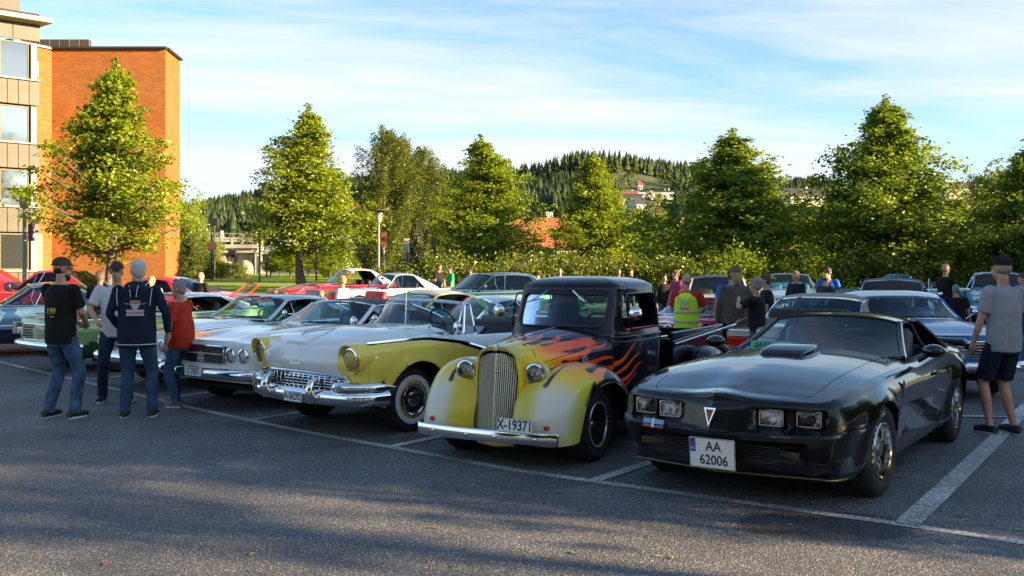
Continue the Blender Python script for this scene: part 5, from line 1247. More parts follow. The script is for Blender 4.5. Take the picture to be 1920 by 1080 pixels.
# ------------------------------------------------------------ yellow and white convertible of the fifties
yel = paint('pale_yellow_paint', (.86, .68, .10), 0, .3); wht = paint('warm_white_paint', (.80, .77, .74), 0, .3)
def build_ford():
    C = (-1.667, 10.50); car = car_root('parked_car', C, heading(41), 'pale yellow and white open convertible with whitewall tyres and mesh grille', 'car', 'cars parked in the front row')
    sh = pch([-4.3, -3.8, -3.0, -2.2, -1.2, -.4, .1, .45, .68, .85], [.86, .96, .97, .93, .935, .955, .955, .945, .935, .90])
    bo = pch([-4.3, -3.6, -2.9, -.5, .3, .85], [.36, .32, .27, .26, .28, .42])
    def pf(v): return np.interp(v, [0, .1, .45, .60, .80, .95, 1], [-.06, -.03, -.02, .02, .01, -.03, -.06])
    def ps(v): return np.interp(v, [0, .08, .3, .5, .62, .8, .9, .96, 1], [-.07, -.05, -.02, .0, .005, -.008, -.025, -.05, -.085])
    def pr(v): return np.interp(v, [0, .5, 1], [-.03, .03, -.05])
    def disp(G):
        x, z = G[..., 0], G[..., 2]
        for wx in (0,): d = np.hypot(x-wx, z-.34); G[..., 1] += .022*np.exp(-((d-.40)/.06)**2)*sstep(.2, .32, z)*(abs(x-wx) < .7)*(G[..., 1] > .5)
        return G
    def top(x, yn, y, wmax):
        f = sstep(.80, .2, x) if False else sstep(0, 1, np.clip((.86-x)/.7, 0, 1))
        z = (.035+.075*f)*(1-np.abs(yn)**2.4)-.035*np.exp(-((yn-.80)/.09)**2)*sstep(-.9, .3, x)
        return z
    sp = dict(outline=[(.845, 0), (.835, .25), (.80, .50), (.745, .72), (.70, .85), (.50, .93), (.1, .955), (-.6, .965), (-1.6, .96), (-2.9, .97), (-3.8, .93), (-4.2, .80), (-4.3, .5), (-4.33, 0)], smooth=2, step=.04,
              cuts=[.62, -.50, -1.72, -3.7], shoulder=sh, bottom=bo, pf=pf, ps=ps, pr=pr, disp=disp, top=top, t=np.r_[0, .015, .035, .06, .10, .14, .18, .22, np.linspace(.28, 1, 12)])
    O, G, H, ids, v, t = shell(sp); iF, iD, iQ, iT = ids
    zb = pch([-4.4, -3.3, -1.45, -1.15, -.55, .1, .7], [.93, .80, .70, .76, .905, .965, .965])       # colour break
    mf = lambda c: np.where((c[:, 2] < zb(c[:, 0])-.008) & (c[:, 1] > .0), 0, 1)
    mfront = lambda c: np.where((c[:, 1] > .62), 0, 1)
    panel('front_panel', G[:iF+1].copy(), [yel, wht], car, merge=True, matfn=mfront)
    for s in (1, -1):
        for nm, a, b in (('fender', iF, iD), ('door', iD, iQ), ('rear_quarter', iQ, iT)):
            g = G[a:b+1].copy(); m = np.ones((g.shape[0]-1, g.shape[1]-1), bool)
            g, m = cut_circle(g, m, 0, .335, .405); g, m = cut_circle(g, m, -2.93, .25, .36)
            panel(nm, g, [yel, wht], car, m, gaps=(.003, .003, 0, 0), side=s, matfn=mf)
    panel('tail_panel', G[iT:].copy(), [yel, wht], car, merge=True, matfn=lambda c: np.where(c[:, 2] < .8, 0, 1))
    jh = int(np.argmin(abs((1-t)-.78))); ic = int(np.argmin(abs(H[:, 0, 0]+.46))); ir = int(np.argmin(abs(H[:, 0, 0]+2.75)))
    for s in (1, -1): panel('fender_top', H[:ic+1, :jh+1].copy(), [yel, wht], car, side=s, gaps=(0, 0, 0, .003), smooth=60, matfn=lambda c: np.where((c[:, 0] > .50) & (abs(c[:, 1]) > .60), 0, 1))
    panel('hood', H[:ic+1, jh:].copy(), [wht], car, merge=True, gaps=(0, .003, .003, 0), smooth=60)
    for s in (1, -1): panel('belt_top', H[ic:ir+1, :4].copy(), [wht], car, side=s, smooth=60)
    panel('rear_deck', H[ir:].copy(), [wht], car, merge=True, smooth=60)
    panel('cowl', H[ic:ic+6, jh:].copy()+np.array([0, 0, .004]), [wht], car, merge=True, smooth=60)
    # chrome spear with black edge
    for s in (1, -1):
        xs_ = np.linspace(.60, -1.45, 34); Q = []
        for x in xs_:
            z = float(zb(x)); k = int(np.argmin(abs(G[:, 10, 0]-x)+ (G[:, 10, 1] < .5)*9)); col = G[k]; yy = np.interp(z, col[:, 2], col[:, 1]); Q.append((x, s*(yy+.004), min(z, col[-1, 2]-.004)))
        Q = np.array(Q); MB().tube(Q+np.array([0, s*.004, .004]), .014, 6, flat=(1.3, .8)).build('side_spear', [chrome], car); MB().tube(Q+np.array([0, 0, -.020]), .008, 6, flat=(1.3, .6)).build('spear_edge', [inkblk], car)
        Q2 = np.array([(-1.45, s*.966, .705), (-2.2, s*.965, .78), (-3.2, s*.97, .83), (-4.0, s*.90, .90)]); MB().tube(resample(chaikin(Q2, 2), 24), .013, 6, flat=(1.4, .6)).build('side_spear', [chrome], car)
        # headlights under yellow hoods
        hx, hy, hz_ = .72, .755, .795
        M = rotz(s*.04) @ roty(math.pi/2+.03); n = 32; Ln = []
        for (r, h, cut) in ((.150, -.42, 0), (.152, -.20, 0), (.150, -.05, 0), (.147, .03, 1), (.143, .035, 1), (.128, .02, 1), (.112, -.03, 0)):
            ring = []
            for q in range(n):
                a = 2*math.pi*q/n; p = np.array([r*math.cos(a), r*math.sin(a), h]); p = M @ p
                p[0] += cut*.042*max(0, (p[2]/r+.35))**1.0; ring.append(p)
            Ln.append(ring)
        o = MB().grid(np.array(Ln), closed_v=True).build('headlight_hood', [yel], car, 50, loc=(hx, s*hy, hz_))
        headlamp(car, (hx+.030, s*hy, hz_), .100, s*.04, chrome, .03, .014)
        # park lamp pods wrapped round the corner
        Pq = resample(chaikin(np.array([(.80, s*.56, .505), (.83, s*.62, .51), (.80, s*.74, .51), (.72, s*.87, .51), (.55, s*.965, .51), (.36, s*.985, .50)]), 2), 16)
        o = MB().tube(Pq, np.interp(np.linspace(0, 1, 16), [0, .12, .7, 1], [.045, .062, .058, .015]), 14, flat=(1.0, .9)).build('park_lamp', [chrome], car, 60)
        MB().box((.845, s*.66, .507), (.06, .17, .062), rotz(-s*.33), bev=.015).build('lens', [P('smoky_lens', (.25, .24, .24), .2, 0, 1)], o)
        # bumper guards
        gp = np.array([(.93, s*.38, .36), (.955, s*.38, .43), (.955, s*.38, .50), (.93, s*.38, .555), (.88, s*.38, .575)]); MB().tube(gp, [.045, .05, .048, .04, .03], 12, flat=(.9, .95), up=(0, 1, 0)).build('bumper_guard', [chrome], car, 60)
        # red and black side badge
        MB().prism([(-.05, -.006), (.0, -.003), (.04, .03), (.03, .0), (.055, -.02), (.0, -.022)], .004).build('side_badge', [P('badge_dark', (.10, .02, .02), .3)], car, 0, loc=(.50, s*.93, .56)).rotation_euler = (R(90), 0, 0 if s < 0 else R(180))
        MB().box((-1.55, s*.975, .89), (.16, .02, .02), bev=.006).ball((-1.48, s*.98, .885), .018).build('door_handle', [chrome], car)
    # grille: mouth, frame, egg-crate
    nG = 31; u = np.linspace(-1, 1, nG); xg = np.interp(abs(u)*.72, O[:, 1][:40], O[:, 0][:40]); xg = np.array([np.interp(abs(q)*.70, O[np.argsort(O[:, 1])][:, 1], O[np.argsort(O[:, 1])][:, 0]) if 0 else .85-.13*abs(q)**2.2 for q in u])
    zt = .625-.030*abs(u)**2; zl = .445+.03*abs(u)**3; zt[0] = zt[-1] = .53; zl[0] = zl[-1] = .52
    y = u*.735
    mb = MB(); mb.grid(np.stack([np.c_[xg+.004, y, zt], np.c_[xg+.004, y, zl]], 1)).build('grille_mouth', [cavity], car, 0)
    mb = MB()
    for k in range(1, 6): f = k/6; mb.tube(np.c_[xg+.020, y, zt*(1-f)+zl*f], .0038, 5)
    o = mb.build('grille_bars', [chrome], car)
    mb = MB()
    for k in range(-9, 10):
        f = k/9.5; i = int(round((f+1)/2*(nG-1))); mb.tube([(xg[i]+.016, f*.72, zt[i]-.005), (xg[i]+.030, f*.72, (zt[i]+zl[i])/2), (xg[i]+.016, f*.72, zl[i]+.005)], .0042, 5)
    mb.build('grille_uprights', [chrome], o)
    loop = np.vstack([np.c_[xg+.02, y, zt], np.c_[xg+.02, y, zl][::-1]]); MB().tube(np.c_[xg+.020, y, zt+.010], .022, 8, flat=(1.0, .8)).build('grille_top_bar', [chrome], car); MB().tube(np.c_[xg+.020, y, zl-.008], .016, 8).build('grille_lower_bar', [chrome], car)
    # bumper
    bumper_bar(car, O, .405, .155, .045, 1.16, chrome, bulge=.05)
    bumper_bar(car, O, .43, .15, .05, 1.0, chrome, rear=True)
    plate(car, (.955, .10, .395), .30, .105, ['A-56292'], size=.098, sx=.80, bold=.0022)
    # hood emblem, script, jet ornament
    em = MB(); em.tube([(0, -.04, .045), (0, -.022, -.01), (0, 0, -.045), (0, .022, -.01), (0, .04, .045)], .006, 6).tube([(0, -.018, .03), (0, 0, -.02), (0, .018, .03)], .006, 6); em.build('hood_emblem', [dchrome], car, loc=(.845, .02, .80), rot=(0, R(-20), 0))
    text_mesh('Fairlane', .05, dchrome, car, 'lettering', (.872, .02, .725), (R(82), 0, R(90)), sx=1.1)
    MB().tube([(.77, 0, .995), (.74, 0, 1.03), (.58, 0, 1.045), (.30, 0, 1.05)], [.012, .03, .022, .006], 10, flat=(.6, 1.4)).build('hood_ornament', [chrome], car, 60)
    # windshield: wrapped
    g = dict(wbx=-.34, wbw=.72, wbz=.985, wbc=.42, wbp=3, wtx=-.74, wtw=.62, wtz=1.325, wtc=.24, edge=.03, rtx=-2, rtw=.6, rtz=1.3, rbx=-2.5, rbw=.6, rbz=.95, qbx=-2, qbw=.8, qbz=.95, wbd=.05)
    wb, wt, rt, rb = greenhouse(car, g, wht, paint('pale_blue_white', (.60, .68, .78), 0, .3), chrome, carglass, roof=False, pillar=.024)
    for s in (1, -1):
        q = np.array([(-.86, s*.745, .945), (-.985, s*.645, 1.285), (-1.06, s*.65, 1.28), (-1.05, s*.755, .945)]); o = MB().tube(resample(q, 40, True), .014, 6, closed=True).build('vent_window', [chrome], car)
        MB().add(q, [(0, 1, 2, 3)]).build('pane', [carglass], o, 0)
        mirror_round(car, (-.64, s*.87, 1.055), (-.60, s*.86, .95), .062)
    wiper(car, (-.34, .10, 1.0), (-.46, .50, 1.02)); wiper(car, (-.34, -.45, 1.0), (-.40, .02, 1.03))
    MB().box((-.76, .0, 1.235), (.03, .20, .055), bev=.02).tube([(-.75, 0, 1.25), (-.73, 0, 1.31)], .01, 6).build('rear_view_mirror', [chrome], car)
    MB().tube([(-.10, .62, .97), (-.12, .62, 1.42)], .003, 5).build('antenna', [chrome], car)
    MB().box((-.66, 0, .90), (.30, 1.38, .18), bev=.06).build('dashboard', [wht], car, 50); steering(car, -.92, .38, 1.06, seatblk, .20)
    # bench seats with pale centre wedge
    for x in (-1.55, -2.42):
        o = seat(car, x, 0, .55, 1.40, seatblk, h=.52)
        V = np.array([(x-.19, -.26, .985), (x-.19, .26, .985), (x-.155, 0, .72)]); MB().add(np.vstack([V, V-np.array([.02, 0, 0])]), [(0, 2, 1), (3, 4, 5), (0, 1, 4, 3), (1, 2, 5, 4), (2, 0, 3, 5)]).build('seat_wedge', [P('pale_blue_vinyl', (.38, .48, .62), .4)], o, 0)
    MB().tube([(-2.85, -.80, .98), (-3.10, -.6, 1.02), (-3.16, 0, 1.03), (-3.10, .6, 1.02), (-2.85, .80, .98)], .07, 8, flat=(1, 1.4)).build('folded_top', [P('grey_canvas', (.10, .10, .10), .8)], car, 60)
    MB().box((-1.6, 0, .33), (4.3, 1.5, .05)).box((-.2, 0, .55), (1.3, .8, .5)).build('underbody', [cavity], car, 0)
    for s in (1, -1):
        MB().box((-1.55, s*.82, .66), (1.9, .05, .52)).build('door_card', [seatblk], car, 0)
        for x in (0, -2.93): wheel_well(car, x, s*.78, .35, .42, s)
    r = .335; ty = make_tyre(r, .19, .19, ww=(.197, .252))
    cap = MB().lathe([(.172, .082), (.168, .098), (.155, .102), (.142, .092), (.132, .090)], n=44, m=0).lathe([(.132, .090), (.120, .084), (.085, .092), (.078, .096)], n=44, m=1).lathe([(.078, .096), (.07, .112), (.045, .122), (.03, .118), (0, .122)], n=30, m=0)
    for i in range(36): a = 2*math.pi*i/36; cap.box((.108*math.cos(a), .108*math.sin(a), .0925), (.036, .005, .006), rotz(a), 0)
    capm = cap.data('hubcap', [chrome, inkblk], 40); rimm = MB().lathe([(.195, .05), (.197, .076), (.188, .082), (.176, .078), (.165, .04), (0, .03)], n=44).data('rim', [yel], 40)
    for x in (0, -2.93):
        for s in (1, -1): place_wheel(car, ty, [('hubcap', capm), ('rim', rimm)], x, s*.765, r)
    return car
ford = build_ford()
# ------------------------------------------------------------ flamed hot rod pickup of the thirties
def cut_rrect(G, mask, A, B, a0, a1, b0, b1, r, cond):
    """opens a rounded window; A, B are the two coordinate axes it is drawn in"""
    ca, cb, ha, hb = (a0+a1)/2, (b0+b1)/2, (a1-a0)/2, (b1-b0)/2
    def sd_(a, b):
        qa, qb = abs(a-ca)-ha+r, abs(b-cb)-hb+r; return np.hypot(np.maximum(qa, 0), np.maximum(qb, 0))+np.minimum(np.maximum(qa, qb), 0)-r
    a, b = G[..., A], G[..., B]; d = sd_(a, b); ins = (d < 0) & cond
    allin = ins[:-1, :-1] & ins[1:, :-1] & ins[1:, 1:] & ins[:-1, 1:]; mask &= ~allin
    kept = np.zeros(ins.shape, bool)
    for p, q in ((0, 0), (1, 0), (1, 1), (0, 1)): kept[p:p+mask.shape[0], q:q+mask.shape[1]] |= mask
    mv = ins & kept
    for _ in range(3):
        e = 1e-4; d = sd_(a, b); ga = (sd_(a+e, b)-d)/e; gb = (sd_(a, b+e)-d)/e; L = ga*ga+gb*gb+1e-9
        a = np.where(mv, a-ga/L*d, a); b = np.where(mv, b-gb/L*d, b)
    G[..., A], G[..., B] = a, b; return G, mask
def stroke(Px, Pq, pts, r0, r1, pw=1.0):
    """distance field of a tapering curved flame tongue (negative inside)"""
    Q = resample(chaikin(np.array(pts, float), 3), 26); best = np.full(Px.shape, 9.)
    for i in range(25):
        a, b = Q[i]; c, d = Q[i+1]; L = (c-a)**2+(d-b)**2+1e-12; t_ = np.clip(((Px-a)*(c-a)+(Pq-b)*(d-b))/L, 0, 1); f = (i+t_)/25
        best = np.minimum(best, np.hypot(Px-a-t_*(c-a), Pq-b-t_*(d-b))-(r0+(r1-r0)*f**pw))
    return best
FLM = P('flame_paint', (.5, .5, .5), .3, .0, .8, .01, spec=.1); bs(FLM).inputs['Coat IOR'].default_value = 1.42; _a = N(FLM.node_tree, 'ShaderNodeAttribute', attribute_name='paint'); FLM.node_tree.links.new(_a.outputs['Color'], bs(FLM).inputs['Base Color'])
plum = paint('plum_black_paint', (.006, .0035, .009), .0, .25, .75, sharp=True)
BLK = np.array([.007, .004, .010])
def ramp(t, ks, cs):
    t = np.clip(t, ks[0], ks[-1]); return np.stack([np.interp(t, ks, [c[i] for c in cs]) for i in range(3)], -1)
def flame_side(x, q):
    m = stroke(x, q, [(.8, .95), (.4, .92), (.05, .90)], .30, .06)
    m = np.minimum(m, np.maximum(-(x-.02)-0*x, .10-x+.0))   # everything ahead of x=.1
    m = np.minimum(m, .20-x)
    for pts, r0, r1 in (([(.15, .92), (-.1, .88), (-.30, .90), (-.42, .97), (-.56, .95), (-.66, .99)], .055, .004), ([(.2, .80), (-.1, .79), (-.4, .82), (-.58, .86), (-.75, .84)], .055, .004),
                        ([(.2, .76), (-.3, .73), (-.65, .74), (-.88, .80), (-1.0, .90), (-1.16, .99)], .065, .003), ([(.1, .68), (-.4, .66), (-.75, .68), (-.95, .74), (-1.08, .83), (-1.24, .86)], .058, .003),
                        ([(-.2, .66), (-.55, .60), (-.85, .60), (-1.02, .66), (-1.14, .75), (-1.27, .76)], .05, .003), ([(.1, .60), (-.4, .55), (-.66, .53), (-.90, .54), (-1.02, .62), (-1.12, .66)], .05, .003), ([(.1, .52), (-.3, .50), (-.5, .46), (-.68, .47), (-.82, .52)], .05, .003)):
        m = np.minimum(m, stroke(x, q, pts, r0, r1))
    for pts, r0, r1 in (([(-.02, .845), (-.12, .835), (-.30, .850), (-.42, .90)], .026, .002), ([(-.30, .775), (-.42, .77), (-.60, .79)], .022, .002), ([(-.10, .70), (-.25, .69), (-.50, .70)], .016, .002), ([(-.62, .70), (-.78, .70), (-.92, .76)], .022, .002), ([(-.50, .63), (-.62, .64), (-.80, .66)], .024, .003), ([(-.10, .60), (-.25, .59), (-.42, .61)], .03, .002)):
        m = np.maximum(m, -stroke(x, q, pts, r0, r1))
    return m
def flame_top(x, q):
    """q: distance from the hood edge toward the centre line"""
    m = .30-x+.0*q
    for pts, r0, r1 in (([(.25, .05), (0, .06), (-.18, .10), (-.26, .17), (-.38, .15), (-.50, .20)], .05, .004), ([(.3, .16), (.05, .17), (-.10, .22), (-.18, .30), (-.30, .28)], .045, .004), ([(.3, .27), (.05, .28), (-.05, .33), (-.16, .34)], .04, .004), ([(.2, .0), (-.15, .0), (-.40, .03), (-.52, .02)], .05, .004)):
        m = np.minimum(m, stroke(x, q, pts, r0, r1))
    for pts, r0, r1 in (([(.20, .10), (.06, .105), (-.06, .12)], .030, .004), ([(.34, .22), (.20, .225), (.06, .24)], .022, .004), ([(.12, .045), (.0, .04), (-.1, .05)], .02, .003)):
        m = np.maximum(m, -stroke(x, q, pts, r0, r1))
    return m
CR = (.66, .62, .47); YE = (.86, .60, .02); OR = (.95, .20, .008); RO = (.82, .075, .012)
def paint_attr(o, fn):
    me = o.data; n = len(me.vertices); V = np.empty(n*3); me.vertices.foreach_get('co', V); c = fn(V.reshape(-1, 3)); a = me.attributes.new('paint', 'FLOAT_COLOR', 'POINT'); a.data.foreach_set('color', np.c_[c, np.ones(n)].astype(np.float32).ravel())
def build_truck():
    C = (.117, 8.75); car = car_root('parked_truck', C, heading(29), 'black hot rod pickup with orange and yellow flames and a tall slatted grille', 'pickup truck', 'cars parked in the front row')
    def colour(mask, cf): 
        k = np.clip(mask/.006+.5, 0, 1)[:, None]; edge = np.exp(-(mask/.010)**2)[:, None]*.0
        return cf*(1-k)+BLK*k
    # ---- cab: rings by height
    O = resample(chaikin(np.array([(-.60, 0), (-.62, .28), (-.68, .47), (-.80, .585), (-1.05, .635), (-1.5, .66), (-1.80, .655), (-1.93, .56), (-1.97, .35), (-1.98, 0)]), 3), 330); ids = snap_x(O, [-.86, -1.84])
    T = np.gradient(O, axis=0); T /= np.linalg.norm(T, axis=1)[:, None]; n2 = np.stack([T[:, 1], -T[:, 0]], 1); n2[0] = (1, 0); n2[-1] = (-1, 0)
    zs = np.r_[np.linspace(.33, 1.02, 76), np.linspace(1.03, 1.48, 40)]; fw = np.clip(n2[:, 0], 0, 1)
    off = np.interp(zs, [.33, .6, .95, 1.04, 1.08, 1.48], [-.03, .0, .0, -.002, -.012, -.075])
    rake = np.interp(zs, [.33, 1.06, 1.12, 1.48], [0, 0, -.03, -.155])
    Gc = np.zeros((len(O), len(zs), 3)); Gc[..., 0] = O[:, :1]+n2[:, :1]*off+(fw[:, None]**.6)*rake*.85*(O[:, :1] > -1.1); Gc[..., 1] = np.maximum(O[:, 1:]+n2[:, 1:]*off, 0); Gc[..., 2] = zs
    Gc[0, :, 1] = Gc[-1, :, 1] = 0
    top = Gc[:, -1]; cen = np.array([-1.36, 0]); R_ = []
    for a in np.linspace(0, math.pi/2, 14):
        k = math.cos(a)**.72; z = 1.48+.135*math.sin(a)**.9; p = top.copy(); p[:, :2] = cen+(top[:, :2]-cen)*k; p[:, 2] = z; R_.append(p)
    Gr = np.stack(R_, 1); Gr[0, :, 1] = Gr[-1, :, 1] = 0
    iA, iB = ids
    def cabcol(V): return colour(flame_side(V[:, 0], V[:, 2]), ramp(-V[:, 0], [-.2, .3, 1.2], [YE, OR, RO]))
    g = Gc[:iA+1].copy(); m = np.ones((g.shape[0]-1, g.shape[1]-1), bool); g, m = cut_rrect(g, m, 1, 2, -.455, .455, 1.135, 1.435, .06, g[..., 0] > -.9)
    o = panel('cab_front', g, [FLM], car, m, merge=True, gaps=(0, .002, 0, 0)); paint_attr(o, cabcol)
    for s in (1, -1):
        g = Gc[iA:iB+1].copy(); m = np.ones((g.shape[0]-1, g.shape[1]-1), bool); g, m = cut_rrect(g, m, 0, 2, -1.73, -.93, 1.095, 1.445, .07, g[..., 1] > .3)
        o = panel('door', g, [FLM], car, m, gaps=(.003, .003, 0, 0), side=s, flange=.03); paint_attr(o, cabcol)
        MB().tube([(-1.70, s*.675, .98), (-1.80, s*.70, .985), (-1.83, s*.70, .985)], .011, 8).build('door_handle', [chrome], o)
        # red trim inside the window and chrome quarter frame
        mb = MB().tube(resample(np.c_[[( -1.73, s*.60), (-.93, s*.585)]][:, [0, 1]].tolist() and np.array([(-1.72, s*.615, 1.092), (-.94, s*.60, 1.092)]), 6), .018, 6); mb.build('window_sill', [P('red_trim', (.35, .01, .008), .5)], o)
        e_ = rrect(.80, .35, .07, 5); e_ = resample(np.array(e_), 60, True); yy = np.interp(e_[:, 1]+1.27, [1.09, 1.45], [.648, .597]); MB().tube(np.c_[e_[:, 0]-1.33, s*yy, e_[:, 1]+1.27], .008, 5, closed=True).build('window_trim', [plum], o)
        for zz_, rr in ((1.035, .009), (.985, .006)):
            k = np.arange(iA-16, iB+12); j = int(np.argmin(abs(zs-zz_))); Q = Gc[k, j].copy(); Q[:, 1] *= s; MB().tube(Q+np.array([0, s*.004, 0]), rr, 6).build('belt_moulding', [plum], car)
    g = Gc[iB:].copy(); m = np.ones((g.shape[0]-1, g.shape[1]-1), bool); g, m = cut_rrect(g, m, 1, 2, -.36, .36, 1.16, 1.40, .06, g[..., 0] < -1.9); panel('cab_rear', g, [plum], car, m, merge=True)
    panel('roof', Gr, [plum], car, merge=True, smooth=60)
    kf = Gc[:iA+1]
    # glass
    xw = lambda z: float(np.interp(z, zs, kf[0, :, 0]))
    yy_ = np.linspace(-.47, .47, 15); zz2 = np.linspace(1.12, 1.45, 6); Wg = np.array([[(np.interp(abs(y), kf[:, int(np.argmin(abs(zs-z))), 1], kf[:, int(np.argmin(abs(zs-z))), 0])-.012, y, z) for z in zz2] for y in yy_])
    wsd = MB().grid(Wg).build('windshield', [tintglass], car, 180)
    e_ = resample(np.array(rrect(.925, .315, .065, 5)), 80, True); q = [(np.interp(abs(a), kf[:, int(np.argmin(abs(zs-(b+1.285)))), 1], kf[:, int(np.argmin(abs(zs-(b+1.285)))), 0])+.003, a, b+1.285) for a, b in e_]; MB().tube(q, .011, 6, closed=True).build('windshield_gasket', [blackp], wsd)
    MB().add([(-1.965, -.38, 1.14), (-1.965, .38, 1.14), (-1.93, .38, 1.42), (-1.93, -.38, 1.42)], [(0, 1, 2, 3)]).build('rear_window', [tintglass], car, 0)
    MB().box((-1.66, 0, .70), (.18, 1.1, .62), roty(-.15), bev=.06).box((-1.40, 0, .52), (.5, 1.1, .16), bev=.05).build('seat', [P('red_vinyl', (.22, .008, .006), .5)], car, 60)
    MB().box((-.88, 0, 1.0), (.2, 1.0, .2), bev=.04).build('dashboard', [seatblk], car, 50); steering(car, -1.06, .30, 1.08, seatblk, .19)
    MB().box((-1.3, 0, .33), (1.25, 1.2, .04)).build('floor_pan', [cavity], car, 0)
    # wipers hang from the header
    for s in (1, -1): 
        MB().tube([(-.735, s*.135, 1.475), (-.70, s*.22, 1.415), (-.675, s*.30, 1.365)], .006, 6).build('wiper_arm', [chrome], car)
        MB().tube([(-.69, s*.15, 1.40), (-.672, s*.26, 1.375), (-.668, s*.38, 1.345)], .005, 5).build('wiper', [blackp], car)
    for s in (1, -1): mirror_round(car, (-.83, s*.745, 1.26), (-.92, s*.62, 1.28), .068, yaw=s*.15)
    MB().box((-.80, .0, 1.37), (.02, .22, .05), bev=.01).build('rear_view_mirror', [P('mirror_red', (.25, .03, .03), .4)], car)
    # ---- hood: sections
    xs_ = np.linspace(.50, -.70, 150); ph = np.linspace(0, 1, 104); Hd = np.zeros((len(xs_), len(ph), 3))
    for i, x in enumerate(xs_):
        f = (.50-x)/1.20; wt_ = .165+.285*f**.9; wb_ = .215+.36*f**.85; zt = 1.005+.105*f**.8; ze = .86+.10*f; zb = .52+.0*f
        pts = chaikin(np.array([(wb_, zb), (wb_+.006, .66), (wb_, ze-.06), (wb_-.015, ze+.0), (wt_+.02, zt-.055), (wt_*.62, zt-.012), (0.10, zt+.004), (0, zt+.010)]), 3); q = resample(pts, len(ph)); Hd[i, :, 0] = x; Hd[i, :, 1] = np.maximum(q[:, 0], 0); Hd[i, :, 2] = q[:, 1]
    Hd[:14, :, 0] += (.03*(1-np.linspace(0, 1, 14))[:, None])*(1-(Hd[:14, :, 1]/.25)**2)
    Hd[:, -1, 1] = 0
    # pressed ribs along the hood side
    for zc in (.745, .70): rib = .010*np.exp(-((Hd[..., 2]-zc-.02*(.5-Hd[..., 0]))/.010)**2)*sstep(.34, .26, Hd[..., 0])*sstep(-.62, -.52, Hd[..., 0]); Hd[..., 1] += rib
    edge_y = Hd[:, int(.5*len(ph)), 1]
    def hoodcol(V):
        ay = abs(V[:, 1]); w_ = np.interp(V[:, 0], xs_[::-1], (.165+.285*((.50-xs_)/1.2)**.9)[::-1]); topz = V[:, 2] > (.90+.10*(.5-V[:, 0])/1.2)
        q = np.clip(w_-ay, 0, None)+.02; mt = flame_top(V[:, 0], q); msd = flame_side(V[:, 0], V[:, 2]); mm = np.where(topz, mt, msd)
        cs = ramp(-V[:, 0], [-.45, -.28, .0, .45], [YE, YE, OR, RO]); ct = ramp(-V[:, 0], [-.45, -.32, -.12, .25], [(.60, .45, .05), YE, OR, RO]); return colour(mm, np.where(topz[:, None], ct, cs))
    jsp = int(np.argmin(abs(Hd[75, :, 2]-(.86+.10*.5))))
    for s in (1, -1):
        o = panel('hood_side', Hd[:, :jsp+1].copy(), [FLM], car, side=s, gaps=(.002, .002, 0, .002), smooth=60); paint_attr(o, hoodcol)
    o = panel('hood', Hd[:, jsp:].copy(), [FLM], car, merge=True, gaps=(.002, .002, .003, 0), smooth=60); paint_attr(o, hoodcol)
    MB().tube([(.545, 0, .985), (.50, 0, 1.022), (.30, 0, 1.045), (-.2, 0, 1.09), (-.68, 0, 1.125)], [.020, .014, .010, .008, .006], 8, flat=(.7, 1.3)).build('hood_strip', [chrome], car)
    for s in (1, -1):
        bt_ = [(-.085, .022), (-.045, .022), (-.035, .036), (.035, .036), (.045, .022), (.085, .022), (.085, -.022), (.045, -.022), (.035, -.036), (-.035, -.036), (-.045, -.022), (-.085, -.022)]
        MB().prism(bt_, .010).prism([(a*.9, b*.55) for a, b in bt_], .003, c=(0, 0, .010), m=1).build('side_emblem', [dchrome, P('emblem_dark', (.06, .06, .065), .4)], car, 0, loc=(-.245, s*.485, .865)).rotation_euler = (R(80) if s < 0 else R(80), 0, R(180+13) if s > 0 else R(-13))
    # ---- grille shell, bars
    gz_ = np.linspace(.24, .955, 24); 
    def gw(z): return np.interp(z, [.20, .45, .85, .93, .96], [.165, .178, .192, .18, .13])
    def gx(z, y): return .585-.07*(z-.24)/.72-1.25*y*y
    mb = MB()
    pth_ = [(gx(z, gw(z))-.0, gw(z)+.012, z) for z in np.linspace(.22, .90, 14)]+[(gx(.93, .17), .175, .935), (gx(.955, .12)-.0, .13, .962), (gx(.97, .06), .06, .975), (gx(.97, 0), 0, .978)]
    pth_ = np.array(pth_); full = np.vstack([pth_, (pth_*np.array([1, -1, 1]))[::-1][1:]]); 
    shellG = []
    for p in resample(full, 70):
        c = np.array([p[0], 0, .60]); d = p-c; d[0] = 0; d /= np.linalg.norm(d); shellG.append([p+np.array([-.16, 0, 0])+d*.030, p+np.array([-.08, 0, 0])+d*.036, p+np.array([-.02, 0, 0])+d*.034, p+np.array([.006, 0, 0])+d*.020, p+np.array([.008, 0, 0])+d*.004, p+np.array([-.02, 0, 0])])
    o = MB().grid(np.array(shellG)).build('grille_shell', [FLM], car, 60); paint_attr(o, lambda V: ramp(V[:, 2], [.3, .9, 1.0], [(.62, .50, .05), (.58, .50, .07), (.60, .52, .16)]))
    mb = MB(); mb.grid(np.array([[(gx(z, y)-.03, y, z) for z in gz_] for y in np.linspace(-.17, .17, 9)])).build('grille_cavity', [cavity], car, 0)
    ivory = P('ivory_bar', (.74, .71, .56), .3, .1, .6); nb2 = 21
    for i in range(nb2):
        f = (i-(nb2-1)/2)/((nb2-1)/2); zt = .955-.05*abs(f)**3; P_ = [(gx(z, gw(z)*f*.96), gw(z)*f*.96, z) for z in np.linspace(.235, zt, 12)]
        MB().tube(P_, .0052 if i != 10 else .009, 6, flat=(.9, 1.5), up=(0, 1, 0)).build('grille_bar', [ivory], car, 60)
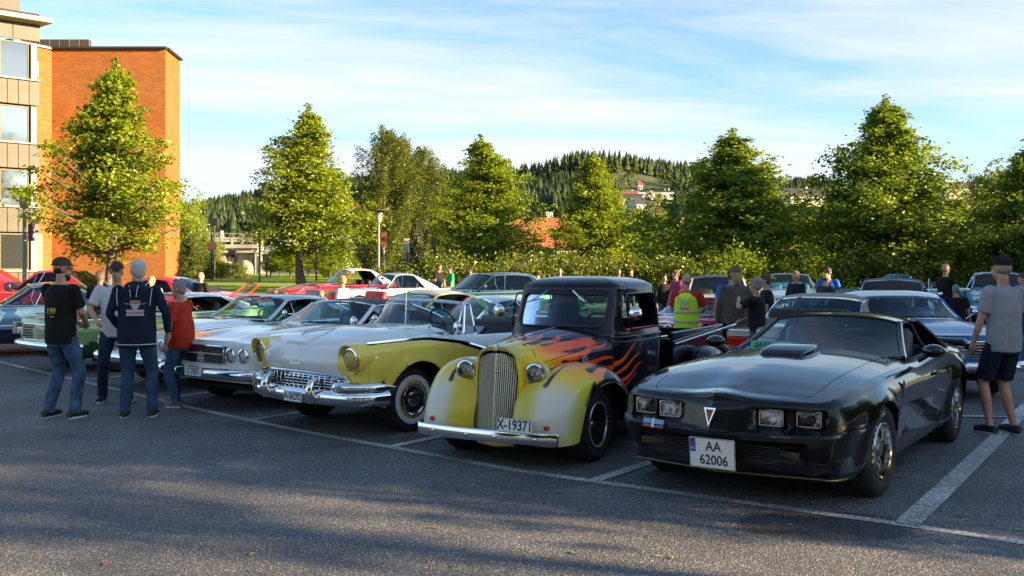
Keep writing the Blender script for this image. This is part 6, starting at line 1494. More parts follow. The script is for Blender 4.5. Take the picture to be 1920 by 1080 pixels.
    MB().prism([(-.055, .004), (-.02, .009), (-.015, .018), (0, .012), (.06, .004), (0, -.006), (-.01, -.012), (-.02, -.004)], .006).build('grille_badge', [dchrome], car, 0, loc=(gx(.80, .03)+.012, .02, .80), rot=(R(90), 0, R(90)))
    # ---- front fenders
    def fender_grid(xc, zc, yc, a_o, a_i, rho, lip, th, ph_, b_in=.10, k_out=1.0):
        th = np.radians(th); Gf = np.zeros((len(th), len(ph_), 3))
        for i, t in enumerate(th):
            d = math.degrees(t); r0 = float(rho(d)); lp = float(lip(d)); yc_ = yc if not callable(yc) else float(yc(d)); ai = a_i if not callable(a_i) else float(a_i(d))
            for j, p in enumerate(ph_):
                pr_ = math.radians(p)
                if p >= 0: y = yc_+a_o*math.sin(min(pr_, math.pi/2))**.9 - (.012*max(0, p-90)/12); r_ = r0-(r0-lp)*(1-math.cos(min(pr_, math.pi/2))) if p <= 90 else lp-.0*(p-90)
                else: y = yc_-ai*math.sin(-pr_); r_ = r0-b_in*(1-math.cos(pr_))
                if p >= 60: r_ = lp+(r_-lp)*1.0
                Gf[i, j] = (xc+r_*math.cos(t), y, zc+r_*math.sin(t))
        return Gf
    rho = pch([-14, 0, 18, 38, 60, 85, 110, 140, 165, 185], [.66, .675, .665, .625, .575, .535, .53, .575, .70, .93]); lip = pch([-14, 0, 25, 90, 150, 185], [.50, .42, .375, .365, .40, .66])
    yc_f = pch([-14, 20, 60, 110, 185], [.50, .50, .53, .58, .60]); ai_f = pch([-14, 20, 60, 185], [.30, .31, .30, .26])
    ths = np.linspace(-10, 186, 150); phs = np.r_[np.linspace(-88, 0, 26), np.linspace(3, 90, 34)]
    Gf = fender_grid(0, .33, yc_f, .27, ai_f, rho, lip, ths, phs)
    TH = np.degrees(np.arctan2(Gf[..., 2]-.33, Gf[..., 0]))
    def fcol(V):
        th = np.degrees(np.arctan2(V[:, 2]-.33, V[:, 0])); th = np.where(th < -60, th+360, th); y = abs(V[:, 1]); r_ = np.hypot(V[:, 0], V[:, 2]-.33)
        u_ = th/100.; w_ = y
        m = (th-92)/150.+.08*np.sin((y-.3)*16)
        for pts, r0, r1 in (([(.7, .52), (1.0, .50), (1.25, .53), (1.42, .50)], .06, .004), ([(.7, .66), (1.0, .65), (1.2, .67), (1.34, .70)], .055, .004), ([(.7, .38), (1.0, .36), (1.2, .40)], .05, .004), ([(.6, .78), (.9, .775), (1.1, .76)], .05, .004)): m = np.minimum(m, stroke(u_, w_, pts, r0, r1))
        for pts, r0, r1 in (([(.62, .30), (.74, .36), (.90, .40)], .040, .006), ([(.50, .40), (.68, .44), (.85, .47)], .026, .006), ([(.36, .47), (.52, .50), (.70, .52)], .022, .005), ([(.85, .58), (.98, .60), (1.1, .59)], .030, .005), ([(.70, .72), (.82, .73), (.95, .72)], .030, .006), ([(.30, .80), (.46, .80), (.62, .79)], .030, .008), ([(.50, .24), (.60, .25), (.70, .28)], .05, .01)): m = np.maximum(m, -stroke(u_, w_, pts, r0, r1))
        lipd = np.where(th > 20, r_-.385, 1); m = np.maximum(m, (.012-(y < .0)*0-0*m)-np.where((y > .79) & (th > 38), .03*0+.018, 9)*0-9*(y < 0)) if False else m
        m = np.where((th > 44) & (r_ < .405) & (y > .7), .02, m)
        base = ramp(th, [-14, 2, 26, 46, 66, 88, 115], [(.80, .60, .12), (.70, .66, .52), (.72, .68, .55), (.84, .60, .06), (.90, .34, .03), (.88, .20, .03), (.72, .08, .03)])
        rim_ = sstep(.67, .77, y)[:, None]*(th < 60)[:, None]; inn = sstep(.50, .34, y)[:, None]*(th < 75)[:, None]
        base = base*(1-rim_*.85)+np.array((.70, .62, .03))*rim_*.85; base = base*(1-inn)+np.array((.66, .50, .04))*inn
        k = np.clip(m/.010+.5, 0, 1)[:, None]; return base*(1-k)+BLK*k
    for s in (1, -1):
        o = panel('front_fender', Gf[:, ::-1].copy(), [FLM], car, side=s, flange=.03, smooth=60); paint_attr(o, fcol)
        L = Gf[:, -1].copy(); L[:, 1] *= s; ob = MB().tube(L[::3], .009, 6).build('fender_bead', [plum], o)
        wheel_well(car, 0, s*.55, .34, .40, s, -.2, .2)
    # apron between the fenders and the grille
    for s in (1, -1):
        Q = np.array([[(gx(z, .2)-.02, s*.19, z), (gx(z, .2)-.035, s*.27, z)] for z in np.linspace(.24, .82, 10)]); o = MB().grid(Q).build('catwalk', [FLM], car, 60); paint_attr(o, lambda V: ramp(V[:, 2], [.3, .9], [(.66, .50, .04), (.62, .50, .05)]))
    o = MB().tube([(.50, -.17, .20), (.54, 0, .19), (.50, .17, .20)], .04, 10, flat=(1, 1.3)).build('front_apron', [P('yellow_apron', (.70, .52, .03), .35, 0, 1)], car, 60)
    # headlights on stalks
    podm = P('pod_yellow', (.60, .53, .16), .35, 0, 1)
    for s in (1, -1):
        p = np.array([.45, s*.345, .785]); o = MB().lathe([(0, -.20), (.03, -.19), (.070, -.15), (.098, -.09), (.112, -.02), (.112, .0), (.094, .006)], n=32).build('headlight_pod', [FLM], car, 60, loc=p, rot=(0, R(90), 0)); paint_attr(o, lambda V: ramp(V[:, 2], [-.2, -.1, -.03, .01], [(.74, .50, .04), (.72, .54, .08), (.58, .52, .22), (.56, .52, .26)]))
        headlamp(car, p+np.array([.004, 0, 0]), .082, 0, chrome, 0, .010)
        MB().tube([(.36, s*.30, .79), (.36, s*.20, .80)], .022, 8).build('lamp_bracket', [podm], car)
    # ---- bumper and front details
    u = np.linspace(-1, 1, 41); Q = np.c_[.775-.075*u*u, .68*u, .285+0*u]; pr_ = [(-.012, -.044), (-.012, .044), (.002, .052), (.014, .044), (.020, .02), (.020, -.02), (.014, -.044), (.002, -.050)]
    Gb = np.array([[(q[0]+a, q[1], q[2]+b) for a, b in pr_] for q in Q]); mb = MB().grid(Gb, closed_v=True); mb.add(Gb[0], [tuple(range(8))]).add(Gb[-1], [tuple(range(8))]); bmp = mb.build('bumper', [chrome], car, 35)
    for yb in (-.50, -.14, .14, .50): MB().ball((.775-.075*(yb/.68)**2+.021, yb, .285), (.008, .014, .014), 10).build('bumper_bolt', [chrome], bmp)
    for s in (1, -1): MB().ball((.70, s*.68, .32), (.014, .014, .022), 10).build('bumper_bolt', [chrome], bmp); MB().box((.66, s*.56, .372), (.05, .05, .04), bev=.01).build('marker_lamp', [redlens], car); MB().box((.60, s*.45, .28), (.30, .05, .04)).build('bumper_bracket', [cavity], car, 0)
    plate(car, (.80, .335, .395), .345, .118, ['X-19371'], size=.118, sx=.82, bold=.0022, pitch=R(-4), yaw=R(-3)); MB().box((.77, .335, .38), (.03, .04, .10)).build('plate_bracket', [cavity], car, 0)
    # ---- bed and rear fenders
    mb = MB()
    for s in (1, -1): MB().box((-3.02, s*.66, .78), (1.90, .04, .46), bev=.012).build('bed_side', [plum], car)
    MB().box((-2.09, 0, .74), (.05, 1.28, .40), bev=.01).build('bed_front', [plum], car); MB().box((-3.97, 0, .74), (.04, 1.28, .40), bev=.01).build('tailgate', [plum], car)
    MB().box((-3.0, 0, .56), (1.9, 1.28, .04)).build('bed_floor', [cavity], car, 0)
    for s in (1, -1): MB().tube([(-3.96, s*.68, .60), (-3.96, s*.68, 1.02)], .03, 6).build('bed_post', [plum], car)
    MB().tube([(-2.02, .72, .885), (-4.30, .72, .985)], .013, 8).build('bed_rail', [chrome], car)
    rr_ = pch([-10, 20, 60, 90, 130, 170, 190], [.53, .52, .49, .475, .50, .56, .62]); lr = pch([-10, 90, 190], [.44, .36, .46])
    Gq = fender_grid(-2.85, .34, .78, .17, .10, rr_, lr, np.linspace(-6, 188, 70), np.r_[np.linspace(-88, 0, 10), np.linspace(5, 90, 22)], .12)
    for s in (1, -1): panel('rear_fender', Gq[:, ::-1].copy(), [plum], car, side=s, flange=.03, smooth=60); wheel_well(car, -2.85, s*.72, .34, .40, s, -.1, .2)
    for s in (1, -1): MB().box((-1.55, s*.68, .30), (1.75, .16, .035), bev=.01).build('running_board', [plum], car)
    MB().box((-.1, 0, .45), (1.0, .36, .35)).box((-2.4, 0, .38), (2.9, .8, .1)).build('underbody', [cavity], car, 0)
    # wheels: deep black centres, riveted bright edge
    r = .325; ty = make_tyre(r, .215, .20); pol = P('machined_edge', (.45, .45, .46), .25, 1)
    rm = MB().lathe([(.20, .080), (.208, .098), (.203, .104), (.180, .100), (.176, .090)], n=44, m=0).lathe([(.176, .090), (.165, .0), (.16, -.03), (.12, -.035), (.07, -.02), (.06, .0)], n=44, m=1).lathe([(.06, .0), (.045, .012), (.038, .035), (.03, .05), (0, .052)], n=24, m=0)
    for i in range(28): a = 2*math.pi*i/28; rm.ball((.190*math.cos(a), .190*math.sin(a), .103), .0055, 6, m=2)
    rmd = rm.data('rim', [pol, P('satin_black_rim', (.012, .012, .013), .3), chrome], 40)
    ty2 = make_tyre(.35, .25, .20)
    for s in (1, -1): place_wheel(car, ty, [('rim', rmd)], 0, s*.635, r); place_wheel(car, ty2, [('rim', rmd)], -2.85, s*.74, .35)
    return car
truck = build_truck()
# ------------------------------------------------------------ the other cars of the meeting
_wheels = {}
def std_wheel(kind):
    if kind in _wheels: return _wheels[kind]
    r = .335
    if kind == 'whitewall': ty = make_tyre(r, .19, .19, ww=(.205, .245), tread=False)
    else: ty = make_tyre(r, .20, .19, tread=False)
    if kind == 'rally':
        mb = MB().lathe([(.192, .06), (.198, .088), (.186, .094), (.17, .07), (.16, .03), (.08, .04), (.06, .07), (0, .08)], n=32)
        for i in range(5): a = 2*math.pi*i/5; mb.box((.115*math.cos(a), .115*math.sin(a), .048), (.10, .045, .02), rotz(a), 0)
        cap = mb.data('rim', [dchrome], 40)
    else: cap = fullcap(.18, .088, [chrome, inkblk], 12)
    _wheels[kind] = (ty, cap); return _wheels[kind]
def classic(name, label, C, th, p, group='cars parked at the meeting', cat='car'):
    """p: shape and finish of one sixties or seventies car; missing values fall back to a common saloon"""
    D = dict(fo=.88, wb=2.95, ro=1.15, W=.95, hood=.86, nose=.78, tail=.86, belt=.92, bot=.26, taper=.07, point=.05, ps=None, col=None, top=None, deck=None, low=None, conv=False, lights='twin', grille='bars', wheel='plain', ztop=1.34, cowl=-.72, ws=(.72, .60), roofx=(-1.30, -2.25), back=-3.0, glass=carglass, seatm=seatblk, trim=True, plate=None, hoodcol=None, stripe=None, vent=True, frame=None, fin=0, bumper=True, step=.075, qb=None, sideglass=True, lamp_z=.66, antenna=False, barm=chrome, gw=None)
    D.update(p); d = type('d', (), D)
    car = car_root(name, C, th, label, cat, group)
    xr = -(d.wb+d.ro); W = d.W; col = d.col; topm = d.top or col; hc = d.hoodcol or col
    outline = [(d.fo+d.point, 0), (d.fo+d.point*.6, .35), (d.fo, .68), (d.fo-.03, W-d.taper), (d.fo-.35, W-.02), (-.2, W), (-1.5, W), (-d.wb, W+.005), (xr+.35, W-.04), (xr+.04, W-.10), (xr-.02, .6), (xr-.04, 0)]
    sh = pch([xr, xr+.5, -d.wb, -d.wb+.8, -1.2, -.5, .2, d.fo-.2, d.fo+.1], [d.tail-.02+d.fin, d.tail+.02+d.fin*.8, d.belt, d.belt-.005, d.belt-.01, d.belt-.015, d.hood+.01, d.nose+.02, d.nose]); bo = pch([xr, -d.wb-.3, -d.wb+.4, -.4, .4, d.fo+.1], [.34, .30, .24, .24, .28, .36])
    pf = lin([0, .2, .35, .7, .95, 1], [-.05, .0, .0, .0, -.015, -.03]); ps = lin([0, .1, .35, .55, .66, .8, .93, .97, 1], [-.09, -.05, -.01, .0, .012, -.004, -.03, -.055, -.085]); pr = lin([0, .4, .7, 1], [-.04, .01, .0, -.04])
    def topf(x, yn, y, w_): f = np.clip((d.fo-x)/1.2, .15, 1); return .055*f*(1-yn**2.6)+.012*np.exp(-((yn-.55)/.16)**2)*(x > d.cowl)
    O, G, H, ids, v, t = shell(dict(outline=outline, smooth=2, step=d.step, cuts=[d.fo-.16, -.55, -1.75, xr+.25], shoulder=sh, bottom=bo, pf=pf, ps=ps, pr=pr, top=topf, t=np.r_[0, .03, .07, .13, .2, np.linspace(.3, 1, 7)], v=np.r_[0, .05, .12, .2, .3, .4, .5, .6, .66, .72, .8, .88, .94, .97, 1]))
    iF, iD, iQ, iT = ids; mats = [col, d.low or col]; mf = (lambda c: np.where(c[:, 2] < .50, 1, 0)) if d.low else None
    panel('front_panel', G[:iF+1].copy(), mats, car, merge=True, matfn=mf)
    for s in (1, -1):
        for nm, a, b in (('fender', iF, iD), ('door', iD, iQ), ('rear_quarter', iQ, iT)):
            g = G[a:b+1].copy(); m = np.ones((g.shape[0]-1, g.shape[1]-1), bool); g, m = cut_circle(g, m, 0, .335, .385); g, m = cut_circle(g, m, -d.wb, .30, .375)
            o = panel(nm, g, mats, car, m, gaps=(.004, .004, 0, 0), side=s, matfn=mf)
            if nm == 'door': MB().box((-1.58, s*(W+.005), d.belt-.13), (.14, .025, .02), bev=.006).build('door_handle', [chrome], o)
        for x in (0, -d.wb): wheel_well(car, x, s*(W-.16), .36, .39, s)
        if d.trim: 
            Q = np.array([(x_, s*(W+.010), .52) for x_ in np.linspace(.36, -.2-d.wb+.6, 5)]) if d.trim == 1 else None
            k = np.arange(iF, iT); Q = G[k, 6].copy(); Q[:, 1] *= s; Q = Q[(abs(Q[:, 0]) > .45) & (abs(Q[:, 0]+d.wb) > .45)]; Q = Q[(Q[:, 0] < -.45) & (Q[:, 0] > -d.wb+.45)]; MB().tube(Q+np.array([0, s*.006, 0]), .010, 5).build('side_trim', [chrome], car)
            k = np.arange(iF, len(O)-6); Q = G[k, -2].copy(); Q[:, 1] *= s; MB().tube(Q+np.array([0, s*.004, .004]), .007, 5).build('belt_trim', [chrome], car)
    panel('tail_panel', G[iT:].copy(), mats, car, merge=True, matfn=mf)
    xo = d.roofx[1]-.55 if d.conv else d.back
    jh = int(np.argmin(abs((1-t)-.80))); ic = int(np.argmin(abs(H[:, 0, 0]-d.cowl))); ir = int(np.argmin(abs(H[:, 0, 0]-xo)))
    for s in (1, -1): panel('fender_top', H[:ic+1, :jh+1].copy(), [hc], car, side=s, gaps=(0, 0, 0, .004), smooth=60); panel('belt_top', H[ic:ir+1, :3].copy(), [col], car, side=s, smooth=60)
    st = d.stripe
    panel('hood', H[:ic+1, jh:].copy(), [hc, st] if st else [hc], car, merge=True, gaps=(0, .003, .004, 0), smooth=60, matfn=(lambda c: np.where((abs(c[:, 1]) > .16) & (abs(c[:, 1]) < .45) & (c[:, 0] < d.fo-.10), 1, 0)) if st else None)
    panel('trunk_lid', H[ir:].copy(), [d.deck or col], car, merge=True, smooth=60)
    MB().box((d.cowl-.05, 0, d.belt+.01), (.18, W*1.55, .03), bev=.008).build('cowl_grille', [blackp], car)
    if d.bumper: bumper_bar(car, O, .45, .13, .05, 1.05, chrome, bulge=.05); bumper_bar(car, O, .46, .13, .05, 1.1, chrome, rear=True, bulge=.05)
    # face
    fx = d.fo+.012; zl = d.lamp_z; gh_ = (d.nose-.10-.53)
    if d.lights == 'twin':
        for s in (1, -1):
            for y in (.56, .76): headlamp(car, (fx+.012-.03*(y > .7), s*(y*W/.95), zl), .070, s*.06)
    elif d.lights == 'single':
        for s in (1, -1): headlamp(car, (fx+.01, s*.70*W/.95, zl), .088, s*.06)
    elif d.lights == 'rect':
        for s in (1, -1):
            o = MB().box((fx-.01, s*.66, zl), (.04, .30, .11), rotz(-s*.12), bev=.012).build('headlight', [chrome], car); MB().box((fx+.013, s*.66, zl), (.01, .27, .085), rotz(-s*.12), bev=.004).build('lens', [reflector], o)
    gy = d.gw or (.46 if d.lights == 'twin' else .56)
    if d.grille:
        MB().box((fx+.0, 0, zl), (.05, gy*2, gh_+.02), bev=.01).build('grille_mouth', [grilleblk], car); 
        for i in range(5): MB().box((fx+.03, 0, zl+(i-2)*gh_/5), (.008, gy*1.96, .010)).build('grille_bar', [d.barm], car, 0)
        fr_ = resample(np.array(rrect(gy*2, gh_+.02, .02, 3)), 40, True); MB().tube(np.c_[np.full(40, fx+.03), fr_[:, 0], zl+fr_[:, 1]], .009, 5, closed=True).build('grille_frame', [chrome], car)
    if d.plate: plate(car, (fx+.13, 0, .46), .34, .11, [d.plate], size=.10, sx=.8, bold=.0015)
    for s in (1, -1): MB().box((xr-.03, s*.62, .66), (.03, .34, .12), bev=.012).build('tail_lamp', [redlens], car)
    # cabin
    x0, x1 = d.roofx; wsb, wst = d.ws
    g = dict(wbx=d.cowl-.02, wbw=wsb, wbz=d.belt+.035, wbc=.18, wtx=x0, wtw=wst, wtz=d.ztop, wtc=.08, edge=.045, rtx=x1, rtw=wst-.02, rtz=d.ztop-.01, rbx=d.back, rbw=wsb-.06, rbz=d.belt+.03, rbc=.16, arch=p.get('arch', .055), qbx=d.qb or (x1-.15), qbw=W-.13, qbz=d.belt+.015, cq=.16)
    greenhouse(car, g, d.frame or col, d.frame or topm, chrome if not d.frame else d.frame, d.glass, side_glass=d.sideglass and not d.conv, roof=not d.conv, pillar=.026)
    interior(car, d.cowl-.12, xr+1.2, W-.14, .52, d.seatm, d.belt-.02)
    if d.vent:
        for s in (1, -1):
            a_ = np.array((d.cowl-.24, s*(wsb+.03), d.belt+.03)); b_ = np.array((x0-.02, s*(wst+.02), d.ztop-.085)); c_ = np.array((x0-.17, s*(W-.14), d.belt+.02)); c2 = c_*.25+b_*.75
            MB().tube([c_, c2*.5+c_*.5, np.array((x0-.14, s*(wst+.035), d.ztop-.10))], .009, 5).build('vent_post', [chrome], car)
    for s in (1,): mirror_round(car, (d.cowl-.30, s*(W+.05), d.belt+.13), (d.cowl-.28, s*(W-.10), d.belt+.02), .052)
    MB().box((x0+.06, 0, d.ztop-.13), (.02, .22, .05), bev=.015).build('rear_view_mirror', [blackp], car)
    for s in (-1, 1): wiper(car, (d.cowl-.04, s*.15, d.belt+.05), (d.cowl-.12, s*.15+.42, d.belt+.075))
    if d.antenna: MB().tube([(d.fo-.9, .78, d.hood), (d.fo-1.0, .78, d.hood+.55)], .004, 5).build('antenna', [chrome], car)
    MB().box((-1.4, 0, .27), (4.3, W*1.4, .05)).box((0, 0, .55), (1.2, .8, .4)).build('underbody', [cavity], car, 0)
    ty, cap = std_wheel(d.wheel)
    for x in (0, -d.wb):
        for s in (1, -1): place_wheel(car, ty, [('hubcap', cap)], x, s*(W-.14), .335)
    return car, d
silverw = paint('silver_white_paint', (.62, .63, .63), .1, .3); snow = paint('white_paint', (.78, .78, .77), 0, .3); vinylk = noise_col(P('black_vinyl_top', (.02, .02, .022), .55), (.016, .016, .018), (.028, .028, .03), 40, bump=.3, bscale=200, dist=.002)
vinylg = noise_col(P('sand_grey_vinyl_top', (.26, .21, .16), .6), (.22, .18, .14), (.30, .25, .19), 40, bump=.3, bscale=200, dist=.002)
skyb = paint('ice_blue_paint', (.22, .40, .52), .45, .3); dkb_ = paint('navy_paint_and_shade', (.012, .022, .05), .2, .3); limeg = paint('lime_green_paint', (.22, .33, .13), .1, .3); redp = paint('red_paint', (.50, .010, .008), 0, .3); orp = paint('orange_red_paint', (.62, .05, .01), 0, .3)
bluep = paint('royal_blue_paint', (.008, .045, .24), .1, .3); deepg = paint('bottle_green_paint', (.006, .045, .035), .3, .3); silv = paint('silver_paint', (.42, .44, .45), .5, .3); cream = paint('cream_paint', (.62, .58, .46), 0, .3); bronze = paint('bronze_paint', (.26, .19, .12), .3, .3); teal = paint('turquoise_paint', (.02, .24, .26), .2, .3)
metb = paint('metallic_blue_paint', (.006, .13, .34), .0, .3, .5); lemon = paint('lime_yellow_paint', (.58, .62, .07), 0, .3); cwhite = paint('roof_white', (.80, .79, .76), 0, .35)
greenv = P('mint_vinyl', (.12, .45, .26), .5); bluev = P('blue_vinyl', (.03, .18, .28), .45); blueglass = glass('blue_tinted_glass', (.55, .85, .95), .75); greenglass = glass('green_tinted_glass', (.55, .92, .78), .8)
FR = 'cars parked in the front row'
# white coupe with black top, third from the yellow one's side
chev, d_ = classic('parked_car', 'white coupe with black vinyl roof, black grille and twin round headlights', (-3.2, 12.3), heading(37),
    dict(col=snow, top=vinylk, stripe=P('black_stripe', (.03, .03, .032), .3, 0, 1), plate='C-7057', wheel='rally', hood=.87, nose=.81, belt=.91, grille=True, lamp_z=.67, glass=blueglass, seatm=bluev, ws=(.74, .60), ztop=1.24, arch=.035, barm=P('dark_grille_bar', (.03, .03, .032), .35), sideglass=False, step=.05, antenna=False, point=.04), FR)
for i in (1,): MB().box((.895+.05, 0, .68), (.03, .94, .022), bev=.004).build('grille_divider', [dchrome], chev, 0)
c2, d_ = classic('parked_car', 'silver white hardtop with mint green seats and dark hood stripes', (-4.80, 14.1), heading(37),
    dict(col=silverw, top=paint('silver_grey_roof', (.45, .46, .47), .3, .3), stripe=P('charcoal_stripe', (.04, .05, .05), .3, 0, 1), low=dkb_, wheel='plain', hood=.86, nose=.80, belt=.90, lamp_z=.65, glass=greenglass, seatm=greenv, sideglass=False, ztop=1.26, arch=.035, step=.06), FR)
c3, d_ = classic('parked_car', 'lime green coupe with amber corner lamps behind the two standing men', (-7.10, 16.3), heading(39), dict(col=limeg, top=silv, ztop=1.24, arch=.03, sideglass=False, hoodcol=paint('dark_olive_hood', (.06, .07, .03), .3, .3), low=paint('shaded_green_lower', (.02, .06, .02), 0, .3), hood=.88, nose=.86, belt=.95, lights='rect', wheel='plain', step=.06), FR)  # darker green lower body paints in the shade under the lit side
for s in (1, -1):
    o = MB().box((.84, s*.90, .70), (.20, .05, .20), rotz(-s*.25), bev=.01).build('corner_lamp', [chrome], c3)
    for i in range(4): MB().box((.86, s*.922, .775-.048*i), (.17, .02, .036), rotz(-s*.25), bev=.006).build('lens', [P('bright_amber', (.95, .42, .02), .25, 0, 1)], o)
classic('parked_car', 'ice blue two-door hardtop seen from its side at the left edge', (-10.9, 18.75), heading(68), dict(col=skyb, low=dkb_, top=paint('dark_blue_roof', (.03, .07, .12), .3, .3), ztop=1.36, belt=.95, hood=.90, wheel='plain', glass=blueglass, seatm=bluev, sideglass=True, fo=.95, wb=3.0, ro=1.3, step=.06))  # navy lower body paints in the shade below its sunlit half
# red car with its hood propped open
rc, d_ = classic('parked_car', 'red car with raised hood behind the ice blue hardtop', (-13.1, 24.4), heading(95), dict(col=redp, belt=1.0, hood=.95, ztop=1.50, wheel='plain', ws=(.7, .56)))
MB().tube([(.55, .45, .95), (.35, .45, 1.62)], .012, 6).build('hood_prop', [chrome], rc)
hp = [];
for x, z in ((-.55, 1.02), (-.15, 1.30), (.30, 1.55), (.80, 1.66)): hp.append([(x, y, z+.05*(1-(y/.65)**2)) for y in np.linspace(-.65, .65, 9)])
hp = np.array(hp); MB().grid(hp).grid(hp-np.array([0, 0, .03]), 1, flip=True).build('raised_hood', [redp, P('varnished_underside', (.30, .16, .05), .3)], rc, 60)
classic('parked_car', 'bright red coupe before the brick wall, right of the tree trunk', (-10.6, 25.0), heading(100), dict(col=redp, ztop=1.30, belt=.92, hood=.86, wheel='plain'))
classic('parked_car', 'orange-red convertible with red windshield frame on the left by the lawn', (-7.35, 22.0), heading(62), dict(col=orp, conv=True, frame=orp, ztop=1.26, belt=.88, hood=.82, nose=.74, trim=False, vent=False, seatm=P('tan_leather', (.35, .2, .09), .5)))
classic('parked_car', 'blue convertible with blue windshield frame in front of the boy', (-5.75, 21.2), heading(62), dict(col=bluep, conv=True, frame=bluep, ztop=1.25, belt=.86, hood=.80, nose=.72, trim=False, vent=False, seatm=P('red_leather', (.4, .03, .02), .5)))
classic('parked_car', 'red convertible with raised white top and white hood stripes', (-6.6, 30.2), heading(60), dict(col=redp, top=cwhite, stripe=cwhite, ztop=1.40, belt=.93, fo=.9, wheel='plain', lamp_z=.66, sideglass=False, glass=greenglass, step=.06))
classic('parked_car', 'silver grey coupe beside the red one with white top', (-4.85, 28.2), heading(57), dict(col=silv, ztop=1.31, belt=.88, hood=.84, nose=.78, fo=.78, wb=2.75, ro=1.0, W=.90, lights='single', wheel='rally', step=.06, back=-2.85, roofx=(-1.2, -2.05)))
gs, d_ = classic('parked_car', 'dark green long saloon with grey lower body facing left', (-2.05, 24.6), heading(58), dict(col=deepg, low=paint('grey_sill', (.10, .11, .11), .2, .3), top=paint('black_green_roof', (.01, .02, .02), .1, .4), ztop=1.42, belt=.97, hood=.92, nose=.84, fo=1.0, wb=3.05, ro=1.25, lights='rect', wheel='plain', glass=tintglass, roofx=(-1.35, -2.75), back=-3.35, step=.06))
# lime-yellow car beyond the open one
classic('parked_car', 'lime yellow coupe with sand roof seen through the open car windshield', (-2.75, 16.1), heading(50), dict(col=lemon, top=paint('sand_roof', (.55, .47, .28), 0, .35), ztop=1.27, belt=.90, hood=.82, wheel='plain', sideglass=False))
wt_, d_ = classic('parked_car', 'small white coupe with round opera window facing right', (1.25, 15.75), R(24), dict(col=snow, ztop=1.24, belt=.86, hood=.82, nose=.74, fo=.8, wb=2.55, ro=1.0, W=.88, roofx=(-1.35, -2.0), back=-2.45, qb=-1.95, wheel='plain', glass=greenglass, seatm=P('grey_trim', (.35, .36, .36), .5)))
for s in (1, -1): MB().lathe([(0, .0), (.095, .0), (.105, .012), (.09, .018), (0, .018)], n=24).build('opera_window', [tintglass, chrome], wt_, loc=(-1.97, s*.70, 1.06), rot=(R(-80*s), 0, 0))
# bronze coupe with its tail to us
kb_, d_ = classic('parked_car', 'bronze coupe with sand-grey vinyl roof seen from behind, past the pickup bed', (6.05, 16.6), math.atan2(.82, .57), dict(col=bronze, top=vinylg, ztop=1.26, belt=.92, tail=.85, roofx=(-1.30, -2.45), back=-2.95, wheel='plain', sideglass=False, step=.05, ws=(.76, .66)))
plate(kb_, (-4.16, .0, .62), .52, .11, ['S-20256'], size=.10, sx=.9, rearward=True, bold=.0012); MB().box((-4.14, .0, .80), (.02, .06, .02)).box((-4.135, 0, .735), (.015, 1.7, .02), bev=.004).build('tail_trim', [chrome], kb_, 0)
# metallic blue hardtop with white roof
classic('parked_car', 'metallic blue saloon with white roof and chrome bar grille behind the man in shorts', (5.65, 13.15), heading(6), dict(col=metb, top=cwhite, ztop=1.28, belt=.93, hood=.88, nose=.82, fo=.95, W=.99, lights='twin', lamp_z=.66, glass=blueglass, seatm=bluev, wheel='plain', sideglass=False, step=.05, ws=(.78, .66), arch=.085))
classic('parked_car', 'black convertible coupe with antenna, facing the camera under the tallest linden', (8.05, 20.5), heading(24), dict(col=blk, top=vinylk, ztop=1.38, belt=.95, hood=.88, fo=1.0, glass=carglass, seatm=seatblk, wheel='plain', antenna=True, sideglass=False, step=.06))
classic('parked_car', 'cream coupe with black top behind the man in the safety vest', (4.85, 22.4), heading(10), dict(col=cream, top=vinylk, ztop=1.40, belt=.95, lights='single', wheel='plain', glass=carglass, sideglass=False, step=.06))
classic('parked_car', 'low red car between the vest man and the bearded man', (2.75, 17.4), heading(35), dict(col=redp, conv=True, ztop=1.05, belt=.80, hood=.80, nose=.74, ws=(.6, .5), trim=False, fo=.8, wb=2.4, ro=.8, W=.82, vent=False))
classic('parked_car', 'pale blue convertible behind the man in the dark sweater', (7.6, 26.2), heading(12), dict(col=paint('pale_blue_paint', (.20, .36, .48), .2, .3), conv=True, ztop=1.36, belt=.92, wheel='plain', seatm=bluev))
classic('parked_car', 'turquoise open car right of the men in blue shirts', (9.9, 27.6), heading(75), dict(col=teal, conv=True, ztop=1.30, belt=.92, wheel='plain', bumper=True))
classic('parked_car', 'light blue saloon at the right edge beyond the man in grey', (13.6, 26.5), heading(20), dict(col=skyb, top=skyb, ztop=1.38, belt=.93, wheel='plain'))
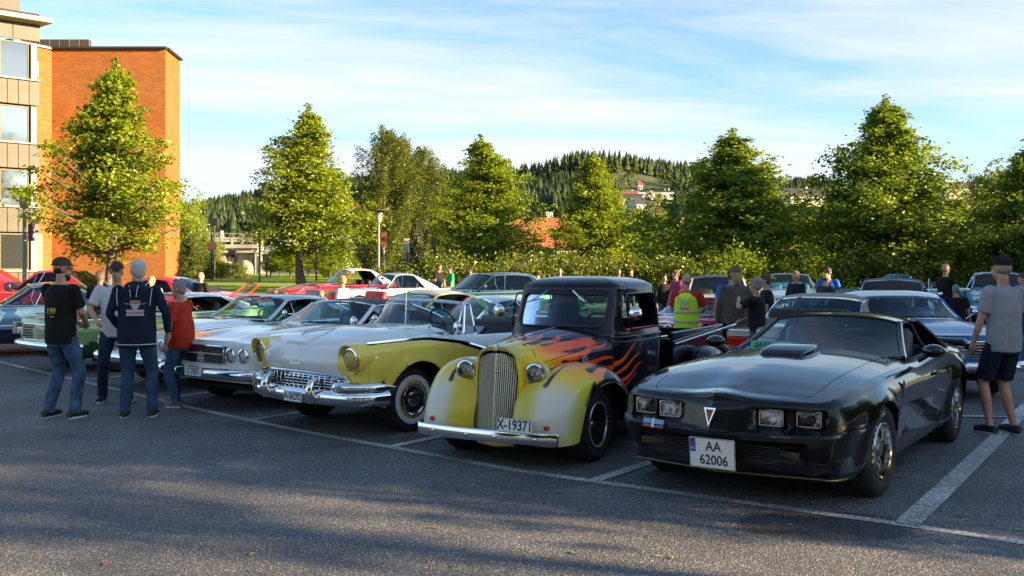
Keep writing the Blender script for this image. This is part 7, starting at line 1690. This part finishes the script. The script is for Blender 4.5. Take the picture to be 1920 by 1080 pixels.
# ------------------------------------------------------------ people
def sdf_remesh(name, parts, vox, mat, parent, smooth=6, disp=0):
    """joins tapering limbs (closed tubes and balls) into one continuous skin"""
    mb = MB()
    for p in parts:
        if p[0] == 't': _, P_, rx, ry, n = p; mb.tube(P_, rx, n, flat=None if ry is None else (1, ry)) if ry is None else tube2(mb, P_, rx, ry, n)
        else: mb.ball(p[1], p[2], 14, rot=p[3] if len(p) > 3 else None)
    me = mesh_data(name, np.vstack(mb.v), mb.f, mat); o = link(name, me, None)
    r = o.modifiers.new('r', 'REMESH'); r.mode = 'VOXEL'; r.voxel_size = vox; r.use_smooth_shade = True
    sm = o.modifiers.new('s', 'SMOOTH'); sm.factor = .5; sm.iterations = smooth
    if disp:
        tn = 'hair_locks' if name in ('hair', 'beard') else 'cloth_folds'; tx = bpy.data.textures.get(tn) or bpy.data.textures.new(tn, 'CLOUDS'); tx.noise_scale = .022 if tn == 'hair_locks' else .09; tx.noise_depth = 2
        dm = o.modifiers.new('d', 'DISPLACE'); dm.texture = tx; dm.strength = disp; dm.mid_level = .5; dm.texture_coords = 'LOCAL'
    dg = bpy.context.evaluated_depsgraph_get(); dg.update(); me2 = bpy.data.meshes.new_from_object(o.evaluated_get(dg)); bpy.data.objects.remove(o)
    me2.name = name; me2.materials.clear(); me2.materials.append(mat); me2.shade_smooth(); return link(name, me2, parent)
def tube2(mb, P_, rx, ry, n):
    """upright tube with oval sections: rx across (y), ry deep (x)"""
    P_ = np.asarray(P_, float); V = []; k = len(P_)
    for i in range(k):
        for q in range(n): t = 2*math.pi*q/n; V.append(P_[i]+np.array([ry[i]*math.cos(t), rx[i]*math.sin(t), 0]))
    F = [(i*n+q, i*n+(q+1) % n, (i+1)*n+(q+1) % n, (i+1)*n+q) for i in range(k-1) for q in range(n)]; F.append(tuple(range(n-1, -1, -1))); F.append(tuple((k-1)*n+q for q in range(n))); mb.add(V, F)
def cloth(name, c, rough=.85, var=.2):
    return noise_col(P(name, c, rough, spec=.25), tuple(max(0, q*(1-var)) for q in c), tuple(q*(1+var) for q in c), 9, 5, bump=.25, bscale=260, dist=.002)
skin = noise_col(P('skin', (.50, .26, .17), .5, Subsurface_Weight=.12), (.42, .20, .13), (.56, .31, .21), 8)
eye_w = P('eye_white', (.7, .68, .65), .3); eye_b = P('eye_iris', (.03, .02, .015), .2); lipm = P('lips', (.36, .13, .10), .5)
HAIRS = {k: noise_col(P('hair_'+k, c, .7), tuple(q*.82 for q in c), tuple(min(1, q*1.12) for q in c), 25, bump=.5, bscale=150, dist=.004) for k, c in dict(brown=(.07, .045, .025), dark=(.02, .016, .012), grey=(.22, .21, .195), white=(.50, .49, .47), blond=(.32, .21, .10), none=(.3, .2, .15)).items()}
denim = cloth('denim', (.045, .085, .17)); denim_d = cloth('dark_denim', (.014, .022, .045)); blackc = cloth('black_cotton', (.010, .010, .011)); navyc = cloth('navy_cotton', (.010, .014, .032)); 
def elbow(a, b, L1, L2, bend):
    """joint between shoulder a and hand b, pushed toward bend"""
    a, b = np.array(a, float), np.array(b, float); d = b-a; D = min(np.linalg.norm(d), (L1+L2)*.995); u = d/np.linalg.norm(d); x = (L1*L1-L2*L2+D*D)/(2*D); h = math.sqrt(max(L1*L1-x*x, 0)); n = np.array(bend, float); n -= u*(n @ u); n /= np.linalg.norm(n)+1e-9
    return a+u*x+n*h, a+u*D
def person(loc, facing, label, h=1.78, shirt=None, trousers=None, shoes=None, hair='brown', fat=1.0, pose='stand', hands=None, feet=None, sleeves='short', shorts=False, cap=None, bald=False, vox=.014, detail=True, head_yaw=0, head_pitch=0, group='people walking among the cars', long_hair=False, glasses=False, jacket=False, hood=False, lean=0, z=None, beard=None, z_off=0):
    """facing: direction the chest looks (radians, world). Local +x is forward, +y the left side."""
    z = float(gz(*loc)) if z is None else z
    e = empty('person', (loc[0], loc[1], z+z_off), facing, label, 'person', group); k = h/1.78; e.scale = (k, k, k)
    shirt = shirt or blackc; trousers = trousers or denim; shoes = shoes or P('black_shoe', (.012, .012, .012), .5) if 'black_shoe' not in MATS else (shoes or MATS['black_shoe'])
    F_ = feet or ((.02, .12), (-.02, -.12)); hipz = .93; f = fat
    hip = [(0, .095, hipz), (0, -.095, hipz)]; ank = [(F_[0][0], F_[0][1], .085), (F_[1][0], F_[1][1], .085)]
    knees = [elbow(hip[i], ank[i], .44, .44, (1, .1*(1 if i == 0 else -1), 0))[0] for i in (0, 1)]
    shz = 1.45; sh_ = [(-.01+lean*.4, .200*(.94+.06*f), shz), (-.01+lean*.4, -.200*(.94+.06*f), shz)]
    H_ = hands or ((.10, .33, .83), (.10, -.33, .83)); arms = []
    for i in (0, 1):
        s = 1 if i == 0 else -1; hb = np.array(H_[i], float); el, wr = elbow(sh_[i], hb, .29, .26, (-.7, .85*s, -.25)); arms.append((np.array(sh_[i]), el, wr))
    neck = np.array([lean*.5+.01, 0, 1.50]); hc = np.array([lean*.6+.03, 0, 1.665])
    Mh = rotz(head_yaw) @ roty(head_pitch)
    def hp(x, y, z_): return hc+Mh @ np.array([x, y, z_])
    # one continuous body with head, arms, legs and hands
    B = []
    tz = [.86, .95, 1.05, 1.17, 1.30, 1.40, 1.46, 1.50]; trx = [.155, .165, .148, .152, .165, .155, .11, .056]; tr_y = [.105, .115, .105*f, .112*f, .115, .095, .07, .052]
    B.append(('t', [(lean*.45*max(0, (q-.9))*1.6, 0, q) for q in tz], [a*(.9+.1*f) for a in trx], tr_y, 16))
    B.append(('t', [neck+np.array([-.01, 0, -.05]), neck+np.array([0, 0, .04]), hc+np.array([-.015, 0, -.06])], [.062, .056, .056], None, 12))
    B.append(('b', hp(-.012, 0, .028), (.094, .074, .098), Mh)); B.append(('b', hp(.022, 0, -.045), (.068, .056, .068), Mh)); B.append(('b', hp(.052, 0, -.085), (.030, .028, .026), Mh))
    B.append(('t', [hp(.075, 0, .015), hp(.100, 0, -.020), hp(.096, 0, -.030)], [.010, .015, .012], None, 8)); B.append(('b', hp(.066, .0, .030), (.022, .045, .012), Mh))
    for s in (1, -1): B.append(('b', hp(-.005, s*.077, -.008), (.020, .010, .033), Mh))
    for i in (0, 1):
        a, el, wr = arms[i]; s = 1 if i == 0 else -1
        B.append(('t', [a, (a+el)/2, el, (el*.6+wr*.4), wr], [.042, .043, .038, .038, .027], None, 12)); B.append(('b', a+np.array([0, 0, -.02]), .040))
        if detail:
            d = (wr-el)/np.linalg.norm(wr-el); side = np.cross(d, (0, s, 0)); side = side/np.linalg.norm(side); palm = wr+d*.05; 
            inn = np.array([0, -s, 0.])-d*(d @ np.array([0, -s, 0.])); inn /= np.linalg.norm(inn)+1e-9
            B.append(('t', [wr, wr+d*.04, wr+d*.085], [.026, .030, .026], None, 10))
            for q, (o_, L) in enumerate(((-.027, .062), (-.009, .074), (.009, .070), (.026, .055))):
                r0 = wr+d*.080+side*o_; B.append(('t', [r0, r0+d*L*.5+inn*.010, r0+d*L*.85+inn*.030], [.0115, .0105, .0085], None, 7))
            r0 = wr+d*.03-side*.022; B.append(('t', [r0, r0+d*.030-side*.022+inn*.012, r0+d*.058-side*.022+inn*.026], [.014, .012, .009], None, 7))
        else: B.append(('t', [wr, wr+(wr-el)/np.linalg.norm(wr-el)*.08, wr+(wr-el)/np.linalg.norm(wr-el)*.15], [.026, .034, .018], None, 8))
        hpj, kn, an = np.array(hip[i]), knees[i], np.array(ank[i])
        B.append(('t', [hpj, (hpj+kn)/2, kn, kn*.62+an*.38, an*.85+kn*.15, an], [.088, .075, .054, .056, .036, .036], None, 12))
        B.append(('t', [an+np.array([-.04, 0, -.03]), an+np.array([.10, 0, -.05]), an+np.array([.16, s*.01, -.058])], [.036, .032, .024], None, 10))
    body = sdf_remesh('body', B, vox, skin, e, 3)
    # clothes
    T_ = []; pad = .013
    bz = [.83 if not jacket else .80, .93, 1.05, 1.17, 1.30, 1.40, 1.455, 1.49]; T_.append(('t', [(lean*.45*max(0, q-.9)*1.6, 0, q) for q in bz], [a*(.9+.1*f)+pad+.012*jacket for a in (.178, .188, .180*f**.3, .178, .190, .188, .148, .078)], [a+pad+.012*jacket for a in (.118*f, .128*f, .125*f, .125*f, .128, .115, .092, .070)], 18))
    for i in (0, 1):
        a, el, wr = arms[i]
        if sleeves == 'short': T_.append(('t', [a*1.0, a*.45+el*.55, a*.22+el*.78], [.072, .070, .072], None, 12))
        else: T_.append(('t', [a, (a+el)/2, el, el*.5+wr*.5, wr*.94+el*.06], [.066, .058, .052, .048, .038], None, 12))
        T_.append(('b', a+np.array([0, 0, -.012]), .068))
    if hood: T_.append(('t', [(-.02, -.10, 1.44), (-.11, -.06, 1.47), (-.14, 0, 1.45), (-.11, .06, 1.47), (-.02, .10, 1.44)], [.045, .06, .065, .06, .045], None, 10)); T_.append(('b', (-.06, 0, 1.50), (.09, .11, .05)))
    sh_o = sdf_remesh('jacket' if jacket else 'shirt', T_, vox, shirt, e, 4, .014 if detail else 0)
    L_ = [('t', [(0, 0, .80), (0, 0, .90), (0, 0, .985)], [.160, .178, .162], [.112*f, .125*f, .115*f], 16)]
    for i in (0, 1):
        hpj, kn, an = np.array(hip[i]), knees[i], np.array(ank[i])
        if shorts: L_.append(('t', [hpj, (hpj+kn)/2, kn*.9+hpj*.1+np.array([0, 0, .0])], [.104, .098, .092], None, 14))
        else: L_.append(('t', [hpj, (hpj+kn)/2, kn, kn*.55+an*.45, an*.9+kn*.1, an+np.array([0, 0, -.03])], [.104, .092, .072, .070, .062, .066], None, 14))
    sdf_remesh('shorts' if shorts else 'trousers', L_, vox, trousers, e, 4, .018 if detail else 0)
    for i in (0, 1):
        s = 1 if i == 0 else -1; an = np.array(ank[i]); fo = an+np.array([0, 0, -.085])
        S_ = [('t', [fo+np.array([-.075, 0, .045]), fo+np.array([.0, 0, .055]), fo+np.array([.10, s*.005, .045]), fo+np.array([.175, s*.012, .036])], [.042, .046, .044, .034], None, 12), ('b', fo+np.array([.03, 0, .02]), (.13, .045, .02))]
        so = sdf_remesh('shoe', S_, .011, shoes, e, 2)
        if detail: MB().prism([(fo[0]+.05+.135*math.cos(t_)*(1 if math.cos(t_) > 0 else .98), fo[1]+s*.006+.046*math.sin(t_)) for t_ in np.linspace(0, 2*math.pi, 20, endpoint=False)], .022, m=0).build('sole', [MATS.get('shoe_sole') or P('shoe_sole', (.55, .54, .52), .6)], so, 30)
    # hair, face
    if detail or True:
        if cap is not None and not bald and not long_hair: sdf_remesh('hair', [('b', hp(-.030, 0, -.012), (.074, .080, .052), Mh)], .011, HAIRS[hair], e, 2, .006)
        elif not bald:
            Hp = [('b', hp(-.022, 0, .045), (.099, .083, .090), Mh), ('b', hp(-.045, 0, -.008), (.068, .077, .080), Mh), ('b', hp(.035, .01, .085), (.05, .06, .035), Mh)]
            if long_hair: Hp += [('t', [hp(-.06, 0, .0), hp(-.07, 0, -.10), hp(-.075, 0, -.17)], [.07, .075, .05], None, 12)]
            hr = sdf_remesh('hair', Hp, .011, HAIRS[hair], e, 2, .016 if cap is None else .004)
        else:
            Hp = [('b', hp(-.040, 0, -.018), (.066, .0785, .048), Mh)]; sdf_remesh('hair', Hp, .011, HAIRS[hair], e, 2)
    if beard: sdf_remesh('beard', [('b', hp(.040, 0, -.095), (.045, .05, .05), Mh), ('b', hp(.02, 0, -.075), (.055, .062, .035), Mh)], .011, HAIRS[beard], e, 2)
    mb = MB()
    for s in (1, -1): MB().ball(hp(.076, s*.030, .012), (.010, .013, .009), 10).build('eye', [eye_w], e, 180); MB().ball(hp(.085, s*.030, .012), (.004, .006, .006), 8).build('iris', [eye_b], e, 180); 
    MB().tube([hp(.080, -.022, -.055), hp(.088, 0, -.053), hp(.080, .022, -.055)], [.003, .006, .003], 7).build('mouth', [lipm], e, 180)
    if glasses:
        mb = MB()
        for s in (1, -1): mb.tube([hp(.095, s*.006, .014), hp(.092, s*.055, .014), hp(.02, s*.079, .012)], .003, 5); mb.tube([hp(.097+.0*math.cos(a), s*.032+.020*math.cos(a), .010+.014*math.sin(a)) for a in np.linspace(0, 6.2, 12)], .002, 5)
        mb.build('glasses', [blackp], e)
    if cap is not None:
        mb = MB(); Cg = []
        for a in np.linspace(0, math.pi/2, 8): Cg.append([hp(-.014+.104*math.cos(a)*math.cos(b), .085*math.cos(a)*math.sin(b), .050+.090*math.sin(a)) for b in np.linspace(0, 2*math.pi, 24, endpoint=False)])
        mb.grid(np.array(Cg), closed_v=True); mb.tube([hp(-.014+.105*math.cos(b), .086*math.sin(b), .048) for b in np.linspace(0, 2*math.pi, 24, endpoint=False)], .008, 6, closed=True)
        br = [[hp(.070+r_*.0, y, .052) if r_ == 0 else hp(.078+.075*math.sqrt(max(0, 1-(y/.078)**2))*r_, y, .050-.012*r_) for r_ in (0, .5, 1)] for y in np.linspace(-.074, .074, 11)]
        br = np.array(br); mb.grid(br).grid(br-np.array([0, 0, .006]), flip=True); mb.build('cap', [cap], e, 60)
    return e
def back_print(e, z, x=-.155, y=0): pass
capk = cloth('black_cap', (.012, .012, .013)); capb = cloth('brown_cap', (.06, .04, .03)); capg = cloth('grey_cap', (.11, .10, .09))
def face_to(a, b): return math.atan2(b[1]-a[1], b[0]-a[0])
GL = 'people standing in front of the cars at left'
p1 = (-5.10, 10.85); p2 = (-4.26, 10.9); p3 = (-5.02, 12.2); p4 = (-4.06, 11.75)
w1 = cloth('charcoal_black_tee', (.008, .008, .009)); hoodm = cloth('navy_hoodie', (.009, .014, .035)); whitet = cloth('white_tee', (.55, .56, .58), var=.06); polo = cloth('rust_red_polo', (.42, .030, .012)); washed = cloth('washed_denim', (.045, .085, .15), var=.6)
a = person(p1, R(66), 'man in cap and black t-shirt with yellow 199 print, leftmost before the cars', 1.80, w1, washed, hair='dark', cap=capb, glasses=True, head_yaw=R(-38), hands=((.27, .06, 1.06), (.27, -.09, 1.05)), feet=((-.02, .17), (.05, -.15)), vox=.011, group=GL, z=0, beard='dark')
def on_back(e, txt, size, mat, y, z, rx=-.168, sx=1, name='print', ext=.001, tilt=0): return text_mesh(txt, size, mat, e, name, (rx, y, z), (R(90+tilt), 0, R(-90)), ext=ext, sx=sx, bold=.001)
yelp = P('yellow_print', (.65, .48, .02), .6); redpr = P('red_print', (.55, .08, .05), .6); whp = P('white_print', (.6, .6, .6), .6); greypr = P('grey_print_light', (.42, .43, .45), .6)
on_back(a, '199', .095, yelp, -.045, 1.20, -.168); MB().tube([(-.160, -.085, 1.145), (-.164, -.05, 1.135), (-.160, -.015, 1.148)], [.002, .006, .002], 6).build('print', [yelp], a)
b = person(p2, R(97), 'white-haired man in navy hoodie with winged club print on the back', 1.78, hoodm, cloth('worn_blue_jeans', (.028, .055, .11), var=.35), P('black_sneaker', (.015, .015, .016), .5), hair='white', sleeves='long', jacket=True, hood=True, hands=((.14, .20, .98), (.10, -.32, .95)), feet=((.03, .14), (.03, -.16)), vox=.011, group=GL, head_yaw=R(38), fat=1.12, z=0)
x_ = -.188
MB().prism([(-.10, -.035), (.10, -.035), (.09, 0), (.10, .035), (-.10, .035), (-.09, 0)], .002).build('print', [greypr], b, 0, loc=(x_, -.03, 1.195), rot=(R(90), 0, R(-90)))
on_back(b, 'CLUB LAGET', .030, redpr, -.03, 1.195, x_-.004); MB().prism([(-.05, .055), (.05, .055), (.055, .02), (.03, -.03), (0, -.055), (-.03, -.03), (-.055, .02)], .002).build('print', [greypr], b, 0, loc=(x_+.0, -.03, 1.275), rot=(R(90), 0, R(-90))); MB().prism([(-.043, .048), (.043, .048), (.043, .022), (-.043, .022)], .002).build('print', [redpr], b, 0, loc=(x_-.003, -.03, 1.275), rot=(R(90), 0, R(-90)))
for s in (1, -1): MB().tube([(x_+.0, -.03-s*.06, 1.29), (x_-.001, -.03-s*.115, 1.30)], .0035, 5).build('print', [greypr], b)
for s in (1, -1):
    MB().tube([(-.165, s*.05-.01, 1.50), (-.190, s*.035-.01, 1.43), (-.180, s*.03-.01, 1.37)], .004, 5).build('piping', [whp], b); MB().tube([(-.09, s*.19, 1.47), (-.13, s*.185, 1.38), (-.135, s*.175, 1.27)], .004, 5).build('piping', [whp], b)
MB().tube([(.160*math.cos(t_)*1.0-.0, .212*math.sin(t_), .835) for t_ in np.linspace(0, 2*math.pi, 30, endpoint=False)], .006, 5, closed=True).build('hem_stripe', [whp], b)
c = person(p3, R(-78), 'man in white t-shirt half hidden behind the man in the navy hoodie', 1.76, whitet, cloth('dark_jeans', (.012, .02, .05)), hair='dark', hands=((.25, .22, 1.08), (.22, -.20, 1.05)), feet=((.10, .16), (-.02, -.18)), vox=.012, group=GL, glasses=True, cap=capb, fat=1.1)
d = person(p4, R(168), 'short grey-haired man in rust red polo shirt before the white coupe', 1.53, polo, denim, P('grey_trainer', (.16, .14, .12), .6), hair='grey', hands=((.09, .25, .86), (.18, -.20, .92)), feet=((.0, .10), (.14, -.12)), vox=.011, group=GL, fat=1.45, head_pitch=R(8), head_yaw=R(10), beard='grey')
# man in grey t-shirt and shorts at the right
g1 = person((5.02, 9.80), R(112), 'man in light grey t-shirt, black cap and dark shorts at the right edge', 1.80, cloth('heather_grey_tee', (.30, .30, .33), var=.08), navyc, P('navy_slipon', (.012, .016, .035), .6), hair='grey', shorts=True, cap=capk, hands=((.16, .23, .93), (.14, -.27, .90)), feet=((.05, .13), (-.03, -.10)), vox=.011, group='people at the right edge', head_yaw=R(12))
MB().box((.045+.0, .085, .0), (.001, .001, .001)).build('cap_mark', [whp], g1) if False else None
# middle and far figures
def bp(u, Y, head_v, facing, label, hgt=None, **k):
    x = (u-960)/1800*Y; zt = CAMH+(505-head_v)/1800*Y-float(gz(x, Y)); k.setdefault('detail', False); k.setdefault('vox', .018)
    hh = hgt or zt; return person((x, Y), R(facing), label, hh*1.78/1.775, z_off=zt-hh, **k)
bp(187, 17.6, 509, 75, 'man in black t-shirt with short blond hair by the ice blue car', shirt=blackc, trousers=denim_d, hair='blond', group='people among the cars at left')
bp(222, 20.5, 530, -80, 'bald man partly hidden behind the white t-shirt man', 1.55, shirt=whitet, bald=True, hair='grey', group='people among the cars at left')
bp(285, 21, 519, -100, 'fair-haired person behind the hooded man shoulder', 1.55, shirt=cloth('beige_shirt', (.4, .33, .24)), hair='blond', group='people among the cars at left')
bp(376, 22.5, 511, 60, 'balding man in black jacket behind the silver roofed car', shirt=blackc, sleeves='long', jacket=True, bald=True, hair='white', group='people among the cars at left', fat=1.2)
bp(643, 19.2, 518, 165, 'boy in white shirt with brown hair walking before the red convertible', 1.52, shirt=cloth('white_shirt', (.62, .63, .70), var=.05), sleeves='long', hair='blond')
GM = 'onlookers by the hedge'
bp(823, 31, 496, -30, 'heavy man in black t-shirt beside the silver coupe', shirt=blackc, trousers=blackc, hair='brown', fat=1.5, group=GM)
bp(845, 31.5, 499, 200, 'woman in green t-shirt with a brown bag', shirt=cloth('emerald_tee', (.02, .30, .15)), trousers=cloth('rust_skirt', (.10, .03, .015)), hair='dark', group=GM)
bp(883, 32, 502, 190, 'dark-haired woman in black top by the hedge', shirt=blackc, hair='dark', group=GM)
bp(1005, 27, 511, -40, 'man in black cap and black t-shirt stooping behind the truck roof', shirt=blackc, cap=capk, hair='dark', group=GM, hgt=1.5)
bp(1050, 30, 504, -90, 'man with short dark hair seen above the truck roof', shirt=navyc, hair='dark', group=GM, bald=True)
bp(1160, 31, 506, -80, 'grey-haired head just above the right part of the truck roof', shirt=navyc, hair='grey', group=GM); bp(1184, 31.5, 505, -120, 'brown-haired head beside the grey-haired one above the truck roof', shirt=blackc, hair='brown', group=GM)
GR = 'people around the red car'
bp(1245, 24, 515, -80, 'man in dark blazer over a white shirt right of the truck cab', shirt=blackc, sleeves='long', jacket=True, hair='brown', group=GR)
bp(1268, 22.5, 507, 195, 'man in pink shirt seen from his side', shirt=cloth('magenta_shirt', (.28, .04, .12)), hair='brown', group=GR)
vest = P('hi_vis_yellow', (.55, .80, .02), .7); silvert = P('reflective_tape', (.38, .38, .36), .4)
v = bp(1287, 14.6, 514, 70, 'man in fluorescent yellow safety vest over a red t-shirt', shirt=cloth('red_tee', (.45, .03, .02)), trousers=denim_d, hair='grey', bald=True, fat=1.15, hands=((.28, .15, 1.05), (.28, -.16, 1.12)), vox=.014, group=GR)
vt = [('t', [(0, 0, .80), (0, 0, .95), (0, 0, 1.10), (0, 0, 1.25), (0, 0, 1.38), (0, 0, 1.47)], [.205, .212, .205, .205, .198, .13], [.165, .172, .170, .165, .155, .10], 18)]
sdf_remesh('safety_vest', vt, .014, vest, v, 3)
for z_ in (.98, 1.14): MB().tube([(.177*math.cos(t_), .217*math.sin(t_), z_) for t_ in np.linspace(0, 2*math.pi, 30, endpoint=False)], .022, 6, closed=True, flat=(.9, .25)).build('reflective_band', [silvert], v)
for s in (1, -1): MB().tube([(-.150, s*.11, 1.40), (-.172, s*.115, 1.32), (-.175, s*.115, 1.28)], .018, 6, flat=(1, .3)).build('reflective_band', [silvert], v)
MB().prism([(-.085, -.025), (.085, -.025), (.085, .022), (-.085, .022)], .002).build('print', [greypr], v, 0, loc=(-.176, .0, 1.21), rot=(R(90), 0, R(-90))); MB().prism([(-.045, .05), (.045, .05), (.05, .01), (0, -.05), (-.05, .01)], .002).build('print', [greypr], v, 0, loc=(-.174, 0, 1.285), rot=(R(90), 0, R(-90))); on_back(v, 'CLUB LAGET', .026, redpr, 0, 1.205, -.180)
bp(1380, 14.2, 501, 95, 'bearded man with long fair hair in cap and olive grey jacket', shirt=cloth('olive_grey_jacket', (.085, .08, .06)), trousers=cloth('olive_trousers', (.06, .055, .04)), sleeves='long', jacket=True, hair='blond', long_hair=True, cap=capg, fat=1.2, group=GR, vox=.014, hands=((.12, .28, .80), (.06, -.29, .78)))
bp(1372, 17.5, 506, 80, 'man in bright blue t-shirt hidden behind the bearded man', shirt=cloth('bright_blue_tee', (.02, .12, .55)), hair='brown', group=GR, fat=1.2)
bp(1419, 13.6, 523, 150, 'grey-haired man with glasses in black t-shirt holding something to his mouth', shirt=blackc, hair='grey', glasses=True, group=GR, hands=((.27, .10, 1.42), (.25, -.12, 1.10)), vox=.014)
bp(1437, 16, 515, 170, 'brown-haired man in black t-shirt behind the man with glasses', shirt=blackc, hair='brown', group=GR, fat=1.1)
bp(1493, 20.5, 509, -150, 'man in dark navy sweater with short fair hair', shirt=navyc, sleeves='long', hair='blond', group=GR)
bp(1548, 19.5, 513, 20, 'grey-haired man in slate t-shirt seen from behind', shirt=cloth('slate_tee', (.03, .033, .045)), hair='dark', bald=True, group=GR)
bp(1553, 22.5, 503, 60, 'tall man in blue t-shirt behind the slate t-shirt man', shirt=cloth('sky_blue_tee', (.02, .13, .50)), hair='brown', group=GR)
bp(1772, 21.5, 496, 20, 'man with sunglasses in black jacket with red and white stripes', shirt=blackc, hair='none', bald=True, glasses=True, group='people at the right', hands=((.30, .16, 1.10), (.32, -.14, 1.10)), sleeves='short')
bp(1792, 20.8, 535, 60, 'top of a grey-haired head above the white roof', 1.6, shirt=blackc, hair='grey', group='people at the right')
bp(1922, 17, 513, 150, 'boy in dark top cut by the right edge', 1.6, shirt=navyc, hair='brown', group='people at the right')
